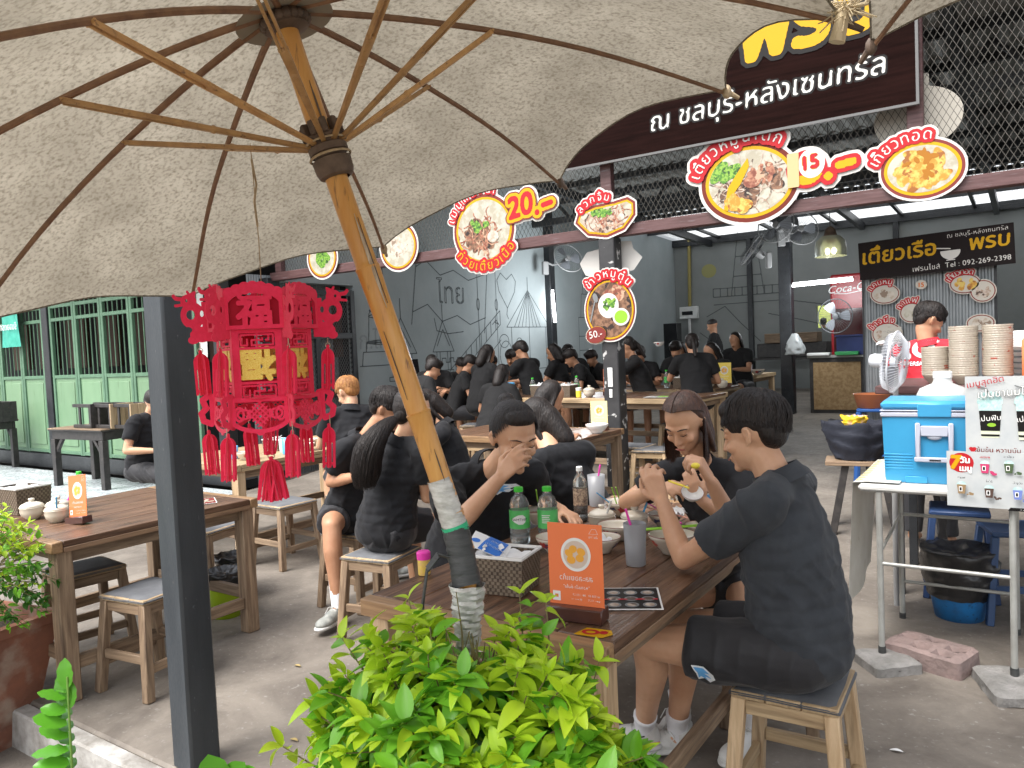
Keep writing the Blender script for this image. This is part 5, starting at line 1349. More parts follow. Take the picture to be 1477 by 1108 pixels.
# --- name board over the entrance
woodp = mat('name_board_print', (.006, .002, .0016, 1), .8, (.017, .006, .005, 1), scale=3, stretch=(.8, 14, 14), lo=.3, hi=.75, spec=.05)
q = Ras(-1.52, 1.52, -.72, .74, .012)
bd = q.rect(-1.48, 1.48, -.68, .70)
t_ = q.text('ณ ชลบุรี-หลังเซนทรัล', .345, -.465, .222, R(2.2), .14, .008)
big = q.text('เตี๋ยวเรือ พรบ', -.36, -.12, .60, R(2), .12, .028)
t = sign('name_board', 'dark wood print name board with white and yellow Thai letters over the entrance', 'sign board', (-2.16, 6.37, 3.86), [(q, bd, woodp), (q, q.grow(t_, .022), PK), (q, t_, PW), (q, q.grow(big, .04), PK), (q, big, PY)], th=.03, step=.0015)
b = MB(); 
for (x0, x1, z0, z1) in ((-1.5, 1.5, -.70, -.68), (-1.5, 1.5, .70, .72), (-1.5, -1.48, -.68, .70), (1.48, 1.5, -.68, .70)): b.box(x0, x1, -.005, .03, z0, z1)
b.build('metal_edge', M['wire_dk'], t)

# --- stall sign and corrugated menu wall
q = Ras(-.60, .60, -.19, .19, .0045)
t_ = q.text('เตี๋ยวเรือ', -.27, -.02, .180, R(1), .1, .005); t2_ = q.text('พรบ', .41, -.01, .17, R(1), .1, .005)
t3_ = mx(q.text('เฟรนไชส์  Tel : 092-269-2398', .20, -.135, .062, R(1), 0, .0025), q.text('ณ ชลบุรี-หลังเซนทรัล', .33, .115, .052, R(1), 0, .0015))
bw = mx(mn(q.ell(.13, -.0, .075, .07), q.rect(-.6, .6, -.2, .005)), mx(q.line([(.03, .035), (.13, .02)], .009), q.line([(.1, -.075), (.16, -.075)], .008)))
sign('stall_sign', 'dark noodle stall sign with yellow Thai letters, a bowl and a phone number', 'sign', (-.70, 7.56, 2.18), [(q, q.rect(-.59, .59, -.165, .17), mat('stall_print', (.012, .008, .008, 1), .6, spec=.15)), (q, t_, PY), (q, t2_, PY), (q, t3_, PW), (q, bw, PW)], rot=(0, R(-2), 0))
sw = thing('stall_wall', 'grey corrugated metal wall of the noodle stall under the dark sign', 'stall wall', (-.75, 7.65, .15))
b = MB(); xs = np.arange(-.52, .50, .012); vs = []
for i, x in enumerate(xs): vs += [(x, (0, .012, .012, 0)[i % 4], 0), (x, (0, .012, .012, 0)[i % 4], 1.95)]
b.add(vs, [(2 * i, 2 * i + 1, 2 * i + 3, 2 * i + 2) for i in range(len(xs) - 1)]); b.build('corrugated_sheet', M['corr'], sw, False)
b = MB(); b.box(-.54, -.51, .02, .05, 0, 1.97); b.box(.48, .51, .02, .05, 0, 1.97); b.build('steel_edge', M['black'], sw)
def mini(x, z, rx, ry, words, food, label, seed, cloud=False, sc=.07):
    q = Ras(-rx - .06, rx + .06, -ry - .06, ry + .1, .0045); e = [q.ell(0, 0, rx - k, ry - k) for k in (0, .008, .02)]
    lay = []
    if words:
        tx = q.arc(words, 0, 0, rx * 1.0, ry * 1.05, R(160), R(60), sc, .0015); h = q.grow(tx, .012); lay = [(q, h, PR), (q, tx, PW)]; base = mx(e[0], h)
    else: base = e[0]
    sign('menu_sticker', label, 'menu sticker', (x, 7.615, z), [(q, q.grow(base, .01), PBG), (q, e[0], PMK), (q, e[1], PBG), (q, blobs(q, e[2], 0, 0, rx * .6, ry * .55, 12, rx * .12, rx * .2, seed), food)] + lay, th=.003)
mini(-1.09, 1.86, .115, .085, ['แ', 'ค', 'บ', 'ห', 'มู'], F_ball, 'oval sticker with pale meatballs at the upper left of the corrugated wall', 60)
mini(-.47, 1.90, .11, .08, ['เกี๊', 'ย', 'ว', 'ท', 'อ', 'ด'], F_fry, 'oval fried wonton sticker above the cook in red', 61)
mini(-.34, 1.83, .09, .09, None, F_nood, 'pale round noodle sticker right of the wonton sticker', 62)
mini(-.36, 1.56, .10, .07, None, F_ball, 'cloud shaped grey sticker right of the cook in red', 63)
mini(-.88, 1.68, .09, .085, ['ก', 'า', 'แ', 'ฟ'], F_bowl, 'round cup sticker left of the cook in red', 64)
mini(-1.08, 1.50, .12, .10, ['ข้', 'า', 'ว', 'นึ่', 'ง'], F_nood, 'wide sticker partly covered by a paper note at the left of the stall wall', 65)
q = Ras(-.06, .06, -.05, .05, .003); sign('price_sticker', 'small round sticker reading 15 on the stall wall', 'sticker', (-.80, 7.615, 1.92), [(q, q.ell(0, 0, .045, .04), PBG), (q, q.text('15', 0, -.02, .055, bold=.003), PO)], th=.003)
q = Ras(-.09, .09, -.07, .07, .003); sign('paper_note', 'handwritten paper note taped on a sticker of the stall wall', 'note', (-1.04, 7.60, 1.50), [(q, q.rect(-.08, .08, -.06, .06), PBG), (q, mx(q.text('** น้ำแข็ง **', 0, .01, .03), q.text('บริการตนเอง', 0, -.035, .026)), PGR)], th=.002)

# --- mural line drawings on the left wall (X = const, so the plane is turned)
def mural(parent, polys, w, T, res=.012):
    P = np.vstack([np.array(p) for p in polys]); q = Ras(P[:, 0].min() - .05, P[:, 0].max() + .05, P[:, 1].min() - .05, P[:, 1].max() + .05, res); f = q.zero()
    for p in polys: f = mx(f, q.line(p, w))
    b = q.mesh(f, 0, None, T); return b
LW = lambda y, z: Matrix.Translation(Vector((XW + .003, y, z)) - Vector(wl.location)) @ Matrix.Rotation(R(90), 4, 'Z') @ Matrix.Rotation(R(90), 4, 'X')
def circ(cx, cy, rx, ry, a0=0, a1=360, n=20): return [(cx + rx * math.cos(R(a0 + (a1 - a0) * i / n)), cy + ry * math.sin(R(a0 + (a1 - a0) * i / n))) for i in range(n + 1)]
dr = []
# stupa
st_ = [[(-.5, 0), (.5, 0)], [(-.45, 0), (-.42, .2), (.42, .2), (.45, 0)], [(-.36, .2), (-.34, .34), (.34, .34), (.36, .2)]] + [[(-.3, .34), (-.27, .75), (-.12, .98), (.12, .98), (.27, .75), (.3, .34)]] + [circ(0, .98 + k * .09, .13 - k * .018, .02) for k in range(6)] + [[(-.1, 1.0), (0, 1.9), (.1, 1.0)], circ(0, .34, .34, .03), circ(0, .72, .28, .03), circ(0, .8, .26, .03)]
dr.append((st_, 8.35, 1.35))
flag = [[(0, 0), (.18, 1.0)], [(1.9, -.15), (2.05, .9)], [(.16, .9), (.4, 1.02), (.75, .8), (1.1, .9), (1.5, .75), (2.0, .88)], [(.05, .2), (.4, .32), (.75, .05), (1.15, .15), (1.5, 0), (1.95, .12)], [(.55, .1), (.6, -.1), (.9, -.15), (1.3, -.12)]]
dr.append((flag, 9.0, 1.95))
tmpl = [[(-.3, 0), (.3, 0), (.3, .06), (-.3, .06), (-.3, 0)], [(-.22, .06), (-.22, .4)], [(.22, .06), (.22, .4)], [(-.34, .4), (0, .95), (.34, .4), (-.34, .4)], [(-.2, .5), (0, .8), (.2, .5)], [(0, .95), (0, 1.25)], [(-.12, .06), (-.12, .4), (.12, .4), (.12, .06)]]
dr.append((tmpl, 8.75, 1.1)); dr.append(([[(x * .8, y * .9) for x, y in p] for p in tmpl], 9.75, 1.15))
wall_ = [[(0, 0), (0, .25)] + sum([[(k * .2, .25), (k * .2 + .1, .25), (k * .2 + .1, .18), (k * .2 + .2, .18)] for k in range(5)], []) + [(1.0, 0)], [(-.1, -.02), (1.3, -.02)], [(0, -.15), (1.2, -.15)]]
dr.append((wall_, 9.3, 1.15))
stair = [[(0, 0), (1.5, 1.0)], [(0, .25), (1.5, 1.25)], [(0, 0), (0, .25)]] + [[(k * .15, k * .1), (k * .15, k * .1 + .25)] for k in range(11)] + [[(.1, -.2), (1.5, .72)], [(0, -.5), (1.5, -.45)]]
dr.append((stair, 9.9, .95))
swing = [[(0, 0), (0, 2.6)], [(.55, 0), (.55, 2.6)], [(-.12, -.15), (.68, -.15), (.68, -.02), (-.12, -.02), (-.12, -.15)], [(-.3, -.4), (.9, -.4), (.78, -.15)], [(-.3, -.4), (-.16, -.15)], circ(0, 1.2, .04, .1), circ(.55, 1.2, .04, .1)]
dr.append((swing, 10.75, 1.1))
heart = [[(0, -.3), (-.25, .0), (-.3, .2), (-.18, .33), (0, .22), (.18, .33), (.3, .2), (.25, 0), (0, -.3), (-.03, -.42), (.02, -.5)], [(-.5, -.6), (-.38, -.52), (-.3, -.6), (-.42, -.56)]]
dr.append((heart, 11.65, 2.55))
house = [[(0, 0), (0, .8), (1.2, .8), (1.2, 0), (0, 0)], [(-.15, .8), (.6, 1.5), (1.35, .8), (-.15, .8)], [(.6, 1.5), (.6, 1.75)], [(.6, 0), (.6, .8)]] + [[(.1 + k * .13, .8), (.6, 1.5)] for k in range(8)] + [circ(-.2, .3, .2, .25), circ(-.25, .55, .15, .12), circ(.25, .5, .1, .1)]
dr.append((house, 11.75, 1.1))
tow = [[(-.3, 0), (-.3, 1.0), (.3, 1.0), (.3, 0)], [(-.2, 1.0), (-.14, 1.5), (.14, 1.5), (.2, 1.0)], [(-.08, 1.5), (0, 2.2), (.08, 1.5)], [(-.5, 0), (.5, 0)], [(-.3, .3), (.3, .3)], [(-.3, .6), (.3, .6)]]
dr.append((tow, 14.6, 1.1)); dr.append(([[(x, y * .6) for x, y in p] for p in tow], 16.4, 1.0))
for polys, y, z in dr:
    b = mural(wl, polys, .015, LW(y, z)); b.build('line_drawing', M['ink'], wl, False)
q = Ras(-.6, .6, -.3, .5, .012); f = q.text('ไทย', 0, 0, .5, 0, 0, .008); f = mn(f, 1 - q.grow(f, -.02)); q.mesh(f, 0, None, LW(10.0, 2.3)).build('drawn_word', M['ink'], wl, False)
q = Ras(-.7, .7, -.2, .4, .012); f = q.text('ก.ไก่', 0, 0, .36, 0, 0, .006); q.mesh(f, 0, None, LW(8.15, 1.6)).build('drawn_word', mat('pale_ink', (.3, .33, .34, 1), .9), wl, False)
LB = lambda x, z: Matrix.Translation(Vector((x, YB - .004, z)) - Vector(wb.location)) @ Matrix.Rotation(R(90), 4, 'X')
light = [[(-.42, 0), (-.2, 1.75), (.2, 1.75), (.42, 0)], [(-.3, 1.75), (-.3, 1.95), (.3, 1.95), (.3, 1.75), (-.3, 1.75)], [(-.16, 1.95), (-.14, 2.35), (.14, 2.35), (.16, 1.95)], [(-.18, 2.35), (0, 2.65), (.18, 2.35), (-.18, 2.35)], [(-.36, .5), (.36, .5)], [(-.3, 1.0), (.3, 1.0)], [(-.9, 0), (1.0, 0)], [(-.9, -.2), (1.0, -.18)]] + [[(-.9 + k * .19, 0), (-.9 + k * .19, .22)] for k in range(11)] + [[(-.9, .22), (1.0, .2)], [(-1.1, -.5), (-.6, -.25), (-.2, -.7), (.3, -1.2)], [(1.0, -.2), (1.8, -.35), (2.2, -.6)], [(-1.3, -.9), (-.9, -1.2)], [(.5, -.5), (1.3, -.7), (2.0, -.9)]]
mural(wb, light, .022, LB(-6.0, 2.6), .02).build('line_drawing', mat('ink_back', (.09, .1, .1, 1), .9), wb, False)
q = Ras(-.3, .3, -.3, .3, .02); q.mesh(q.ell(0, 0, .2, .18), 0, None, LB(-7.0, 3.3)).build('yellow_stain', mat('stain', (.3, .29, .12, 1), .9), wb, False)
# ------------------------------------------------------------------ red paper-cut lantern
redp = mat('red_felt', (.84, .014, .075, 1), .75, (.9, .022, .10, 1), scale=90, bump=.0004, bscale=900, sheen=.25)
redd = mat('red_felt_inner', (.5, .005, .03, 1), .85)
gold = mat('gold_glitter', (.8, .5, .05, 1), .35, (.95, .75, .2, 1), scale=500, metal=.4, bump=.0008, bscale=900, lo=.4, hi=.6)
wirem = mat('thin_wire', (.5, .4, .3, 1), .4, metal=.8)
LC = Vector((-1.545, 1.21, 0)); ztop = 1.708
la = thing('paper_lantern', 'red felt Chinese lantern with gold characters hanging from the parasol in front of the pillar', 'lantern', (LC.x, LC.y, ztop), R(34.2 + 8))
def face(k, ap, z, tilt=0.0): return Matrix.Rotation(R(60 * k), 4, 'Z') @ Matrix.Translation((0, -ap, z)) @ Matrix.Rotation(tilt, 4, 'X') @ Matrix.Rotation(R(90), 4, 'X')
res = .0014; TH = .0022
# upper tier panel
q = Ras(-.07, .07, -.06, .07, res)
top = q.rect(-.066, .066, -.045, .03)
for i in range(-3, 4): top = mx(top, q.ell(i * .0175, .032 + .018 * math.cos(i * .45), .0145, .0145))
hole = mn(q.rect(-.056, .056, -.036, .06), q.ell(0, -.036, .075, .078)); hole = mn(hole, q.rect(-.056, .056, -.036, .035)); hole = mn(hole, q.grow(top, -.009))
fu = q.text('福', 0, -.036, .082, bold=.0036); pan = mx(mn(top, 1 - hole), mn(mx(fu, q.line([(0, -.04), (0, -.03)], .02)), top))
me_t = q.mesh(pan, TH).mesh('upper_panel'); me_t.materials.append(redp)
me_i = q.mesh(q.rect(-.06, .06, -.042, .03), .001).mesh('inner_panel'); me_i.materials.append(redd)
# body panel
q = Ras(-.06, .06, -.09, .09, res); rect = q.rect(-.0555, .0555, -.085, .085); frame = mn(rect, 1 - q.rect(-.040, .040, -.036, .038))
def key(cy):
    f = q.line([(-.036, cy - .012), (-.036, cy + .012), (.036, cy + .012), (.036, cy - .012), (-.012, cy - .012), (-.012, cy), (.012, cy), (.012, cy + .004)], .0042)
    return mx(f, mx(q.line([(-.036, cy - .012), (-.022, cy - .012), (-.022, cy + .002)], .0042), q.line([(.026, cy + .012), (.026, cy), (.02, cy)], .0042)))
for cy in (.06, -.058): frame = mn(frame, 1 - q.rect(-.040, .040, cy - .016, cy + .016)); frame = mx(frame, mn(key(cy), rect)); frame = mx(frame, q.line([(0, cy - .018), (0, cy + .018)], .003))
me_b = q.mesh(frame, TH).mesh('body_panel'); me_b.materials.append(redp)
q = Ras(-.05, .05, -.05, .05, res); g = q.text('福', 0, .036, .082, R(180), bold=.0042); me_g = q.mesh(g, .0015).mesh('gold_character'); me_g.materials.append(gold)
# lower band
q = Ras(-.075, .075, -.05, .045, res); bandf = mx(q.rect(-.064, .064, -.012, .038), mn(q.ell(0, .0, .075, .045), q.rect(-.064, .064, -.05, .0)))
for i in range(-3, 4): bandf = mx(bandf, q.ell(i * .0165, -.040 + abs(i) * .0075, .0105, .0105))
holeb = mn(q.grow(mx(q.rect(-.064, .064, -.012, .038), mn(q.ell(0, 0, .075, .045), q.rect(-.064, .064, -.05, 0))), -.010), q.rect(-.056, .056, -.05, .030))
knot = q.zero()
for k in range(-3, 4): knot = mx(knot, mx(q.line([(k * .0125 - .03, -.03), (k * .0125 + .03, .03)], .0036), q.line([(k * .0125 + .03, -.03), (k * .0125 - .03, .03)], .0036)))
dia = mn(1 - np.clip((np.abs(q.GX) / .034 + np.abs(q.GY) / .036 - 1) / .02 + .5, 0, 1), 1); knot = mn(knot, dia)
for sx_ in (-1, 1):
    knot = mx(knot, mx(q.ell(sx_ * .036, 0, .016, .013) - q.ell(sx_ * .036, 0, .011, .008), q.ell(sx_ * .046, 0, .012, .018) - q.ell(sx_ * .046, 0, .007, .012)))
bandf = mx(mn(bandf, 1 - holeb), mn(knot, q.grow(bandf, .001))); me_l = q.mesh(bandf, TH).mesh('lower_panel'); me_l.materials.append(redp)
# dragon plate: x outwards
q = Ras(-.01, .12, -.09, .06, res)
dg_ = mx(mx(q.rect(0, .03, -.07, .03), q.ell(.058, -.004, .036, .034)), mx(q.ell(.035, -.052, .034, .020), q.ell(.06, -.066, .016, .010))); dg_ = mn(dg_, 1 - mx(q.ell(.064, -.002, .013, .012), q.ell(.074, -.04, .012, .008)))
dg_ = mx(dg_, mx(q.ell(.068, .032, .024, .018), mx(q.line([(.075, .036), (.106, .040), (.112, .046)], .010), q.line([(.078, .024), (.108, .022)], .007)))); dg_ = mx(dg_, q.line([(.052, .04), (.048, .054), (.064, .048), (.07, .056)], .007))
dg_ = mn(dg_, 1 - mx(q.ell(.074, .034, .004, .004), q.ell(.03, .0, .006, .008)))
me_d = q.mesh(dg_, TH).mesh('dragon_plate'); me_d.materials.append(redp)
q = Ras(-.01, .05, -.06, .05, res); fd = mx(q.line([(.0, .03), (.016, .034), (.03, .024), (.022, .004), (.034, -.008), (.03, -.026), (.012, -.034)], .014), q.rect(0, .014, -.03, .036)); me_f = q.mesh(fd, TH).mesh('lower_fin'); me_f.materials.append(redp)
def tassel_mesh(w, h):
    q = Ras(-w, w, -h - .01, .02, res); f = mx(mn(q.ell(0, -w * .9, w * .8, w * 1.0), 1), q.rect(-w * .8, w * .8, -h, -w * .9)); f = mx(f, q.line([(0, 0), (0, .008)], .008))
    f = mn(f, 1 - mx(q.line([(-w * .4, -h * .38), (-w * .4, -h * .85)], w * .2), q.line([(w * .4, -h * .38), (w * .4, -h * .85)], w * .2)))
    for s_ in (-1, 1): f = mn(f, 1 - q.poly([np.array([(s_ * w * .4 - w * .3, -h - .01), (s_ * w * .4, -h + w * .5), (s_ * w * .4 + w * .3, -h - .01)])]))
    b = MB()
    for a in (0, 60, 120): q.mesh(f, .0016, b, Matrix.Rotation(R(a), 4, 'Z') @ Matrix.Rotation(R(90), 4, 'X'))
    me = b.mesh('tassel'); me.materials.append(redp); return me
me_s = tassel_mesh(.022, .098); me_c = tassel_mesh(.030, .098)
z1 = -.065; z2 = -.195; z3 = -.305
def put(name, me, T): 
    o = link(name, me, la); o.matrix_basis = T; return o
for k in range(6):
    put('upper_panel', me_t, face(k, .113, z1)); put('inner_panel', me_i, face(k, .098, z1))
    put('body_panel', me_b, face(k, .097, z2)); put('gold_character', me_g, face(k, .094, z2)); put('lower_panel', me_l, face(k, .110, z3, R(-4)))
    A = Matrix.Rotation(R(60 * k + 30 - 90), 4, 'Z')
    put('dragon_plate', me_d, A @ Matrix.Translation((.118, 0, z1 + .0)) @ Matrix.Rotation(R(90), 4, 'X') @ Matrix.Diagonal((.76, .95, 1, 1))); put('lower_fin', me_f, A @ Matrix.Translation((.122, 0, z3 + .008)) @ Matrix.Rotation(R(90), 4, 'X'))
    b = MB(); v = lambda r, z: A @ Vector((r, 0, z))
    b.tube([v(.150, z1 - .07), v(.150, z1 - .0835)], .0012, 5); b.tube([v(.150 + .006 * math.cos(a), z1 - .088 + .006 * math.sin(a)) for a in np.linspace(0, 2 * PI, 10)[:-1]], .0009, 5, False, True); b.build('hook', wirem, la)
    b = MB(); b.tube([v(.145, z3 - .02), v(.145, z3 - .05)], .0012, 5); b.build('hook', wirem, la)
    for (rr, zz) in ((.150, z1 - .098), (.142, z3 - .052)): put('tassel', me_s, A @ Matrix.Translation((rr, 0, zz)) @ Matrix.Rotation(R(20 + k * 13), 4, 'Z') @ Matrix.Rotation(R(3), 4, 'Y'))
for (r0, r1, z) in ((.02, .125, z1 - .046), (.02, .113, z2 + .086), (.02, .113, z2 - .086), (.06, .126, z3 + .036)):
    b = MB(); vs = [(rr * math.cos(R(60 * k + 30)), rr * math.sin(R(60 * k + 30)), z) for rr in (r0, r1) for k in range(6)]; b.add(vs, [(k, (k + 1) % 6, 6 + (k + 1) % 6, 6 + k) for k in range(6)]); b.build('floor_plate', redp, la)
for k in range(3): put('inner_roll', me_l, Matrix.Translation((0, 0, z3 - .045)) @ Matrix.Rotation(R(60 * k), 4, 'Z') @ Matrix.Rotation(R(90), 4, 'X') @ Matrix.Rotation(R(90), 4, 'Z') @ Matrix.Scale(.45, 4, (0, 1, 0)))
for k, (a, tl) in enumerate(((10, 9), (80, -8), (150, 10), (40, -12))): put('tassel', me_c, Matrix.Translation((0, 0, z3 - .125)) @ Matrix.Rotation(R(a), 4, 'Z') @ Matrix.Rotation(R(tl), 4, 'Y'))
b = MB(); b.tube([(.008 * math.cos(a), 0, z3 - .112 + .008 * math.sin(a)) for a in np.linspace(0, 2 * PI, 12)[:-1]], .0014, 5, False, True); b.tube([(0, 0, z3 + .03), (0, 0, z3 - .104)], .0012, 5); b.build('ring', wirem, la)
b = MB(); zt_ = 2.047 - ztop
b.tube([(0, 0, z1 - .04), (.001, 0, .10), (-.006, .002, zt_)], .0012, 5); b.tube([(0, 0, .14), (-.004, 0, .2), (.003, 0, .24), (-.005, .0, .3)], .0028, 5)
for k in range(3): b.tube([(0, 0, .0), (.06 * math.cos(k * 2.1), .06 * math.sin(k * 2.1), z1 - .03)], .0008, 4)
b.build('cord', rope, la)
# ------------------------------------------------------------------ things on the tables
cream = mat('cream_glaze', (.60, .54, .44, 1), .22, (.66, .60, .5, 1), scale=12, coat=.4)
cream2 = mat('bowl_glaze', (.40, .35, .28, 1), .3, (.34, .29, .23, 1), scale=9, coat=.4, col3=(.3, .07, .04, 1), scale3=22, lo3=.66, hi3=.68)
rim = mat('bowl_rim', (.2, .05, .04, 1), .3)
bpink = mat('bowl_pink', (.55, .36, .3, 1), .3)
floral = mat('bowl_flower', (.45, .04, .03, 1), .35); floralb = mat('bowl_leaf', (.03, .05, .16, 1), .35)
soup = mat('soup', (.13, .06, .03, 1), .12, (.2, .11, .06, 1), scale=40); noodle = mat('noodle_rest', (.45, .33, .24, 1), .4, (.3, .17, .11, 1), scale=50, bump=.002)
frost = mat('frosted_plastic', (.82, .84, .88, 1), .35, trans=.75, spec=.5)
clearp = mat('clear_plastic', (.9, .95, .93, 1), .08, trans=.92); 
water = mat('water_in_cup', (.8, .86, .9, 1), .1, trans=.9)
white_m = mat('glossy_white', (.78, .78, .76, 1), .25); grn_cap = mat('green_cap', (.06, .62, .05, 1), .35); grn_lab = mat('green_label', (.07, .45, .10, 1), .4, (.12, .55, .16, 1), scale=20); redcap = mat('red_bit', (.6, .03, .03, 1), .4)
colab = mat('cola', (.02, .006, .004, 1), .08); lab_br = mat('cola_label', (.55, .42, .3, 1), .4, (.1, .06, .05, 1), scale=90)
pink = mat('pink_plastic', (.85, .06, .45, 1), .35); yel = mat('yellow_plastic', (.85, .68, .06, 1), .35); blu = mat('blue_plastic', (.1, .42, .75, 1), .35); lgreen = mat('lime_plastic', (.3, .65, .05, 1), .4); org = mat('orange_card', (.82, .20, .07, 1), .4)
wicker = mat('wicker', (.055, .036, .024, 1), .6, (.1, .068, .045, 1), scale=30, bump=.001)
weave_m = mat('wicker_light', (.15, .115, .08, 1), .5, (.2, .155, .11, 1), scale=30)
tissue = mat('tissue', (.8, .8, .8, 1), .9, bump=.001, bscale=60); tbl = mat('tissue_blue', (.03, .17, .6, 1), .4)
brownbase = mat('card_base', (.05, .018, .014, 1), .3, (.08, .03, .022, 1), scale=6, coat=.3)
blackp = mat('phone_black', (.01, .01, .012, 1), .1)
ZT = .7515
BOWL = [(.0, .004), (.032, .004), (.034, 0), (.036, .0), (.038, .008), (.060, .028), (.076, .052), (.079, .062), (.0765, .0625), (.073, .052), (.056, .03), (.03, .014), (.0, .012)]
def bowl(label, x, y, z=ZT, s=1.0, content=None, flower=True, group=None, tilt=None, m=None):
    t = thing('bowl', label, 'bowl', (x, y, z), rng.uniform(0, 6), group)
    if tilt: t.rotation_euler = tilt
    b = MB(); b.lathe([(r * s, h * s) for r, h in BOWL], 36); b.build('body', m or cream, t, 'all')
    b = MB(); b.tube([(.0778 * s * math.cos(a), .0778 * s * math.sin(a), .0625 * s) for a in np.linspace(0, 2 * PI, 37)[:-1]], .0016 * s, 5, False, True); b.build('rim', rim, t)
    if flower:
        q = Ras(-.05, .05, -.03, .03, .0022)
        for i, (mm, off) in enumerate(((floral, 0), (floralb, .35), (floral, 2.2), (floralb, 3.6), (floral, 4.4))):
            f = q.zero()
            if mm is floral:
                for k in range(6): f = mx(f, q.ell(.012 * math.cos(k), .010 * math.sin(k), .011, .006, k))
            else: f = mx(q.ell(0, 0, .026, .006, .5), mx(q.ell(.008, .004, .02, .005, -.3), q.ell(-.01, -.004, .018, .005, 1.2)))
            b = q.mesh(f, 0, cut=3); vs = []
            for v in b.v:
                h = .036 + v[1] * .8; r = np.interp(h, [.008, .028, .052], [.038, .060, .076]) + .0008; a = off + v[0] / .068
                vs.append((r * s * math.cos(a), r * s * math.sin(a), h * s))
            b.v = vs; b.build('painted_flower', mm, t, False)
    if content:
        b = MB(); b.lathe([(.0001, .034 * s), (.05 * s, .034 * s), (.062 * s, .033 * s)], 24); b.build('broth', soup if content != 'noodle2' else noodle, t)
        b = MB(); rs = np.random.default_rng(int(abs(x * 1000)))
        for k in range(34):
            a = rs.uniform(0, 6.3); r = rs.uniform(0, .045) * s; p = Vector((r * math.cos(a), r * math.sin(a), .036 * s + rs.uniform(0, .008))); d = rs.uniform(0, 6.3)
            b.tube([p, p + Vector((math.cos(d), math.sin(d), .2)) * .012, p + Vector((math.cos(d + .8), math.sin(d + .8), 0)) * .026], .0022, 5)
        for k in range(5):
            a = rs.uniform(0, 6.3); r = rs.uniform(0, .035) * s; b.sphere((r * math.cos(a), r * math.sin(a), .037 * s), .010, 8, 6, (1.3, 1, .7))
        o = b.build('noodles', noodle, t); o['kind'] = 'stuff'
    return t
def pot(label, x, y, z=ZT, s=1.0, group=None, spoon=None):
    t = thing('sugar_pot', label, 'lidded pot', (x, y, z), rng.uniform(0, 6), group)
    b = MB(); b.lathe([(0, 0), (.026, 0), (.028, .004), (.044, .018), (.05, .036), (.049, .05), (.052, .054), (.0515, .056), (.046, .056)], 32, Matrix.Scale(s, 4)); b.build('body', cream, t, 'all')
    b = MB(); b.lathe([(.049, .057), (.05, .06), (.042, .068), (.022, .077), (.010, .079), (.010, .083), (.014, .088), (.011, .094), (.0001, .095)], 32, Matrix.Scale(s, 4)); b.build('lid', cream, t, 'all')
    if spoon: b = MB(); b.tube([(.03 * s, .02 * s, .06 * s), (.055 * s, .04 * s, .12 * s)], .0045, 8); b.build('spoon_handle', spoon, t)
    return t
def cup(label, x, y, z=ZT, r=.034, h=.115, m=None, straw=None, fill=True, group=None):
    t = thing('tumbler', label, 'cup', (x, y, z), rng.uniform(0, 6), group)
    b = MB(); b.lathe([(0, 0), (r * .82, 0), (r * .86, .004), (r, h), (r - .0022, h), (r * .84, .007), (0, .006)], 32); b.build('body', m or frost, t, 'all')
    if fill: b = MB(); b.lathe([(.0001, .0075), (r * .82, .0075), (r * .87, h * .36), (.0001, h * .36)], 24); b.build('water', water, t, 'all')
    if straw: b = MB(); b.tube([(-r * .5, 0, .01), (r * .72, .004, h + .05)], .0042, 8); b.build('straw', straw, t)
    return t
def bottle(label, x, y, z=ZT, kind='water', h=.2, r=.031, group=None, rz=0):
    t = thing('bottle', label, 'bottle', (x, y, z), rz, group)
    body = {'water': clearp, 'cola': clearp, 'green': mat('green_pet', (.2, .6, .3, 1), .1, trans=.8)}[kind]
    prof = [(0, 0), (r * .8, 0), (r, .008), (r, .03)] + [(r * (1 - .05 * (k % 2)), .03 + k * .008) for k in range(3)] + [(r, h * .32), (r, h * .62), (r * .93, h * .66), (r, h * .7), (r * .75, h * .82), (r * .42, h * .88), (r * .4, h * .93)]
    b = MB(); b.lathe(prof, 28); b.build('body', body, t, 'all')
    b = MB(); b.lathe([(r * .41, h * .93), (r * .46, h * .93), (r * .46, h), (r * .4, h + .002), (.0001, h + .002)], 20); b.build('cap', grn_cap if kind == 'water' and h > .18 else white_m, t)
    b = MB(); b.lathe([(r + .0006, h * .30), (r + .0006, h * .62)], 28); b.build('label_band', grn_lab if kind != 'cola' else lab_br, t)
    if kind == 'cola': b = MB(); b.lathe([(.0001, .002), (r * .78, .002), (r * .96, .01), (r * .96, h * .6), (.0001, h * .6)], 24); b.build('drink', colab, t, 'all')
    elif kind == 'water': b = MB(); b.lathe([(.0001, .002), (r * .78, .002), (r * .96, .01), (r * .96, h * .34), (.0001, h * .34)], 24); b.build('drink', water, t, 'all')
    return t
def wrap_print(t, q, f, m, r, z, a0, name='printed_word'):
    b = q.mesh(f, 0, cut=3); b.v = [((r) * math.cos(a0 + v[0] / r), (r) * math.sin(a0 + v[0] / r), z + v[1]) for v in b.v]; o = b.build(name, m, t, False); o['kind'] = 'stuff'
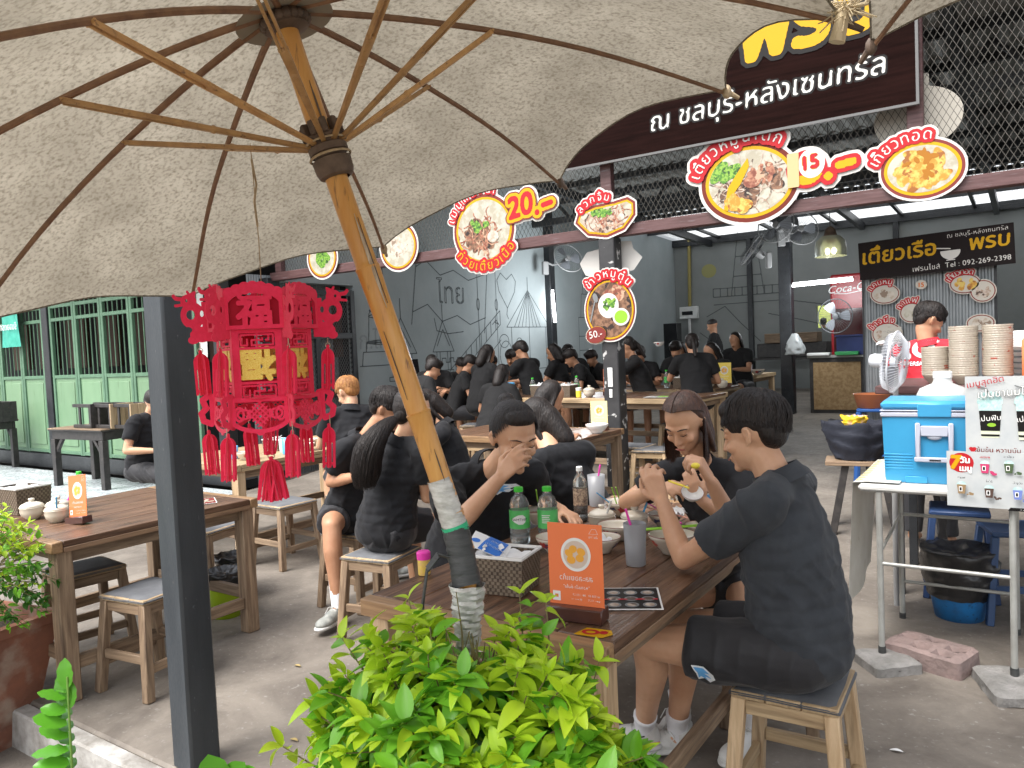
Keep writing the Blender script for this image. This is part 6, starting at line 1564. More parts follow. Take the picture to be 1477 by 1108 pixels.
def basket(label, x, y, rz=0, z=ZT, s=1.0, pack=False, group=None):
    t = thing('tissue_box', label, 'tissue box', (x, y, z), rz, group); w, d, h = .085 * s, .062 * s, .092 * s
    b = MB()
    b.add([(-w * .93, -d * .93, 0), (w * .93, -d * .93, 0), (w * .93, d * .93, 0), (-w * .93, d * .93, 0), (-w, -d, h), (w, -d, h), (w, d, h), (-w, d, h)], [(0, 3, 2, 1), (0, 1, 5, 4), (1, 2, 6, 5), (2, 3, 7, 6), (3, 0, 4, 7)])
    b.build('body', wicker, t, False)
    b = MB(); nr = 11
    for j in range(nr):
        z0 = h * (j + .5) / nr; k = .93 + .07 * z0 / h
        for sx_ in (-1, 1):
            n = 22
            for i in range(n):
                if (i + j) % 2: continue
                x0 = -w * k + 2 * w * k * i / n; b.box(x0, x0 + 2 * w * k / n * 1.15, sx_ * d * k - .0012, sx_ * d * k + .0012, z0 - h / nr * .42, z0 + h / nr * .42)
            n = 16
            for i in range(n):
                if (i + j) % 2: continue
                y0 = -d * k + 2 * d * k * i / n; b.box(sx_ * w * k - .0012, sx_ * w * k + .0012, y0, y0 + 2 * d * k / n * 1.15, z0 - h / nr * .42, z0 + h / nr * .42)
    o = b.build('weave', weave_m, t, False); o['kind'] = 'stuff'
    b = MB()
    for (x0, x1, y0, y1) in ((-w - .004, w + .004, -d - .004, -d + .006), (-w - .004, w + .004, d - .006, d + .004), (-w - .004, -w + .006, -d + .006, d - .006), (w - .006, w + .004, -d + .006, d - .006)): b.box(x0, x1, y0, y1, h - .003, h + .007, .002)
    b.build('rim', white_m, t)
    b = MB(); rs = np.random.default_rng(int(abs(x * 999)))
    b.grid(lambda u, v: ((u - .5) * 1.7 * w, (v - .5) * 1.7 * d, h - .01 + .014 * noise.noise(Vector((u * 6, v * 6, x)))), 12, 10)
    for k in range(3):
        cx, cy = rs.uniform(-.5, .5) * w, rs.uniform(-.4, .4) * d; a = rs.uniform(0, 3)
        b.grid(lambda u, v: (cx + (u - .5) * .05 * math.cos(a) + .008 * math.sin(v * 9), cy + (u - .5) * .05 * math.sin(a), h - .01 + v * .035 + .006 * math.sin(u * 8)), 6, 5)
    b.build('tissues', tissue, t, 'all')
    if pack:
        b = MB(); T = Matrix.Translation((-.035, -.005, h + .02)) @ Matrix.Rotation(R(28), 4, 'Y') @ Matrix.Rotation(R(20), 4, 'X') @ Matrix.Rotation(R(12), 4, 'Z')
        b.grid(lambda u, v: T @ Vector(((u - .5) * .13, (v - .5) * .075, .010 * math.sin(PI * u) * math.sin(PI * v) + .002 * noise.noise(Vector((u * 9, v * 9, 3))))), 14, 10)
        pk = b.build('tissue_pack', tissue, t, 'all')
        q = Ras(-.065, .065, -.036, .036, .0014); bandp = q.poly([np.array([(-.03, -.036), (.045, -.036), (.055, .036), (-.01, .036)])])
        tx = mx(q.text('กระดาษเช็ด', .012, .008, .016, bold=.0006), q.text('ปากแบบ', .012, -.014, .016, bold=.0006)); st_f = q.zero()
        for (xx, yy) in ((-.015, .028), (.035, .025), (.02, .03), (-.005, .024), (.04, -.01)): st_f = mx(st_f, q.ell(xx, yy, .003, .003))
        for (f, mm, dz) in ((mn(bandp, 1 - tx), tbl, .0125), (mx(tx, mn(st_f, bandp)), white_m, .0118), (q.ell(-.047, -.008, .015, .009), tbl, .0128)):
            bb = q.mesh(f, 0, cut=4); bb.v = [T @ Vector((v[0], v[1], .010 * math.sin(PI * (v[0] / .13 + .5)) * math.sin(PI * (v[1] / .075 + .5)) + (dz - .0105))) for v in bb.v]; oo = bb.build('pack_print', mm, t, False); oo['kind'] = 'stuff'
    return t
def menu_card(label, x, y, z, rz, mirror=True, s=1.0, group=None, col=org, lean=0):
    """orange card in a wooden base; text mirrored when we look at the back of the laminate"""
    t = thing('menu_card', label, 'menu card', (x, y, z), rz, group); w, h = .053 * s, .165 * s
    b = MB(); b.box(-w * 1.02, w * 1.02, -.02 * s, .02 * s, 0, .026 * s, .003); b.build('base', brownbase, t)
    T = Matrix.Translation((0, 0, .014 * s)) @ Matrix.Rotation(R(lean), 4, 'X') @ Matrix.Rotation(R(90), 4, 'X')
    q = Ras(-w * 1.05, w * 1.05, 0, h, .0010); sheet = q.rect(-w, w, .0, h - .003); q.mesh(sheet, .0016, None, T, .0008).build('card', col, t, False)
    X = -1 if mirror else 1
    def fl(f): return f[:, ::-1] if mirror else f
    circle = q.ell(-.001 * s, .106 * s, .029 * s, .031 * s); fr_ = mx(mx(q.ell(-.012 * s, .112 * s, .0085 * s, .007 * s, .5), q.ell(.004 * s, .116 * s, .008 * s, .007 * s, -.5)), mx(mx(q.ell(.012 * s, .108 * s, .0085 * s, .0065 * s, .6), q.ell(-.009 * s, .1 * s, .008 * s, .007 * s)), q.ell(.008 * s, .096 * s, .0085 * s, .0075 * s, .2)))
    tx = mx(q.text('สละลอยแก้ว', 0, .058 * s, .0135 * s, bold=.0003), q.text('"หวานฉ่ำ ชื่นใจ"', 0, .043 * s, .0085 * s))
    lo = mx(q.line([(-.045 * s, .146 * s), (-.041 * s, .155 * s), (-.034 * s, .155 * s), (-.028 * s, .146 * s), (-.045 * s, .146 * s)], .0009), q.text('อันไทย', -.036 * s, .138 * s, .007 * s))
    sm = mx(mx(q.text('081 555 29', -.005 * s, .030 * s, .0055 * s), q.text('@aroi tai', .0, .022 * s, .0055 * s)), mx(q.text('tel 038 00', -.034 * s, .030 * s, .0055 * s), q.text('open 10-20', -.034 * s, .022 * s, .0055 * s)))
    sq = mn(q.rect(.032 * s, .047 * s, .018 * s, .036 * s), 1 - q.rect(.036 * s, .043 * s, .024 * s, .030 * s))
    for f, mm, dz in ((circle, white_m, .0014), (q.ell(-.001 * s, .106 * s, .024 * s, .0255 * s), mat('syrup', (.62, .5, .42, 1), .4), .0020), (fr_, mat('fruit', (.8, .38, .05, 1), .4), .0026), (mx(mx(tx, lo), mx(sm, sq)), white_m, .0014)):
        if mirror: f = f[:, ::-1]
        o = q.mesh(f, 0, None, T, dz).build('card_print', mm, t, False); o['kind'] = 'stuff'
    return t
def stick(name, label, cat, a, b_, r, m, group=None, n=6):
    a, b_ = Vector(a), Vector(b_); t = MB(); t.tube([Vector((0, 0, 0)), b_ - a], [r, r * .7] if name == 'chopstick' else r, n); o = t.build(name, m, None, True, a); return tag(o, label, cat, group)

# --- foreground table
fg = 'used cream bowls on the front table'
bowl('cream bowl with leftover noodles and a dark spoon, far end of front table', -1.53, 3.10, content='noodle', s=1.08)
bowl('empty cream bowl behind the frosted cup, upper of two nested ones', -1.37, 2.71, s=.98, group=fg)
bowl('cream bowl holding a crumpled tissue beside the frosted cup', -1.34, 2.52, s=.92, group=fg)
bowl('cream bowl with a red flower between the pots and the girl', -1.28, 2.98, s=.92, content='noodle', group=fg)
bowl('small cream bowl beside the elbow of the student in charcoal', -1.10, 2.90, s=.72, group=fg)
bowl('cream bowl with green chopsticks under the arm of the charcoal student', -1.10, 2.62, s=1.12, content='noodle', group=fg)
bowl('cream bowl behind the two green water bottles', -1.80, 2.82, s=1.0, content='noodle', group=fg)
bowl('cream bowl hidden behind the top of the orange card', -1.50, 2.45, s=.95, group=fg)
o = MB(); o.grid(lambda u, v: ((u - .5) * .07, (v - .5) * .06, .02 + .022 * noise.noise(Vector((u * 4, v * 4, 8))) + .015 * math.sin(PI * u) * math.sin(PI * v)), 14, 12); o = o.build('crumpled_tissue', tissue, None, 'all', (-1.34, 2.52, ZT + .025)); tag(o, 'crumpled white tissue inside the cream bowl beside the frosted cup', 'tissue')
o = MB(); o.grid(lambda u, v: ((u - .5) * .09, (v - .5) * .07, .03 + .03 * noise.noise(Vector((u * 4, v * 4, 2))) + .02 * math.sin(PI * u) * math.sin(PI * v)), 14, 12); o = o.build('crumpled_tissue', tissue, None, 'all', (-1.22, 2.93, ZT + .045)); tag(o, 'crumpled white tissue lying on the flowered bowl near the girl', 'tissue')
pot('cream lidded pot with a spout notch right of the cola bottle', -1.50, 2.83, s=1.12, spoon=white_m)
pot('cream lidded pot with a blue spoon handle beside the first pot', -1.365, 2.86, s=1.10, spoon=blu)
cup('frosted plastic cup with a pink straw in the middle of the front table', -1.155, 2.42, r=.040, h=.148, straw=pink)
cup('frosted plastic cup behind the cola bottle with a pink straw', -1.74, 3.24, r=.042, h=.15, straw=pink)
t = bottle('water bottle with green cap and white lens label, left of two', -1.685, 2.49, h=.225, r=.040, rz=0)
q = Ras(-.04, .04, -.03, .03, .0012); lens = q.poly([np.array([(-.038, 0), (-.02, .012), (0, .022), (.02, .022), (.032, .012), (.034, 0), (.032, -.012), (.02, -.022), (0, -.022), (-.02, -.012)]) * .85]); tw = q.text('NAMTHIP', .002, -.005, .0155, bold=.0008)
wrap_print(t, q, lens, white_m, .0410, .104, R(-62), 'label_shape'); wrap_print(t, q, tw, PK, .0414, .104, R(-62))
t = bottle('water bottle with green cap and lined green label, right of two', -1.585, 2.54, h=.225, r=.040)
q = Ras(-.03, .03, -.03, .03, .0012); f = q.zero()
for k in range(5): f = mx(f, q.rect(-.02, .014 - .004 * (k % 2), .014 - k * .007, .017 - k * .007))
wrap_print(t, q, f, white_m, .0410, .104, R(-65))
bottle('half full cola bottle with white cap on the front table', -1.655, 2.93, kind='cola', h=.24, r=.031)
basket('brown woven tissue box with white rim and a blue printed tissue pack', -1.435, 2.0, R(10), s=1.28, pack=True)
menu_card('orange dessert card in a dark wooden base on the front table, lettering mirrored', -1.075, 1.86, ZT, R(8), s=1.55)
# laminated menu sheet
t = thing('menu_sheet', 'black laminated menu sheet with rows of round dish pictures on the front table', 'menu', (-1.06, 2.06, ZT + .001), R(28))
b = MB(); b.box(-.14, .14, -.10, .10, 0, .0016); b.build('sheet', white_m, t, False)
q = Ras(-.14, .14, -.1, .1, .0018); b = MB(); b.cur = 0; q.mesh(q.rect(-.134, .134, -.094, .094), 0, b, None, .0022); b.cur = 1; f = q.zero(); g = q.zero(); rd = mx(q.rect(-.134, -.06, .03, .09), q.rect(-.13, .13, -.018, -.008))
for i in range(5):
    for j in range(3): f = mx(f, q.ell(-.105 + i * .052, -.062 + j * .055, .021, .021)); g = mx(g, q.ell(-.105 + i * .052, -.062 + j * .055, .014, .014))
q.mesh(f, 0, b, None, .0028); b.cur = 2; q.mesh(g, 0, b, None, .0034); b.cur = 3; q.mesh(rd, 0, b, None, .0031); o = b.build('print', [PK, PGR, F_nood, PR], t, False); o['kind'] = 'stuff'
q = Ras(-.06, .06, -.04, .04, .0018); t = thing('table_sticker', 'small yellow and red sticker under the base of the orange card', 'sticker', (-.985, 1.79, ZT), R(10))
b = MB(); b.cur = 0; q.mesh(q.poly([np.array([(-.05, -.025), (.03, -.03), (.052, .0), (.04, .028), (-.03, .03)])]), .0008, b, None, .001); b.cur = 1; q.mesh(mx(q.ell(-.01, 0, .025, .018) - q.ell(-.01, 0, .014, .009), q.ell(.025, .005, .012, .012)), 0, b, None, .0016); b.build('sticker', [PY, PR], t, False)
t = thing('shaker', 'yellow labelled powder shaker with a pink lid at the left of the front table', 'shaker', (-1.765, 2.0, ZT)); b = MB(); b.lathe([(0, 0), (.02, 0), (.022, .004), (.022, .055), (.0001, .055)], 24); b.build('body', mat('shaker_label', (.85, .62, .08, 1), .4, (.75, .5, .2, 1), scale=70), t); b = MB(); b.lathe([(.0235, .055), (.0245, .06), (.0245, .078), (.02, .083), (.0001, .084)], 24); b.build('lid', pink, t)
t = thing('phone', 'black phone lying flat behind the tissue box', 'phone', (-1.58, 2.2, ZT), R(35)); b = MB(); b.box(-.038, .038, -.078, .078, 0, .008, .004); b.build('body', blackp, t); b = MB(); b.box(-.034, .034, -.074, .074, .0082, .009); b.build('screen', mat('screen_glass', (.005, .005, .006, 1), .05), t)
gcs = 'green chopsticks on the bowls'
for i, (a, c_, m, l) in enumerate([((-1.20, 2.60, ZT + .078), (-1.0, 2.74, ZT + .085), lgreen, 'lime green chopstick lying across the bowl under the arm, the nearer'), ((-1.21, 2.61, ZT + .078), (-1.0, 2.76, ZT + .086), lgreen, 'lime green chopstick lying across the bowl under the arm, the farther'),
        ((-1.55, 3.08, ZT + .04), (-1.545, 3.02, ZT + .14), lgreen, 'green chopstick standing in the far noodle bowl'), ((-1.53, 3.08, ZT + .04), (-1.52, 3.01, ZT + .145), lgreen, 'second green chopstick standing in the far noodle bowl'), ((-1.56, 3.06, ZT + .05), (-1.60, 2.98, ZT + .12), blu, 'light blue spoon handle leaning out of the far noodle bowl'),
        ((-1.80, 2.82, ZT + .03), (-1.75, 2.72, ZT + .17), lgreen, 'green chopstick rising behind the green capped bottles')]):
    stick('chopstick', l, 'chopstick', a, c_, .0036, m)
stick('drinking_straw', 'pink straw lying over the flowered bowl', 'straw', (-1.36, 2.99, ZT + .09), (-1.16, 2.86, ZT + .05), .003, pink)
stick('drinking_straw', 'orange striped straw lying over the flowered bowl', 'straw', (-1.35, 2.94, ZT + .085), (-1.15, 2.90, ZT + .065), .003, mat('peach', (.8, .4, .3, 1), .5))
o = MB(); o.tube([(0, 0, 0), (.03, -.02, .02), (.08, -.05, .07)], [.012, .006, .005], 8); o = o.build('spoon', dkwood, None, True, (-1.49, 3.10, ZT + .045)); tag(o, 'dark spoon sticking out of the far noodle bowl', 'spoon')
# what the two students hold
b = MB(); t = bowl('small white bowl held by the girl facing us', -1.045, 2.68, .945, s=.52, flower=False, tilt=(R(28), R(20), 0), m=white_m)
stick('spoon', 'yellow spoon over the small bowl of the girl facing us', 'spoon', (-1.14, 2.70, 1.0), (-1.05, 2.67, .985), .004, yel)
o = MB(); o.sphere((0, 0, 0), .014, 10, 8, (1.3, 1, .8)); o.tube([(0, 0, 0), (.03, .02, -.03)], .006, 8); o = o.build('spoon', yel, None, True, (-.985, 2.575, 1.085)); tag(o, 'yellow spoon in the hand of the student in charcoal', 'spoon')

# --- left table
gp = 'cream pots on the left table'
for (x, y, sp, l) in ((-4.30, 1.85, None, 'cream lidded pot on the left table, leftmost of three'), (-4.22, 1.94, pink, 'cream lidded pot on the left table with a pink straw behind, middle of three'), (-4.08, 1.87, blu, 'cream lidded pot on the left table next to the orange card')): pot(l, x, y, s=1.15, group=gp, spoon=sp)
menu_card('orange dessert card leaning in its base on the left table', -3.93, 1.90, ZT, R(6), mirror=True, s=1.35, lean=-6).rotation_euler.y = -.12
basket('brown tissue box cut off by the left picture edge on the left table', -4.60, 1.93, R(5), s=1.5)
bottle('small clear bottle with white cap behind the pots of the left table', -4.35, 2.12, h=.20, r=.03)
bottle('green bottle hidden behind the leftmost pot of the left table', -4.20, 2.05, kind='green', h=.12, r=.026)
q = Ras(-.15, .15, -.10, .10, .003); t = thing('menu_sheet', 'printed menu sheet lying flat at the far side of the left table', 'menu', (-3.85, 2.45, ZT), R(60)); b = MB(); b.cur = 0; q.mesh(q.rect(-.14, .14, -.09, .09), .001, b, None, .001); b.cur = 1; q.mesh(q.rect(-.134, .134, -.084, .084), 0, b, None, .0016); b.cur = 2; q.mesh(blobs(q, q.rect(-.13, .13, -.08, .08), 0, 0, .12, .075, 40, .008, .014, 5), 0, b, None, .0022); b.build('sheet', [white_m, PMK, F_bowl], t, False)
# --- lantern table
bowl('cream bowl with leftovers on the table behind the lantern, nearest its corner', -5.05, 3.72, content='noodle'); bowl('white bowl at the far side of the table behind the lantern', -5.2, 4.5, content='noodle'); bowl('cream bowl beside the blond student', -4.98, 4.25, content='noodle')
cup('light blue cup on the table behind the lantern, left one', -5.2, 3.72, m=blu, fill=False, h=.1); cup('light blue cup on the table behind the lantern, right one', -4.98, 4.05, m=blu, fill=False, h=.13)
cup('frosted cup on the table behind the lantern near the tassels', -5.0, 4.5, r=.034); cup('white paper cup on the table behind the lantern', -5.1, 4.12, m=white_m, fill=False, h=.11)
basket('tissue box on the table behind the lantern', -5.3, 4.2, R(10))
# --- table in front of the post
bowl('white wide bowl with dark broth in front of the peeling black post', -3.06, 5.75, .772, s=1.25, flower=False, m=white_m, content='soup')
menu_card('pale yellow dessert card in front of the peeling black post', -3.14, 5.95, .772, R(8), s=1.45, col=mat('yellow_card', (.8, .72, .35, 1), .4))
# --- hall tables
zh = .972
basket('brown tissue box on the long hall table, left of two', -4.50, 7.22, R(-4), zh, 1.35); basket('brown tissue box on the long hall table, right of two', -4.20, 7.20, R(-4), zh, 1.35)
bottle('small clear bottle behind the left tissue box of the hall table', -4.72, 7.36, zh, h=.2); bottle('small clear bottle behind the right tissue box of the hall table', -4.18, 7.42, zh, h=.21)
t = cup('light blue cup standing on the left part of the long hall table', -5.02, 7.35, zh, m=blu, fill=False, h=.15, r=.05)
menu_card('orange dessert card standing on the long hall table', -3.72, 7.35, zh, R(10), s=1.6)
pot('round cream pot beside the orange card of the long hall table', -3.88, 7.15, zh, 1.3)
for (x, l, m1, m2) in ((-4.78, 'pink and white shaker left of the hall tissue boxes', pink, white_m), (-3.98, 'yellow shaker right of the hall tissue boxes', yel, white_m)):
    t = thing('shaker', l, 'shaker', (x, 7.1, zh)); b = MB(); b.lathe([(0, 0), (.03, 0), (.03, .07), (0, .07)], 16); b.build('body', m1, t); b = MB(); b.lathe([(.031, .07), (.031, .1), (0, .105)], 16); b.build('lid', m2, t)
bowl('bowl with leftovers near the blue cup of the long hall table', -5.15, 7.3, zh, content='noodle')
q = Ras(-.2, .2, -.1, .1, .006); t = thing('menu_sheet', 'green and white menu sheet on the long hall table right of the post', 'menu', (-3.05, 7.15, zh), R(10)); b = MB(); b.cur = 0; q.mesh(q.rect(-.18, .18, -.09, .09), .002, b, None, .002); b.cur = 1; q.mesh(q.rect(-.05, .17, -.07, .07), 0, b, None, .003); b.build('sheet', [white_m, lgreen], t, False)
z2_ = .952
basket('tissue box on the second hall table right of the post', -3.45, 8.75, 0, z2_, 1.4, False); bottle('clear bottle beside the tissue box of the second hall table', -3.68, 8.75, z2_, h=.22); bottle('clear bottle in the middle of the second hall table', -3.2, 8.8, z2_, h=.22)
menu_card('yellow dessert card on the second hall table', -3.05, 9.0, z2_, R(5), s=1.6, col=mat('yellow_card2', (.8, .6, .1, 1), .4)); pot('cream pot beside the yellow card of the second hall table', -3.13, 8.7, z2_, 1.2); pot('cream pot right of the yellow card on the second hall table', -2.98, 8.72, z2_, 1.2)
t = thing('shaker', 'pink shaker on the second hall table', 'shaker', (-3.3, 8.65, z2_)); b = MB(); b.lathe([(0, 0), (.03, 0), (.03, .09), (0, .1)], 16); b.build('body', pink, t)
for i, (x, y, l) in enumerate(((-3.95, 11.6, 'bowl at the left of the far hall table'), (-3.7, 11.65, 'bowl in front of the girl at the far hall table'), (-3.42, 11.6, 'bowl at the right end of the far hall table'))): bowl(l, x, y, z2_, 1.35, content='noodle')
for i, (x, l) in enumerate(((-3.62, 'frosted cup on the far hall table, left of two'), (-3.52, 'frosted cup on the far hall table, right of two'))): cup(l, x, 11.5, z2_, r=.05, h=.16, m=mat('cup_pinkish', (.55, .5, .55, 1), .4))
bottle('green water bottle by the student bent over a bowl at the wall', -6.15, 8.0, z2_, kind='green', h=.24, r=.04); cup('frosted cup in the middle of the wall side tables', -5.8, 8.2, z2_, r=.045, h=.16, m=mat('cup_pinkish2', (.6, .5, .52, 1), .4)); bowl('bowl on the table between the wall side diners', -5.9, 8.05, z2_, 1.2, content='noodle'); bowl('second bowl on the table between the wall side diners', -5.55, 8.1, z2_, 1.2, content='noodle')
bowl('bowl raised in the hand of the student right of the post', -3.42, 7.95, 1.47, .75, False, m=white_m)
# small black boards on the wall counter
for (y, l) in ((8.2, 'small black menu board leaning on the wall counter behind the bamboo pole'),):
    t = thing('menu_board', l, 'menu board', (-7.3, y, 1.0), R(60)); b = MB(); b.beam((0, 0, 0), (0, .12, .42), .3, .015, up=(0, 1, 0)); b.build('board', blackp, t)
# fans
fan_m = mat('fan_white', (.3, .3, .3, 1), .45); fan_w = mat('fan_wire', (.1, .105, .11, 1), .5, metal=.4); fan_b = mat('fan_blade', (.2, .21, .23, 1), .4)
def fan(label, loc, rz, tilt, r, kind='wall', m=fan_m, wire=fan_w, mount=None, nw=36):
    t = thing('fan', label, 'fan', loc, rz); T = Matrix.Rotation(tilt, 4, 'X') @ Matrix.Rotation(R(90), 4, 'X')
    b = MB(); 
    for k in range(nw):
        a = 2 * PI * k / nw; c, s_ = math.cos(a), math.sin(a)
        b.tube([T @ Vector((c * .2 * r, s_ * .2 * r, .10 * r + .04)), T @ Vector((c * .7 * r, s_ * .7 * r, .32 * r)), T @ Vector((c * r, s_ * r, .08 * r)), T @ Vector((c * .9 * r, s_ * .9 * r, -.18 * r)), T @ Vector((c * .25 * r, s_ * .25 * r, -.25 * r))], .0016 if r < .3 else .002, 4, False)
    o = b.build('guard', wire, t); o['kind'] = 'stuff'
    b = MB(); b.tube([T @ Vector((math.cos(a) * r * 1.01, math.sin(a) * r * 1.01, .06 * r)) for a in np.linspace(0, 2 * PI, 37)[:-1]], .03 * r, 6, False, True); b.build('rim', m, t)
    b = MB(); b.lathe([(.0001, .12 * r), (.18 * r, .1 * r), (.2 * r, -.05 * r), (.1 * r, -.1 * r)], 16, T); b.build('hub', m, t)
    for k in range(3):
        b = MB(); vs = []
        for i in range(5):
            rr = (.18 + .68 * i / 4) * r
            for j in range(4): a = 2 * PI * k / 3 + (j / 3 - .5) * (.7 + .25 * math.sin(PI * i / 4)); vs.append(T @ Vector((rr * math.cos(a), rr * math.sin(a), (j / 3 - .5) * .16 * r)))
        b.add(vs, [(i * 4 + j, i * 4 + j + 1, i * 4 + j + 5, i * 4 + j + 4) for i in range(4) for j in range(3)]); b.build('blade', fan_b, t, 'all')
    b = MB(); b.lathe([(.0001, -.75 * r), (.17 * r, -.72 * r), (.23 * r, -.6 * r), (.23 * r, -.28 * r), (.0001, -.26 * r)], 18, T); b.build('motor', m, t)
    if mount: b = MB(); b.tube([T @ Vector((0, 0, -.5 * r)), T @ Vector((0, 0, -.6 * r)) + Vector(mount) * .5, Vector(mount) * 1.0], .02, 8); b.beam(Vector(mount), Vector(mount) + Vector((0, 0, -.25)), .12, .08, .01, up=(0, 1, 0)); b.build('bracket', m, t)
    return t
fan('wall fan on the post at the corner of the drawn wall, turned sideways', (-7.35, 12.9, 3.18), R(60), R(-25), .3, mount=(-.45, .1, -.05))
fan('wall fan left of the inner hall post, tilted down', (-3.85, 13.0, 2.98), R(-60), R(-35), .3, mount=(.38, .15, -.1))
fan('wall fan above the inner hall post facing the room', (-3.42, 12.85, 3.32), R(-10), R(-15), .3, mount=(0, .35, 0)); fan('wall fan on the right side of the inner hall post', (-3.1, 13.1, 3.25), R(35), R(-15), .28, mount=(-.25, .2, 0))
fan('dark standing fan in front of the red freezer', (-2.60, 13.1, 1.80), R(-10), 0, .27, m=fan_w)
# bell shaped lamp and tubes
t = thing('pendant_lamp', 'clear bell shaped pendant lamp with yellowish glow above the stall', 'lamp', (-1.82, 9.0, 2.70))
b = MB(); b.lathe([(.012, .0), (.05, -.03), (.07, -.1), (.1, -.115)], 20); b.build('cap', dkwood, t); b = MB(); b.lathe([(.10, -.11), (.15, -.16), (.165, -.24), (.165, -.33)], 28); b.build('shade', mat('lamp_shade', (.75, .78, .55, 1), .25, trans=.6), t, 'all'); b = MB(); b.tube([(0, 0, 0), (0, 0, 1.75)], .005, 6); b.build('cable', blackp, t)
bu = emis('bulb_glow', (1, .95, .7, 1), 6.0)
for dx in (-.05, .05): b = MB(); b.sphere((dx, 0, -.26), .035, 10, 8); b.build('bulb', bu, t)
tub = emis('tube_glow', (.95, .98, 1, 1), 9.0)
def tube_lamp(label, a, b_, power):
    a, b_ = Vector(a), Vector(b_); t = thing('tube_lamp', label, 'lamp', tuple(a)); m_ = MB(); m_.tube([Vector((0, 0, 0)), b_ - a], .018, 10); m_.build('tube', tub, t); m_ = MB(); off = Vector((0, .05, .05)) if abs((b_ - a).z) < .1 else Vector((-.05, .05, 0)); m_.beam(off * .8, b_ - a + off * .8, .06, .03, up=(0, 1, 0) if abs((b_ - a).z) > .1 else (0, 0, 1)); m_.build('fitting', white_m, t)
    ld = bpy.data.lights.new('tube_light', 'AREA'); ld.shape = 'RECTANGLE'; ld.size = (b_ - a).length; ld.size_y = .05; ld.energy = power; ld.color = (.9, .96, 1)
    return t, ld
t, ld = tube_lamp('vertical lit fluorescent tube on the corner post of the drawn wall', (-7.78, 13.0, 2.62), (-7.74, 13.0, 1.98), 30)
bpy.data.lights.remove(ld)
def lamp_light(x, y, z, e, s=1.2, col=(.92, .97, 1), par=None):
    d = bpy.data.lights.new('tube_light', 'POINT'); d.energy = e; d.shadow_soft_size = .25; d.color = col; o = bpy.data.objects.new('tube_light', d); COL.objects.link(o); o.location = (x, y, z); return o
lamp_light(-6.7, 12.2, 2.5, 45)
t, ld = tube_lamp('long lit fluorescent tube above the plywood counter', (-3.28, 13.2, 2.34), (-2.35, 13.2, 2.36), 30); bpy.data.lights.remove(ld)
lamp_light(-2.8, 12.6, 2.2, 28)
# ------------------------------------------------------------------ drink stall at the right
ZS = .835
wt = thing('folding_table', 'white plastic folding table of the drink stall on grey tube legs', 'table', (-.20, 4.1, 0))
tp_ = mat('table_plastic', (.6, .6, .58, 1), .4, (.5, .49, .46, 1), scale=7, col3=(.3, .28, .22, 1), scale3=20, lo3=.66, hi3=.72)
b = MB(); b.box(-.47, 1.1, -.33, .42, ZS - .035, ZS, .012); b.build('tabletop', tp_, wt)
steel = mat('grey_tube', (.42, .43, .41, 1), .4, (.32, .32, .3, 1), scale=9, metal=.3)
def lgp(x, y, z): return Vector((x, y, z))
for (x, y) in ((-.385, -.31), (.125, -.31), (-.385, .36), (.125, .36)):
    b = MB(); b.tube([(x, y, .055 if y < 0 else .0), (x, y, ZS - .036)], .0135, 12); lg = b.build('leg', steel, wt); b = MB(); b.tube([(x, y, .05 if y < 0 else -.002), (x, y, .085 if y < 0 else .03)], .0165, 12); b.build('foot_cap', tapeb, lg)
for z, y in ((.47, -.31), (.56, .36), (.2, .36)): b = MB(); b.tube([(-.385, y, z), (.125, y, z)], .009, 10); b.build('cross_bar', steel, wt)
for x in (-.385, .125): b = MB(); b.tube([(x, -.31, .52), (x, .36, .56)], .008, 8); b.build('cross_bar', steel, wt)
# vinyl banner hanging from the table side
vin = mat('vinyl', (.6, .59, .54, 1), .5, (.5, .48, .42, 1), scale=5, col3=(.35, .3, .2, 1), scale3=9, lo3=.64, hi3=.72)
b = MB(); b.grid(lambda u, v: (-.69 - .035 * (1 - v) + .02 * math.sin(u * 5) * (1 - v) + (.19 * max(0, v - .86) / .14), 3.79 + .72 * u, .27 + (ZS - .262) * min(1, v / .86) + .0 * v), 18, 20)
o = b.build('vinyl_banner', vin, None, 'all'); tag(o, 'dirty white vinyl sheet hanging from the left side of the drink stall table', 'banner')
b = MB()
for i in range(10): b.box(-.69, -.53, 3.84 + i * .065, 3.87 + i * .065, ZS + .004, ZS + .0055)
o = b.build('tape_pieces', mat('old_tape', (.5, .42, .2, 1), .5), None, False); tag(o, 'yellowed adhesive tape along the edge of the drink stall table', 'tape'); o['kind'] = 'stuff'
# blue cooler
cb = mat('cooler_blue', (.035, .26, .48, 1), .35, (.045, .30, .54, 1), scale=3, bump=.0004, bscale=60); cg = mat('cooler_grey', (.42, .44, .52, 1), .35)
ck = thing('cooler_box', 'bright blue cooler box with grey handle on the drink stall table', 'cooler', (-.40, 4.02, ZS + .002), R(2))
b = MB(); W_, D_, Hc = .18, .16, .335
vs = []
for z, k in ((0, .93), (.02, .955), (.30, 1.0)): vs.append((z, k))
prof = [(-W_, -D_), (-W_ + .03, -D_ - .004), (W_ - .03, -D_ - .004), (W_, -D_), (W_ + .004, -D_ + .03), (W_ + .004, D_ - .03), (W_, D_), (-W_, D_), (-W_ - .004, D_ - .03), (-W_ - .004, -D_ + .03)]
P0 = [(x * k, y * k, z) for z, k in vs for x, y in prof]; n = len(prof)
b.add(P0, [(i * n + j, i * n + (j + 1) % n, (i + 1) * n + (j + 1) % n, (i + 1) * n + j) for i in range(2) for j in range(n)] + [tuple(range(n - 1, -1, -1)), tuple(2 * n + j for j in range(n))])
for k in range(6): b.box(-W_ * .97, -W_ * .32, -D_ * (.955 + .004 * k) - .006, -D_ * .9, .06 + k * .013, .066 + k * .013, .001)
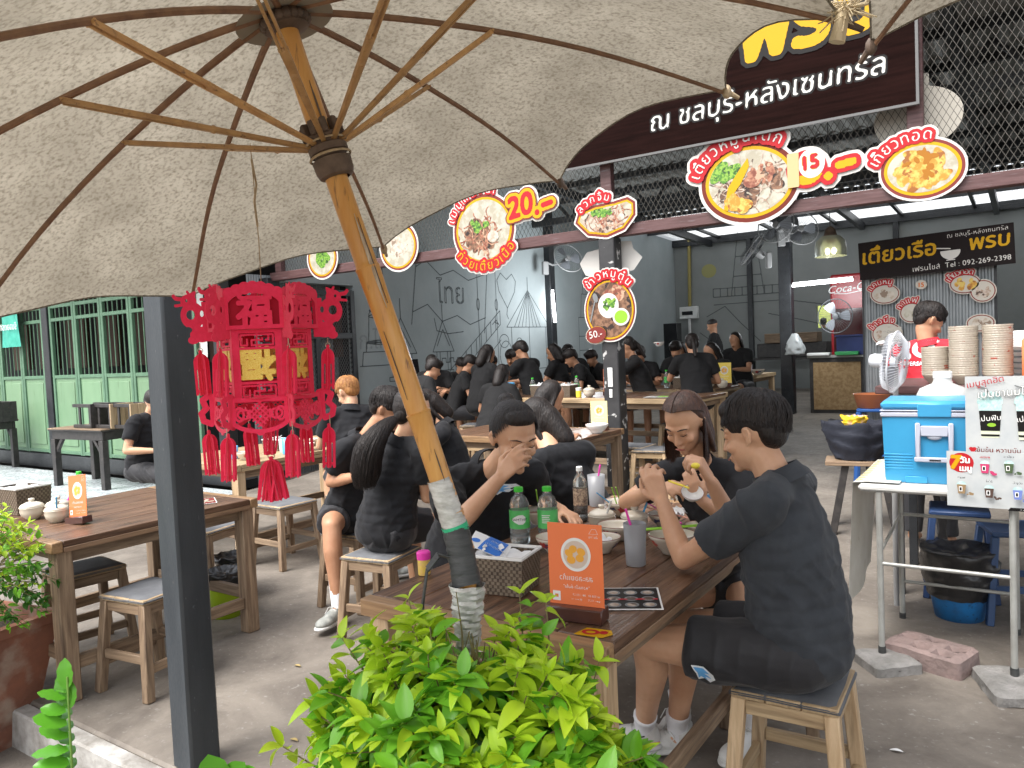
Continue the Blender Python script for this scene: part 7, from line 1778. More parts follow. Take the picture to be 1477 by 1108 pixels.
b.box(-.09, .0, -D_ - .003, -D_ + .01, .0, .03, .002)
b.build('body', cb, ck)
b = MB(); b.box(-W_ - .008, W_ + .008, -D_ - .012, D_ + .012, .30, .322, .005); b.build('grey_band', cg, ck)
b = MB(); b.box(-W_ - .009, W_ + .009, -D_ - .013, D_ + .013, .326, .332, .002); b.build('grey_band', cg, ck)
b = MB(); b.box(-W_ - .006, W_ + .006, -D_ - .01, D_ + .01, .333, .372, .012); b.box(-W_ * .2, W_ * .55, -D_ - .014, -D_, .30, .36, .004); b.build('lid', cb, ck)
b = MB()
for x in (-.045, .085): b.box(x, x + .02, -D_ - .024, -D_ - .004, .115, .275, .004)
b.box(-.05, .11, -D_ - .026, -D_ - .008, .10, .122, .004); b.box(-.025, .085, -D_ - .02, -D_ - .004, .215, .262, .004); b.sphere((.03, -D_ - .008, .213), .03, 16, 8, (1, .3, .5)); b.build('handle', cg, ck)
b = MB(); b.box(.01, .055, -D_ - .0275, -D_ - .026, .107, .113); b.build('slot', blackp, ck)
# posters
POST = mat('poster_white', (.48, .50, .50, 1), .3, (.40, .43, .45, 1), scale=9, lo=.4, hi=.7)
iceb = mat('ice_blue', (.3, .5, .5, 1), .35, (.55, .68, .66, 1), scale=60); pmilk = mat('milk', (.62, .66, .5, 1), .4)
def cupart(q, x, y, s, mm, label=True):
    body = q.poly([np.array([(-.5, .55), (.5, .55), (.36, -.6), (-.36, -.6)]) * s + np.array([x, y])]); dome = mn(q.ell(x, y + .55 * s, .52 * s, .42 * s), q.rect(x - s, x + s, y + .53 * s, y + s * 1.2))
    L = [(dome, iceb), (body, mm)]
    if label: L += [(q.rect(x - .28 * s, x + .10 * s, y - .3 * s, y + .3 * s), white_m), (q.rect(x - .2 * s, x + .02 * s, y - .2 * s, y + .2 * s), PK)]
    return L
q = Ras(-.13, .21, -.17, .18, .0016)
L = [(q, q.rect(-.125, .2, -.165, .165), POST)]
for (x, sc, lab) in ((-.035, .085, 1), (.10, .09, 1)):
    body = q.poly([np.array([(-.5, .75), (.5, .75), (.38, -1.0), (-.38, -1.0)]) * sc + np.array([x, -.01])]); dome = mn(q.ell(x, .055, .55 * sc, .55 * sc), q.rect(-1, 1, .05, .2))
    L += [(q, body, pmilk), (q, mx(dome, mn(body, q.rect(-1, 1, .02, .06))), iceb), (q, mn(body, q.rect(-1, 1, -.065, .02)), PK), (q, mn(body, q.rect(-1, 1, -.088, -.08)), PK), (q, mn(body, q.text('เป่นฟิน', x, -.022, .03, R(6), bold=.001)), white_m), (q, q.ell(x + .005, -.04, .016, .008), PLG), (q, q.line([(x - .045, .125), (x - .012, .112), (x, .09)], .006), PGR)]
L += [(q, q.text('เมนูสุดฮิต', -.05, .13, .036, R(12), .1, .001), PR), (q, q.grow(q.text('เป่นชานมไข่มุก', .04, .085, .042, R(5), .1, .001), .002), PGR), (q, q.text('เป่นชานมไข่มุก', .04, .085, .042, R(5), .1, .0006), white_m), (q, q.text('เข้มข้น หวานมัน', -.01, -.155, .027, R(0), 0, .0014), PB), (q, mx(mx(q.ell(-.105, -.142, .008, .007), q.ell(-.093, -.142, .008, .007)), q.poly([np.array([(-.112, -.145), (-.086, -.145), (-.099, -.162)])])), PR)]
sign('drink_poster', 'white drink poster with two milk tea cups standing on the stall table', 'poster', (-.115, 3.79, 1.155), L, th=.004, step=.0006)
q = Ras(-.15, .24, -.135, .135, .0015)
L = [(q, q.rect(-.14, .24, -.118, .118), POST), (q, q.ell(-.085, .07, .045, .042), PR)]
t7 = q.text('7', -.108, .045, .078, 0, .1, .004); L += [(q, q.grow(t7, .003), PO), (q, t7, PY), (q, q.text('วัน', -.072, .070, .034, bold=.0022), white_m), (q, q.text('เมนู', -.07, .035, .032, bold=.0022), white_m)]
for (x, y, h_, tt) in ((.0, .05, '#d8467a', 'นมชมพู'), (.085, .055, '#566a4a', 'ชาเขียว'), (.17, .05, '#b0583a', 'ชาไทย'), (-.085, -.04, '#a58a66', 'กาแฟ'), (.015, -.05, '#5f4a42', 'โกโก้'), (.115, -.05, '#7f92d8', 'อัญชัน')):
    for f, mm in cupart(q, x, y, .034, pm('d' + h_[1:], h_)): L.append((q, f, mm))
    L += [(q, q.text(tt, x, y + .044, .013, bold=.0012), PR if x in (0, .17) else PK), (q, q.text('ราคา 25', x, y - .032, .008), PGR), (q, blobs(q, q.rect(x + .01, x + .045, y - .03, y - .008), x + .028, y - .02, .012, .006, 6, .003, .005, int(abs(x) * 999) + 9), pm('e' + h_[1:], h_))]
L += [(q, q.poly([np.array([(.08, -.118), (.24, -.118), (.24, -.104), (.09, -.104)])]), PK), (q, q.text('สอบถามเพิ่มเติมได้ที่ร้าน', .165, -.114, .009), white_m)]
sign('drink_menu', 'white drink menu reading 7 with six small drinks hanging at the front of the stall', 'menu board', (-.17, 3.755, .885), L, th=.004, step=.0006)
# glass jar lid and hose behind
t = thing('water_jug', 'white plastic jug with screw cap behind the blue cooler', 'jug', (-.365, 4.28, ZS + .002)); b = MB(); b.lathe([(0, 0), (.11, 0), (.115, .02), (.115, .37), (.1, .40), (.045, .425), (.04, .44), (.04, .455)], 28); b.build('body', mat('jug_plastic', (.6, .6, .58, 1), .4, trans=.2), t, 'all'); b = MB(); b.lathe([(.036, .452), (.042, .452), (.042, .48), (.036, .484), (0, .485)], 24); b.build('cap', white_m, t)
f_ = fan('white standing fan turned away behind the blue cooler', (-.625, 4.6, 1.36), R(84), R(6), .165, m=mat('fan_pale', (.62, .64, .68, 1), .35), wire=mat('fan_pale_wire', (.6, .62, .66, 1), .35), nw=56)
b = MB(); b.tube([(.1, .01, -.03), (.06, .02, -.6), (.05, .02, -1.36)], .014, 10); b.build('stand', fan_m, f_)
# noodle stall counter with stacked bowls
sc_ = thing('stall_counter', 'dark metal counter of the noodle stall carrying the bowl stacks', 'counter', (.2, 5.25, 0)); b = MB(); b.box(-.95, 1.2, -.45, .35, 1.17, 1.215, .005); b.build('top', M['redwood'], sc_); b = MB(); b.box(-.88, 1.2, -.38, .30, .62, 1.168, .005); b.build('cabinet', M['roof'], sc_)
for (x, y) in ((-.85, -.36), (-.85, .28)): b = MB(); b.box(x - .025, x + .025, y - .025, y + .025, 0, .62, .003); b.build('leg', M['black'], sc_)
me0 = MB(); me0.lathe([(r * .93, h * .98) for r, h in BOWL], 26); me0 = me0.mesh('body', 'all'); me0.materials.append(cream2)
mr = MB(); mr.tube([(.0727 * math.cos(a), .0727 * math.sin(a), .0612) for a in np.linspace(0, 2 * PI, 25)[:-1]], .0013, 4, False, True); mr = mr.mesh('rim', True); mr.materials.append(cream2)
for (x, y, n, l) in ((-.455, 4.96, 13, 'cream bowl in the lowest of the three bowl stacks on the stall'), (-.315, 4.90, 22, 'cream bowl in the middle tall bowl stack on the stall'), (-.155, 4.90, 22, 'cream bowl in the right tall bowl stack on the stall')):
    for k in range(n):
        t = thing('stacked_bowl', ('bottom bowl of' if k == 0 else 'topmost bowl of' if k == n - 1 else 'bowl between top and bottom of') + l[13:], 'bowl', (x + rng.uniform(-.0012, .0012), y + rng.uniform(-.001, .001), 1.2155 + k * .0124), rng.uniform(0, 6), l.replace('cream bowl in ', 'bowls in ')); link('body', me0, t); link('rim', mr, t)
for k in range(6):
    t = thing('white_plate', 'white melamine tray in the pile right of the bowl stacks', 'tray', (-.035, 5.1, 1.23 + k * .032), rng.uniform(-.1, .1), 'trays right of the bowl stacks'); b = MB(); b.lathe([(0, 0), (.05, 0), (.085, .018), (.088, .022), (.05, .006), (0, .005)], 24); b.build('body', white_m, t, 'all')
for k in range(8):
    t = thing('small_cup_bowl', 'small white bowl nested on the trays right of the bowl stacks', 'bowl', (-.06, 5.1, 1.405 + k * .009), 0, 'small white bowls on the trays'); b = MB(); b.lathe([(0, 0), (.03, 0), (.042, .03), (.04, .031), (.028, .005), (0, .004)], 20); b.build('body', white_m, t, 'all')
b = MB(); b.box(0, .1, 0, .25, 0, .26, .01); o = b.build('orange_box', org, None, True, (-.045, 4.75, 1.2)); tag(o, 'orange plastic box cut by the right picture edge', 'box')
# red basin on blue stool at the left of the stall wall
bs = mat('blue_stool', (.02, .09, .3, 1), .4)
def pstool(label, x, y, z, h=.45, m=bs, s=.15, rz=0):
    t = thing('plastic_stool', label, 'stool', (x, y, z), rz); b = MB(); b.box(-s, s, -s, s, h - .03, h, .008); b.build('seat', m, t)
    for a in (-1, 1):
        for c in (-1, 1): b = MB(); b.beam((a * s * 1.15, c * s * 1.15, 0), (a * s * .88, c * s * .88, h - .03), .035, .035, .004, up=(0, 1, 0)); b.build('leg', m, t)
    b = MB()
    for a in (-1, 1): b.box(-s, s, a * s * 1.0 - .01, a * s * 1.0 + .01, h * .35, h * .42); b.box(a * s * 1.0 - .01, a * s * 1.0 + .01, -s, s, h * .35, h * .42)
    b.build('braces', m, t); return t
pstool('tall blue plastic stool under the terracotta basin at the stall wall', -1.19, 7.45, .17, .68, s=.12, rz=.1)
t = thing('basin', 'terracotta coloured plastic basin on the tall blue stool', 'basin', (-1.19, 7.45, .852)); b = MB(); b.lathe([(0, 0), (.12, 0), (.15, .12), (.16, .125), (.14, .12), (.11, .01), (0, .01)], 28); b.build('body', mat('basin_plastic', (.45, .15, .06, 1), .4), t, 'all')
pstool('dark blue plastic stool under the stall behind the bin, left one', -.36, 5.05, 0, .5, mat('stool_navy', (.02, .05, .14, 1), .45), .15, .1); pstool('dark blue plastic stool under the stall behind the bin, right one', -.08, 4.75, 0, .48, mat('stool_navy2', (.03, .07, .17, 1), .45), .15, .3)
b = MB(); b.box(-.16, .2, -.1, .1, 0, .02, .004)
for k in range(6): b.box(-.15 + k * .058, -.12 + k * .058, -.105, -.1, -.03, 0)
o = b.build('red_rack', mat('red_plastic', (.5, .05, .04, 1), .4), None, True, (-.17, 4.7, .68)); tag(o, 'red plastic rack under the drink menu', 'rack')
# bin with black bag
gb_ = mat('bag_black', (.01, .01, .011, 1), .28, (.02, .02, .022, 1), scale=8, bump=.004, bscale=30, spec=.7)
def bag(b, r0, r1, z0, z1, seed, nn=40, nh=14, amp=.12, sag=0.0):
    vs = []
    for i in range(nh + 1):
        t_ = i / nh
        for k in range(nn):
            a = 2 * PI * k / nn; nz = noise.noise(Vector((math.cos(a) * 2.2 + seed, math.sin(a) * 2.2, t_ * 4))) + .5 * noise.noise(Vector((math.cos(a) * 6 + seed, math.sin(a) * 6, t_ * 9)))
            r = (r0 + (r1 - r0) * math.sin(PI * .5 * t_)) * (1 + amp * nz); vs.append((r * math.cos(a), r * math.sin(a), z0 + (z1 - z0) * t_ + .02 * nz))
    o_ = len(vs)
    for i in range(5):
        for k in range(nn):
            a = 2 * PI * k / nn; q_ = 1 - (i + 1) / 5; nz = noise.noise(Vector((math.cos(a) * 3 * q_ + seed, math.sin(a) * 3 * q_, 5)))
            vs.append((r1 * q_ * math.cos(a), r1 * q_ * math.sin(a), z1 - .03 * (1 - q_) - .03 * nz))
    b.add(vs, [(i * nn + k, i * nn + (k + 1) % nn, (i + 1) * nn + (k + 1) % nn, (i + 1) * nn + k) for i in range(nh + 5) for k in range(nn)])
t = thing('waste_bin', 'blue round tub lined with a black bag under the drink stall', 'bin', (-.335, 4.62, 0)); b = MB(); b.lathe([(0, 0), (.115, 0), (.145, .17), (.152, .30)], 30); b.build('tub', mat('tub_blue', (.02, .2, .52, 1), .5, (.03, .12, .3, 1), scale=14, col3=(.02, .06, .15, 1), scale3=30), t, 'all'); b = MB(); bag(b, .15, .185, .12, .37, 3); b.build('bag', gb_, t, 'all')
# lime bins behind the left table
lime = mat('lime_bin', (.42, .62, .02, 1), .4)
for (x, y, z, l) in ((-4.02, 2.76, 0, 'lime green bin with black bag behind the dark pillar, the nearer one'), (-4.28, 3.02, 0, 'lime green bin with black bag behind the dark pillar, the farther one')):
    t = thing('waste_bin', l, 'bin', (x, y, z)); b = MB(); b.lathe([(0, 0), (.085, 0), (.10, .22), (.105, .25)], 26); b.build('tub', lime, t, 'all'); b = MB(); bag(b, .106, .122, .185, .275, x, amp=.16); b.build('bag', gb_, t, 'all')
# concrete pieces under the legs
blk = mat('broken_block', (.26, .25, .24, 1), .9, (.17, .165, .155, 1), scale=12, bump=.006, bscale=50); pinkb = mat('red_brick_paver', (.28, .205, .19, 1), .9, (.20, .15, .14, 1), scale=10, bump=.006, bscale=45)
def slab(name, label, cat, x, y, z, w, d, h, rz, m, seed, holes=False, tilt=(0, 0)):
    bm = bmesh.new(); bmesh.ops.create_cube(bm, size=1); bmesh.ops.scale(bm, vec=(w, d, h), verts=bm.verts); bmesh.ops.subdivide_edges(bm, edges=bm.edges[:], cuts=15, use_grid_fill=True)
    for v in bm.verts:
        p = v.co.copy(); n1 = noise.noise(p * 14 + Vector((seed, 0, 0))); ex = abs(p.x) / (w / 2); ey = abs(p.y) / (d / 2); e = max(ex, ey)
        v.co += Vector((p.x * .05 * n1, p.y * .05 * noise.noise(p * 11 + Vector((0, seed, 0))), .008 * n1 - (.012 if e > .97 and p.z > 0 else 0)))
        if ex > .9 and ey > .9: v.co.x *= .96; v.co.y *= .96
        if holes and p.z > h * .4:
            for (hx, hy) in ((-.3, .15), (.0, .3), (.3, .1), (-.05, -.2), (.25, -.28)):
                if (p.x / w - hx) ** 2 + ((p.y / d - hy) * .8) ** 2 < .012: v.co.z -= .03
    me = bpy.data.meshes.new(name); bm.to_mesh(me); bm.free(); me.materials.append(m); me.shade_smooth(); me.set_sharp_from_angle(angle=R(40)); o = link(name, me, None, (x, y, z + h / 2)); o.rotation_euler = (tilt[0], tilt[1], rz); return tag(o, label, cat)
slab('concrete_slab', 'broken grey concrete slab under the left leg of the drink stall', 'slab', -.56, 3.76, 0, .22, .20, .055, R(40), blk, 3); slab('concrete_slab', 'thick grey concrete slab under the right leg of the drink stall', 'slab', -.06, 3.74, 0, .27, .30, .055, R(20), blk, 8)
slab('paver_block', 'dusty pink paver block with holes between the stall table legs', 'paver', -.40, 3.90, 0, .34, .22, .09, R(-18), pinkb, 12, True)
# bench with black bag behind
t = thing('wooden_bench', 'dark low wooden stand carrying a black bag beside the drink stall', 'bench', (-1.06, 6.2, 0), R(10)); b = MB(); b.box(-.26, .24, -.16, .16, .545, .575, .004); b.build('top', M['legX'], t)
for a in (-1, 1):
    for c in (-1, 1): b = MB(); b.beam((a * .22, c * .13, 0), (a * .12, c * .1, .545), .05, .05, .004, up=(0, 1, 0)); b.build('leg', M['blackwood'], t)
b = MB(); bag(b, .16, .24, .0, .16, 21, amp=.2); o = b.build('cloth_bag', mat('bag_cloth', (.015, .018, .03, 1), .8, bump=.002, bscale=60), None, 'all', (-1.10, 6.2, .578)); o.scale = (1.0, .75, 1.75); tag(o, 'black cloth bag lying on the dark wooden stand', 'bag')
b = MB(); bag(b, .05, .075, 0, .08, 31, amp=.3, nn=30); o = b.build('yellow_cloth', mat('yellow_cloth', (.75, .5, .02, 1), .7, (.7, .45, .4, 1), scale=6, lo=.5, hi=.55), None, 'all', (-1.10, 6.12, .82)); o.scale = (1.2, 1, 1.1); tag(o, 'yellow and pink cloth bundle on top of the black bag', 'cloth')
for i, x in enumerate((-.72, -.62)):
    b = MB(); b.beam((0, 0, 0), (.12 * (-1) ** i, .1, .72), .035, .025, .003, up=(0, 1, 0)); o = b.build('wooden_strut', M['blackwood'], None, False, (x + .2, 5.3, 0)); tag(o, 'dark wooden strut standing under the stall, %s one' % ('left' if i == 0 else 'right'), 'strut')
# plywood counter, freezer, boxes far back
osb = mat('plywood_panel', (.26, .16, .07, 1), .8, (.36, .24, .12, 1), scale=16, stretch=(1, 1, 1), detail=8, lo=.4, hi=.6)
t = thing('plywood_counter', 'counter with a framed brown plywood front at the back right of the hall', 'counter', (-2.68, 13.5, .2)); b = MB(); b.box(-.43, .43, 0, .55, 0, .92, .004); b.build('frame', M['blackwood'], t); b = MB(); b.box(-.37, .37, -.012, -.002, .06, .85, .002); b.build('panel', osb, t); b = MB(); b.box(-.46, .46, -.03, .58, .925, .96, .004); b.build('top', steel, t)
t = thing('freezer', 'red upright drinks freezer with white script lettering behind the fan', 'freezer', (-2.62, 14.4, .2)); b = MB(); b.box(-.32, .42, 0, .6, 0, 2.35, .03); b.build('cabinet', mat('freezer_red', (.4, .012, .02, 1), .3), t)
b = MB(); b.box(-.27, .37, -.012, -.002, .2, 1.75, .004); b.build('door', mat('freezer_door', (.05, .01, .012, 1), .15), t)
q = Ras(-.4, .4, -.15, .2, .008); f = mx(q.text('Coca-Cola', 0, -.03, .19, R(4), .35, .006), q.line([(-.3, -.06), (-.1, -.075), (.2, -.03)], .012)); o = q.mesh(f, 0, None, Matrix.Translation((.05, -.004, 2.08)) @ SIGN_T).build('script_lettering', white_m, t, False); o['kind'] = 'stuff'
t = thing('crate', 'dark blue plastic crate on the plywood counter', 'crate', (-2.42, 13.62, 1.162)); b = MB(); b.box(-.25, .25, -.15, .2, 0, .32, .01); b.box(-.27, .27, -.17, .22, .30, .33, .006); b.build('body', mat('crate_blue', (.015, .03, .13, 1), .45), t)
t = thing('tray', 'green plastic tray on the plywood counter', 'tray', (-2.5, 13.45, 1.163)); b = MB(); b.box(-.18, .18, -.09, .09, 0, .06, .01); b.build('body', mat('tray_green', (.04, .32, .1, 1), .4), t)
t = thing('tray', 'white plastic tray on the left of the plywood counter', 'tray', (-2.95, 13.5, 1.163)); b = MB(); b.box(-.18, .18, -.09, .09, 0, .05, .01); b.build('body', white_m, t)
b = MB(); bag(b, .05, .16, -.34, 0, 41, amp=.25); o = b.build('plastic_bag', mat('thin_bag', (.5, .52, .52, 1), .3, trans=.3, bump=.004, bscale=20), None, 'all', (-3.24, 13.1, 1.21)); o.scale = (1, .6, -1); tag(o, 'pale plastic bag hanging on the inner hall post', 'bag')
# shelves and boxes at the back wall
t = thing('wall_shelf', 'dark shelf with a wooden box under the lighthouse drawing', 'shelf', (-4.6, 18.9, .2)); b = MB(); b.box(-1.2, 1.0, -.3, .3, .75, .8); b.box(-1.2, -1.1, -.3, .3, 0, .75); b.box(.9, 1.0, -.3, .3, 0, .75); b.box(-.9, .7, -.25, .25, .8, 1.15, .02); b.build('frame', M['blackwood'], t); b = MB(); b.box(-.7, .5, -.3, .2, 1.152, 1.38, .01); b.build('wooden_box', M['legX'], t)
t = thing('breaker_box', 'grey electrical box below a yellow conduit on the back wall', 'electrical box', (-7.55, YB - .005, 2.1)); b = MB(); b.box(-.25, .25, -.12, -.001, -.02, .3, .01); b.build('case', M['white'], t); b = MB(); b.box(-.18, .12, -.124, -.1205, .08, .18); b.build('switches', blackp, t); b = MB(); b.tube([(.02, -.06, .3), (.06, -.06, 2.1)], .045, 10); b.build('conduit', mat('conduit_yellow', (.3, .25, .08, 1), .6), t); b = MB(); b.tube([(-.0, -.06, -.02), (0, -.06, -1.2)], .04, 8); b.build('conduit', M['white'], t)
t = thing('loudspeaker', 'tall black loudspeaker cabinet standing in the back left corner', 'loudspeaker', (-7.45, 18.2, .2)); b = MB(); b.box(-.18, .18, -.15, .15, .6, 1.75, .01); b.build('cabinet', blackp, t); b = MB(); b.box(-.02, .02, -.02, .02, 0, .6); b.build('stand', blackp, t)
# teal cloth banner on the shop front
tb_ = mat('teal_banner', (.02, .3, .22, 1), .5, (.06, .42, .32, 1), scale=7, bump=.004, bscale=14)
t = thing('cloth_banner', 'teal banner with mirrored white Thai words hanging on the green bars', 'banner', (-13.35, GY - .12, 1.9)); b = MB(); b.grid(lambda u, v: ((u - .5) * .62, .02 * math.sin(u * 9 + v * 3), -.02 + v * .82), 16, 14); b.build('cloth', tb_, t, 'all')
q = Ras(-.3, .3, 0, .8, .008); f = mx(q.text('ร้านซักรีด', 0, .5, .15, bold=.006), q.text('รับจอดรถ', 0, .25, .15, bold=.006))[:, ::-1]; o = q.mesh(f, 0, None, Matrix.Translation((0, -.03, 0)) @ SIGN_T).build('print', white_m, t, False); o['kind'] = 'stuff'
b = MB(); b.grid(lambda u, v: ((u - .5) * .30, .015 * math.sin(v * 7), v * 1.02), 6, 12); b.tube([(-.15, 0, 1.06), (-.15, 0, -1.5)], .015, 8); o = b.build('white_flag', white_m, None, 'all', (-8.97, 6.0, 1.5)); tag(o, 'narrow white banner flag just left of the red lantern behind the pillar', 'flag')
# straw tie between the two parasols
b = MB(); rs = np.random.default_rng(5); c0 = Vector((-.30, 1.66, 2.165))
for k in range(46):
    d = Vector((rs.normal(), rs.normal() * .4, rs.normal() * .6)).normalized(); L_ = rs.uniform(.02, .07); b.tube([c0 - d * L_ * .5, c0 + Vector((rs.normal(), rs.normal(), rs.normal())) * .008, c0 + d * L_], .0013, 4, False)
b.tube([c0 + Vector((-.07, 0, .04)), c0, c0 + Vector((.04, 0, -.0)), c0 + Vector((.06, .01, .05))], .005, 6); b.tube([c0, c0 + Vector((-.015, 0, -.06))], [.012, .016], 8)
o = b.build('straw_tie', mat('straw', (.6, .5, .33, 1), .8), None); tag(o, 'straw tie knotting the tips of the two parasols together at the upper right', 'tie'); o['kind'] = 'stuff'
# unseen wall added right of the hall to block light and darken the interior
t = thing('shading_wall', 'unseen grey wall added right of the dining hall to keep light out', 'wall', (1.7, 13.2, 0)); b = MB(); b.box(-.1, .1, -6.4, 6.4, 0, 4.2); b.build('plaster', M['plaster_w'], t)
# scraps on the floor
for i, (x, y, l) in enumerate(((-3.02, 2.45, 'small dry yellow leaf on the floor between stool and bush'), (-2.45, 1.95, 'small brown leaf on the terrace floor near the bush'), (-.42, 3.0, 'white paper scrap on the floor right of the light stool'))):
    b = MB(); b.grid(lambda u, v: ((u - .5) * .05, (v - .5) * .018 * math.sin(PI * u + .2), .003 + .006 * math.sin(u * 3)), 6, 3); o = b.build('floor_scrap', mat('scrap', (.4, .3, .12, 1) if i < 2 else (.7, .7, .7, 1), .8), None, 'all', (x, y, .001)); tag(o, l, 'scrap')
# ------------------------------------------------------------------ plants
def leafmat(name, c1, c2, rough=.38):
    m = mat(name, c1, rough, c2, scale=2.5, var=.16, lo=.3, hi=.7, spec=.45); return translucent(m, .28)
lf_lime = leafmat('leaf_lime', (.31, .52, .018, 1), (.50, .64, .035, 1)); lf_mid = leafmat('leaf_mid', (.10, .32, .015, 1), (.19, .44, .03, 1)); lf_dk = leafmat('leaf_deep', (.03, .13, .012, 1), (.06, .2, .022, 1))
lf_rnd = leafmat('leaf_waxy', (.07, .26, .015, 1), (.12, .36, .03, 1), .28)
stem_m = mat('stem', (.16, .13, .05, 1), .7); stem_g = mat('stem_green', (.15, .28, .05, 1), .5); soil = mat('soil', (.04, .03, .02, 1), .95, bump=.01, bscale=30)
def leaf_mesh(name, L, w, m, cup_=.25, droop=.25, tip=1.0, n=7, rnd=False):
    vs = []; fs = []
    for i in range(n + 1):
        t_ = i / n; ww = w * (math.sin(PI * min(1, t_ * 1.0)) ** (.75 if not rnd else .55)) * (1 - .35 * t_ * tip) + .0004; z = -droop * L * t_ * t_; x = L * t_
        for j, s_ in enumerate((-1, -.5, 0, .5, 1)):
            vs.append((x, s_ * ww, z + abs(s_) * cup_ * ww + .002 * math.sin(t_ * 22) * abs(s_)))
    for i in range(n):
        for j in range(4): fs.append((i * 5 + j, (i + 1) * 5 + j, (i + 1) * 5 + j + 1, i * 5 + j + 1))
    b = MB(); b.add(vs, fs); me = b.mesh(name, 'all'); me.materials.append(m); return me
class Leaves:
    """collects leaf placements; the biggest in view become objects, the others one joined mesh"""
    def __init__(s, gap=False): s.L = []; s.gap = gap
    def add(s, me, p, d, up, sc):
        pp = Vector(p); hd_ = math.hypot(pp.x, pp.y)
        if s.gap and hd_ < 1.9 and abs(pp.x * 1.412 + pp.y * 1.118) / 1.801 < .062 and (CH - pp.z) / hd_ < .43: return
        d = Vector(d).normalized(); up = Vector(up); y = up.cross(d)
        if y.length < 1e-3: y = Vector((0, 1, 0)).cross(d)
        y.normalize(); z = d.cross(y); T = Matrix.Translation(p) @ Matrix((d, y, z)).transposed().to_4x4() @ Matrix.Scale(sc, 4); s.L.append((me, T, p, sc))
    def build(s, par, nobj=290):
        L = Vector(par.location); camp = Vector((0, 0, CH))
        s.L.sort(key=lambda q: -q[3] / (Vector(q[2]) - camp).length * (1 if q[2][2] > .55 else .4))
        Tl = Matrix.Translation(-L)
        for me, T, p, sc in s.L[:nobj]: o = link('leaf', me, par); o.matrix_basis = Tl @ T
        rest = {}
        for me, T, p, sc in s.L[nobj:]: rest.setdefault(me.materials[0], []).append((me, T))
        b = MB(); ms = list(rest)
        for i, m in enumerate(ms):
            b.cur = i
            for me, T in rest[m]: TT = Tl @ T; b.add([v.co for v in me.vertices], [tuple(p.vertices) for p in me.polygons], TT)
        if b.v: o = b.build('small_leaves', ms, par, 'all'); o['kind'] = 'stuff'
# --- bright bush round the parasol pole
bush = thing('leafy_bush', 'bright lime green leafy bush in front of the table round the bamboo pole', 'bush', (-.98, 1.22, -.18))
LL = Leaves(True); rs = np.random.default_rng(11); sb = MB(); bl = Vector(bush.location)
LM = {'lime': [leaf_mesh('leaf', .064, .0185, lf_lime, .3, d_) for d_ in (.1, .35, .6)], 'mid': [leaf_mesh('leaf', .068, .0205, lf_mid, .28, d_) for d_ in (.1, .3, .5)], 'dk': [leaf_mesh('leaf', .068, .019, lf_dk, .2, d_) for d_ in (.1, .3)]}
def twig(p0, p1, kind, nl, sc=1.0):
    p0, p1 = Vector(p0), Vector(p1); d = (p1 - p0); L = d.length; d.normalize(); mid = (p0 + p1) / 2 + Vector((rs.normal(), rs.normal(), rs.normal())) * .012
    sb.tube([p0 - bl, mid - bl, p1 - bl], [.0028, .002, .0012], 5, False)
    for i in range(nl):
        t_ = .25 + .75 * (i + 1) / nl; p = p0.lerp(p1, t_); a = rs.uniform(0, 6.3) if i % 2 == 0 else a + PI
        s_ = d.cross(Vector((0, 0, 1)) if abs(d.z) < .9 else Vector((1, 0, 0))).normalized(); w_ = d.cross(s_); sd = s_ * math.cos(a) + w_ * math.sin(a)
        dr_ = (sd + d * rs.uniform(.2, .8) + Vector((0, 0, rs.uniform(-.5, .25)))).normalized()
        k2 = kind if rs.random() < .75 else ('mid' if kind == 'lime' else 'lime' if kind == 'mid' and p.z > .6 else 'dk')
        LL.add(LM[k2][rs.integers(len(LM[k2]))], p, dr_, Vector((0, 0, 1)) + Vector((rs.normal(), rs.normal(), 0)) * .35, sc * rs.uniform(.6, 1.12))
    # terminal pair
    for a in (.4, 3.5, 5.2)[:rs.integers(2, 4)]:
        s_ = d.cross(Vector((0, 1, .2))).normalized(); w_ = d.cross(s_); dr_ = (d * .9 + (s_ * math.cos(a) + w_ * math.sin(a)) * .8 + Vector((0, 0, -.15))).normalized(); LL.add(LM[kind][rs.integers(len(LM[kind]))], p1, dr_, (0, 0, 1), sc * rs.uniform(.5, .9))
camv = (Vector((0, 0, CH)) - Vector((-.98, 1.22, .6))).normalized()
cen = Vector((-.965, 1.21, .60))
for k in range(430):
    th = rs.uniform(0, 2 * PI); ph = math.acos(rs.uniform(-.35, 1)); dv = Vector((math.sin(ph) * math.cos(th), math.sin(ph) * math.sin(th), math.cos(ph)))
    if dv.dot(camv) < -.3: continue
    lump = 1 + .22 * noise.noise(dv * 2.6 + Vector((3, 1, 0))) + .1 * noise.noise(dv * 6)
    tip = cen + Vector((dv.x * .37, dv.y * .27, dv.z * .33)) * lump
    base_ = cen + Vector((dv.x * .22, dv.y * .16, dv.z * .2)) * lump * rs.uniform(.8, 1)
    # keep the pole visible above the crown
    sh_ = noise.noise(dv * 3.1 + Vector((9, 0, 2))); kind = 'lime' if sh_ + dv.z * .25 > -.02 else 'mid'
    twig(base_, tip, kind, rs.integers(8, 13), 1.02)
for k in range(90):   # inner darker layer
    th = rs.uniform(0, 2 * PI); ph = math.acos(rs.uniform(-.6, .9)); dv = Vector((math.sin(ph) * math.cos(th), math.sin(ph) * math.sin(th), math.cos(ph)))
    twig(cen + dv * .05, cen + Vector((dv.x * .27, dv.y * .2, dv.z * .25)), 'dk', 12, 1.3)
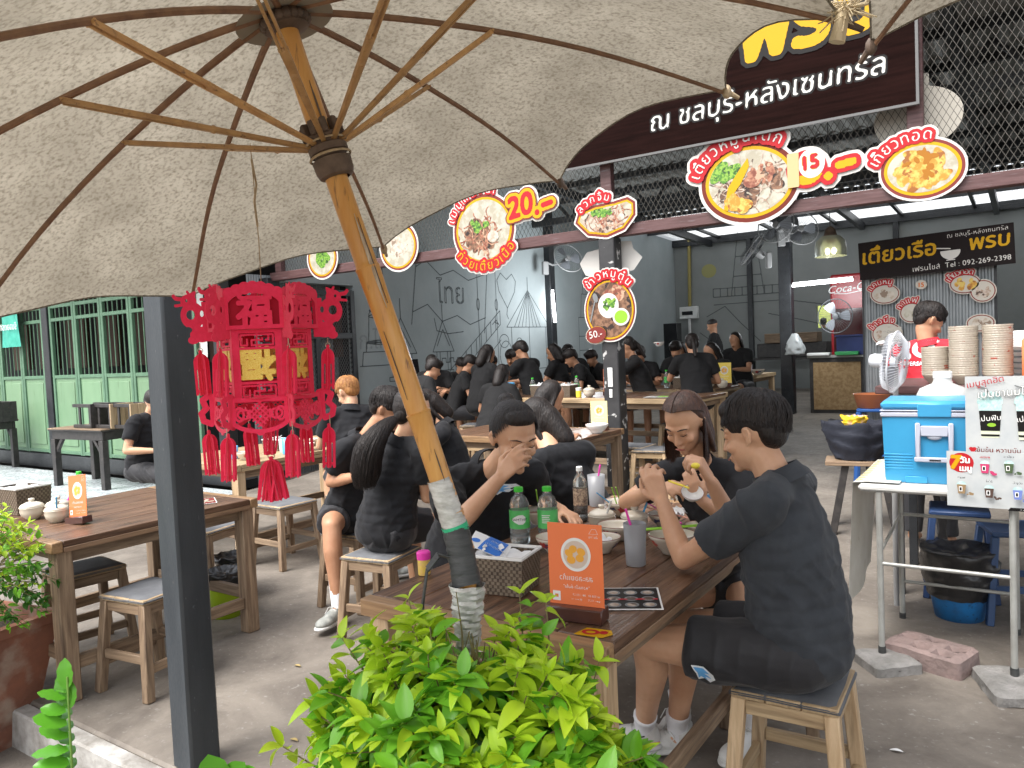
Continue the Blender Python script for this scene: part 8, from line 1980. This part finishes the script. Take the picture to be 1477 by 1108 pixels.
# sprays reaching up: at the left of the pole, and the pale spray over the tissue box
for (p0, p1, kd, n_) in [((-1.12, 1.28, .80), (-1.20, 1.30, .96), 'lime', 9), ((-1.05, 1.3, .8), (-1.09, 1.34, .98), 'mid', 8), ((-1.2, 1.2, .75), (-1.32, 1.2, .88), 'lime', 9), ((-.93, 1.34, .80), (-.97, 1.42, .97), 'lime', 7), ((-.88, 1.34, .82), (-.90, 1.42, .96), 'lime', 7), ((-.8, 1.3, .78), (-.74, 1.36, .88), 'lime', 8), ((-.75, 1.25, .65), (-.62, 1.30, .74), 'mid', 8), ((-.7, 1.25, .6), (-.585, 1.32, .62), 'lime', 8), ((-1.25, 1.12, .6), (-1.40, 1.08, .66), 'lime', 8), ((-1.22, 1.05, .5), (-1.33, .98, .58), 'lime', 8)]:
    twig(p0, p1, kd, n_)
LL.build(bush)
for a in range(9): t_ = 2 * PI * a / 9; sb.tube([Vector((-.98, 1.22, .1)) - bl, Vector((-.98 + .1 * math.cos(t_), 1.22 + .08 * math.sin(t_), .35)) - bl, Vector((-.96 + .2 * math.cos(t_), 1.22 + .14 * math.sin(t_), .6)) - bl], [.009, .006, .003], 6)
o = sb.build('branches', stem_m, bush); o['kind'] = 'stuff'
t = thing('planter', 'terracotta pot mostly hidden under the bright bush', 'pot', (-.98, 1.22, -.18)); terra = mat('terracotta', (.27, .105, .06, 1), .85, (.17, .075, .05, 1), scale=4, detail=9, bump=.004, bscale=30, col3=(.36, .29, .23, 1), scale3=7, lo3=.5, hi3=.75)
b = MB(); b.lathe([(0, 0), (.16, 0), (.22, .34), (.24, .36), (.24, .40), (.21, .40), (.2, .37), (0, .36)], 32); b.build('body', terra, t); 
# --- left pot with shrub
t = thing('planter', 'big square terracotta pot at the left picture edge', 'pot', (-4.03, 1.36, -.18), R(10)); t.scale = (1, 1, .86); b = MB()
for (k0, z0, k1, z1_) in ((.20, 0, .30, .62), ): 
    vs = [(sx_ * k, sy_ * k, z) for k, z in ((k0, z0), (k1, z1_), (k1 + .015, z1_), (k1 + .015, z1_ + .05), (k1 - .03, z1_ + .05), (k1 - .04, z1_ - .03)) for sx_, sy_ in ((-1, -1), (1, -1), (1, 1), (-1, 1))]
    b.add(vs, [(i * 4 + j, i * 4 + (j + 1) % 4, (i + 1) * 4 + (j + 1) % 4, (i + 1) * 4 + j) for i in range(5) for j in range(4)] + [(0, 3, 2, 1)])
b.build('body', terra, t, False); b = MB(); b.box(-.26, .26, -.26, .26, .55, .6); b.build('soil', soil, t)
sh2 = thing('shrub', 'small leaved bright green shrub growing in the square terracotta pot', 'shrub', (-4.0, 1.36, .32)); LL = Leaves(); sb = MB(); bl = Vector(sh2.location); cen = Vector((-3.82, 1.40, .64))
LMs = LM; LM = {'lime': [leaf_mesh('leaf', .040, .0115, lf_lime, .25, d_) for d_ in (.1, .4)], 'mid': [leaf_mesh('leaf', .042, .013, lf_mid, .25, d_) for d_ in (.1, .4)], 'dk': [leaf_mesh('leaf', .044, .014, lf_dk, .2, .2)]}
for k in range(150):
    th = rs.uniform(0, 2 * PI); ph = math.acos(rs.uniform(-.6, 1)); dv = Vector((math.sin(ph) * math.cos(th), math.sin(ph) * math.sin(th), math.cos(ph))); lump = 1 + .25 * noise.noise(dv * 3)
    twig(cen + dv * .12, cen + Vector((dv.x * .33, dv.y * .28, dv.z * .30)) * lump, 'lime' if dv.z > .35 else 'mid' if rs.random() < .6 else 'dk', 9)
LL.build(sh2, 200); o = sb.build('branches', stem_m, sh2); o['kind'] = 'stuff'
# --- two waxy fronds in front
wax = leaf_mesh('leaf', .075, .021, lf_rnd, .12, .12, .3, 8, True); wax2 = leaf_mesh('leaf', .07, .026, lf_rnd, .1, .1, .1, 8, True)
t = thing('waxy_plant', 'upright stem with paired glossy oval leaves at the lower left', 'plant', (-1.56, .715, -.18)); LL = Leaves(); b = MB(); p0 = Vector((-1.573, .70, .0)); p1 = Vector((-1.568, .715, .925)); bl = Vector(t.location); b.tube([Vector((-1.56, .715, -.18)) - bl, p0 - bl, p1 - bl], [.006, .005, .002], 8); b.build('stem', stem_g, t)
cr = Vector((math.cos(YAW), math.sin(YAW), 0)); cf = Vector((-math.sin(YAW), math.cos(YAW), 0))
for i in range(9):
    z = .70 + i * .026; p = Vector((-1.571, .71, z)); s_ = 1 - .03 * i
    if i < 8:
        LL.add(wax, p, -cr + Vector((0, 0, rs.uniform(-.05, .3) + .05 * i)) - cf * rs.uniform(-.1, .5), Vector((0, 0, 1)) - cf * rs.uniform(.1, .7), rs.uniform(.8, 1.05) * s_); LL.add(wax, p + Vector((0, 0, .012)), -cr * .7 + cf * .9 + Vector((0, 0, .2)), (0, 0, 1), .8 * s_)
LL.add(wax, Vector((-1.57, .713, .90)), Vector((-.1, 0, 1)), -cf, .8); LL.add(wax, Vector((-1.57, .713, .87)), Vector((-.35, -.1, .9)), -cf, .8); LL.add(wax, Vector((-1.57, .713, .86)), Vector((.1, .1, .9)), -cf, .7)
LL.build(t)
t = thing('waxy_plant', 'rosette of large rounded glossy leaves at the foot of the dark pillar', 'plant', (-1.15, .76, -.18)); LL = Leaves(); b = MB(); c0 = Vector((-1.143, .757, .80)); bl = Vector(t.location); b.tube([Vector((-1.15, .76, -.18)) - bl, c0 - bl], [.007, .004], 8); b.build('stem', stem_g, t)
for i, (a, s_) in enumerate(((100, 1.05), (160, 1.1), (60, .95), (35, 1.0), (200, .9), (5, 1.0), (-25, .9), (130, .6))):
    d_ = cr * math.cos(R(a)) + Vector((0, 0, 1)) * math.sin(R(a)) * .9 - cf * .25; LL.add(wax2, c0 + cr * .012 * math.cos(R(a)) , d_, -cf + Vector((0, 0, .5)), s_)
LL.build(t)
# lantana sprigs
for (x, y, z, pk, l) in ((-1.15, .96, .70, (.8, .35, .2, 1), 'pale orange flower sprig left of the bright bush'), (-.66, 1.02, .71, (.75, .06, .12, 1), 'small pink red flower at the lower right of the bright bush')):
    t = thing('flower_sprig', l, 'flower', (x, y, -.18)); b = MB(); b.tube([(0, 0, 0), (.01, 0, .5), (0, 0, z + .18)], .003, 6); b.build('stem', stem_g, t); b = MB()
    for k in range(22): a = k * 2.4; r = .0028 * math.sqrt(k); b.sphere((r * math.cos(a), r * math.sin(a), z + .185 - r * .4), .0032, 6, 4)
    b.build('blossom', mat('blossom', pk, .6), t); LL = Leaves()
    for k in range(6): a = k * 1.1; LL.add(LMs['mid'][0], Vector((x, y, z - .03 - k * .02)), (math.cos(a), math.sin(a), .1), (0, 0, 1), .6)
    LL.build(t)
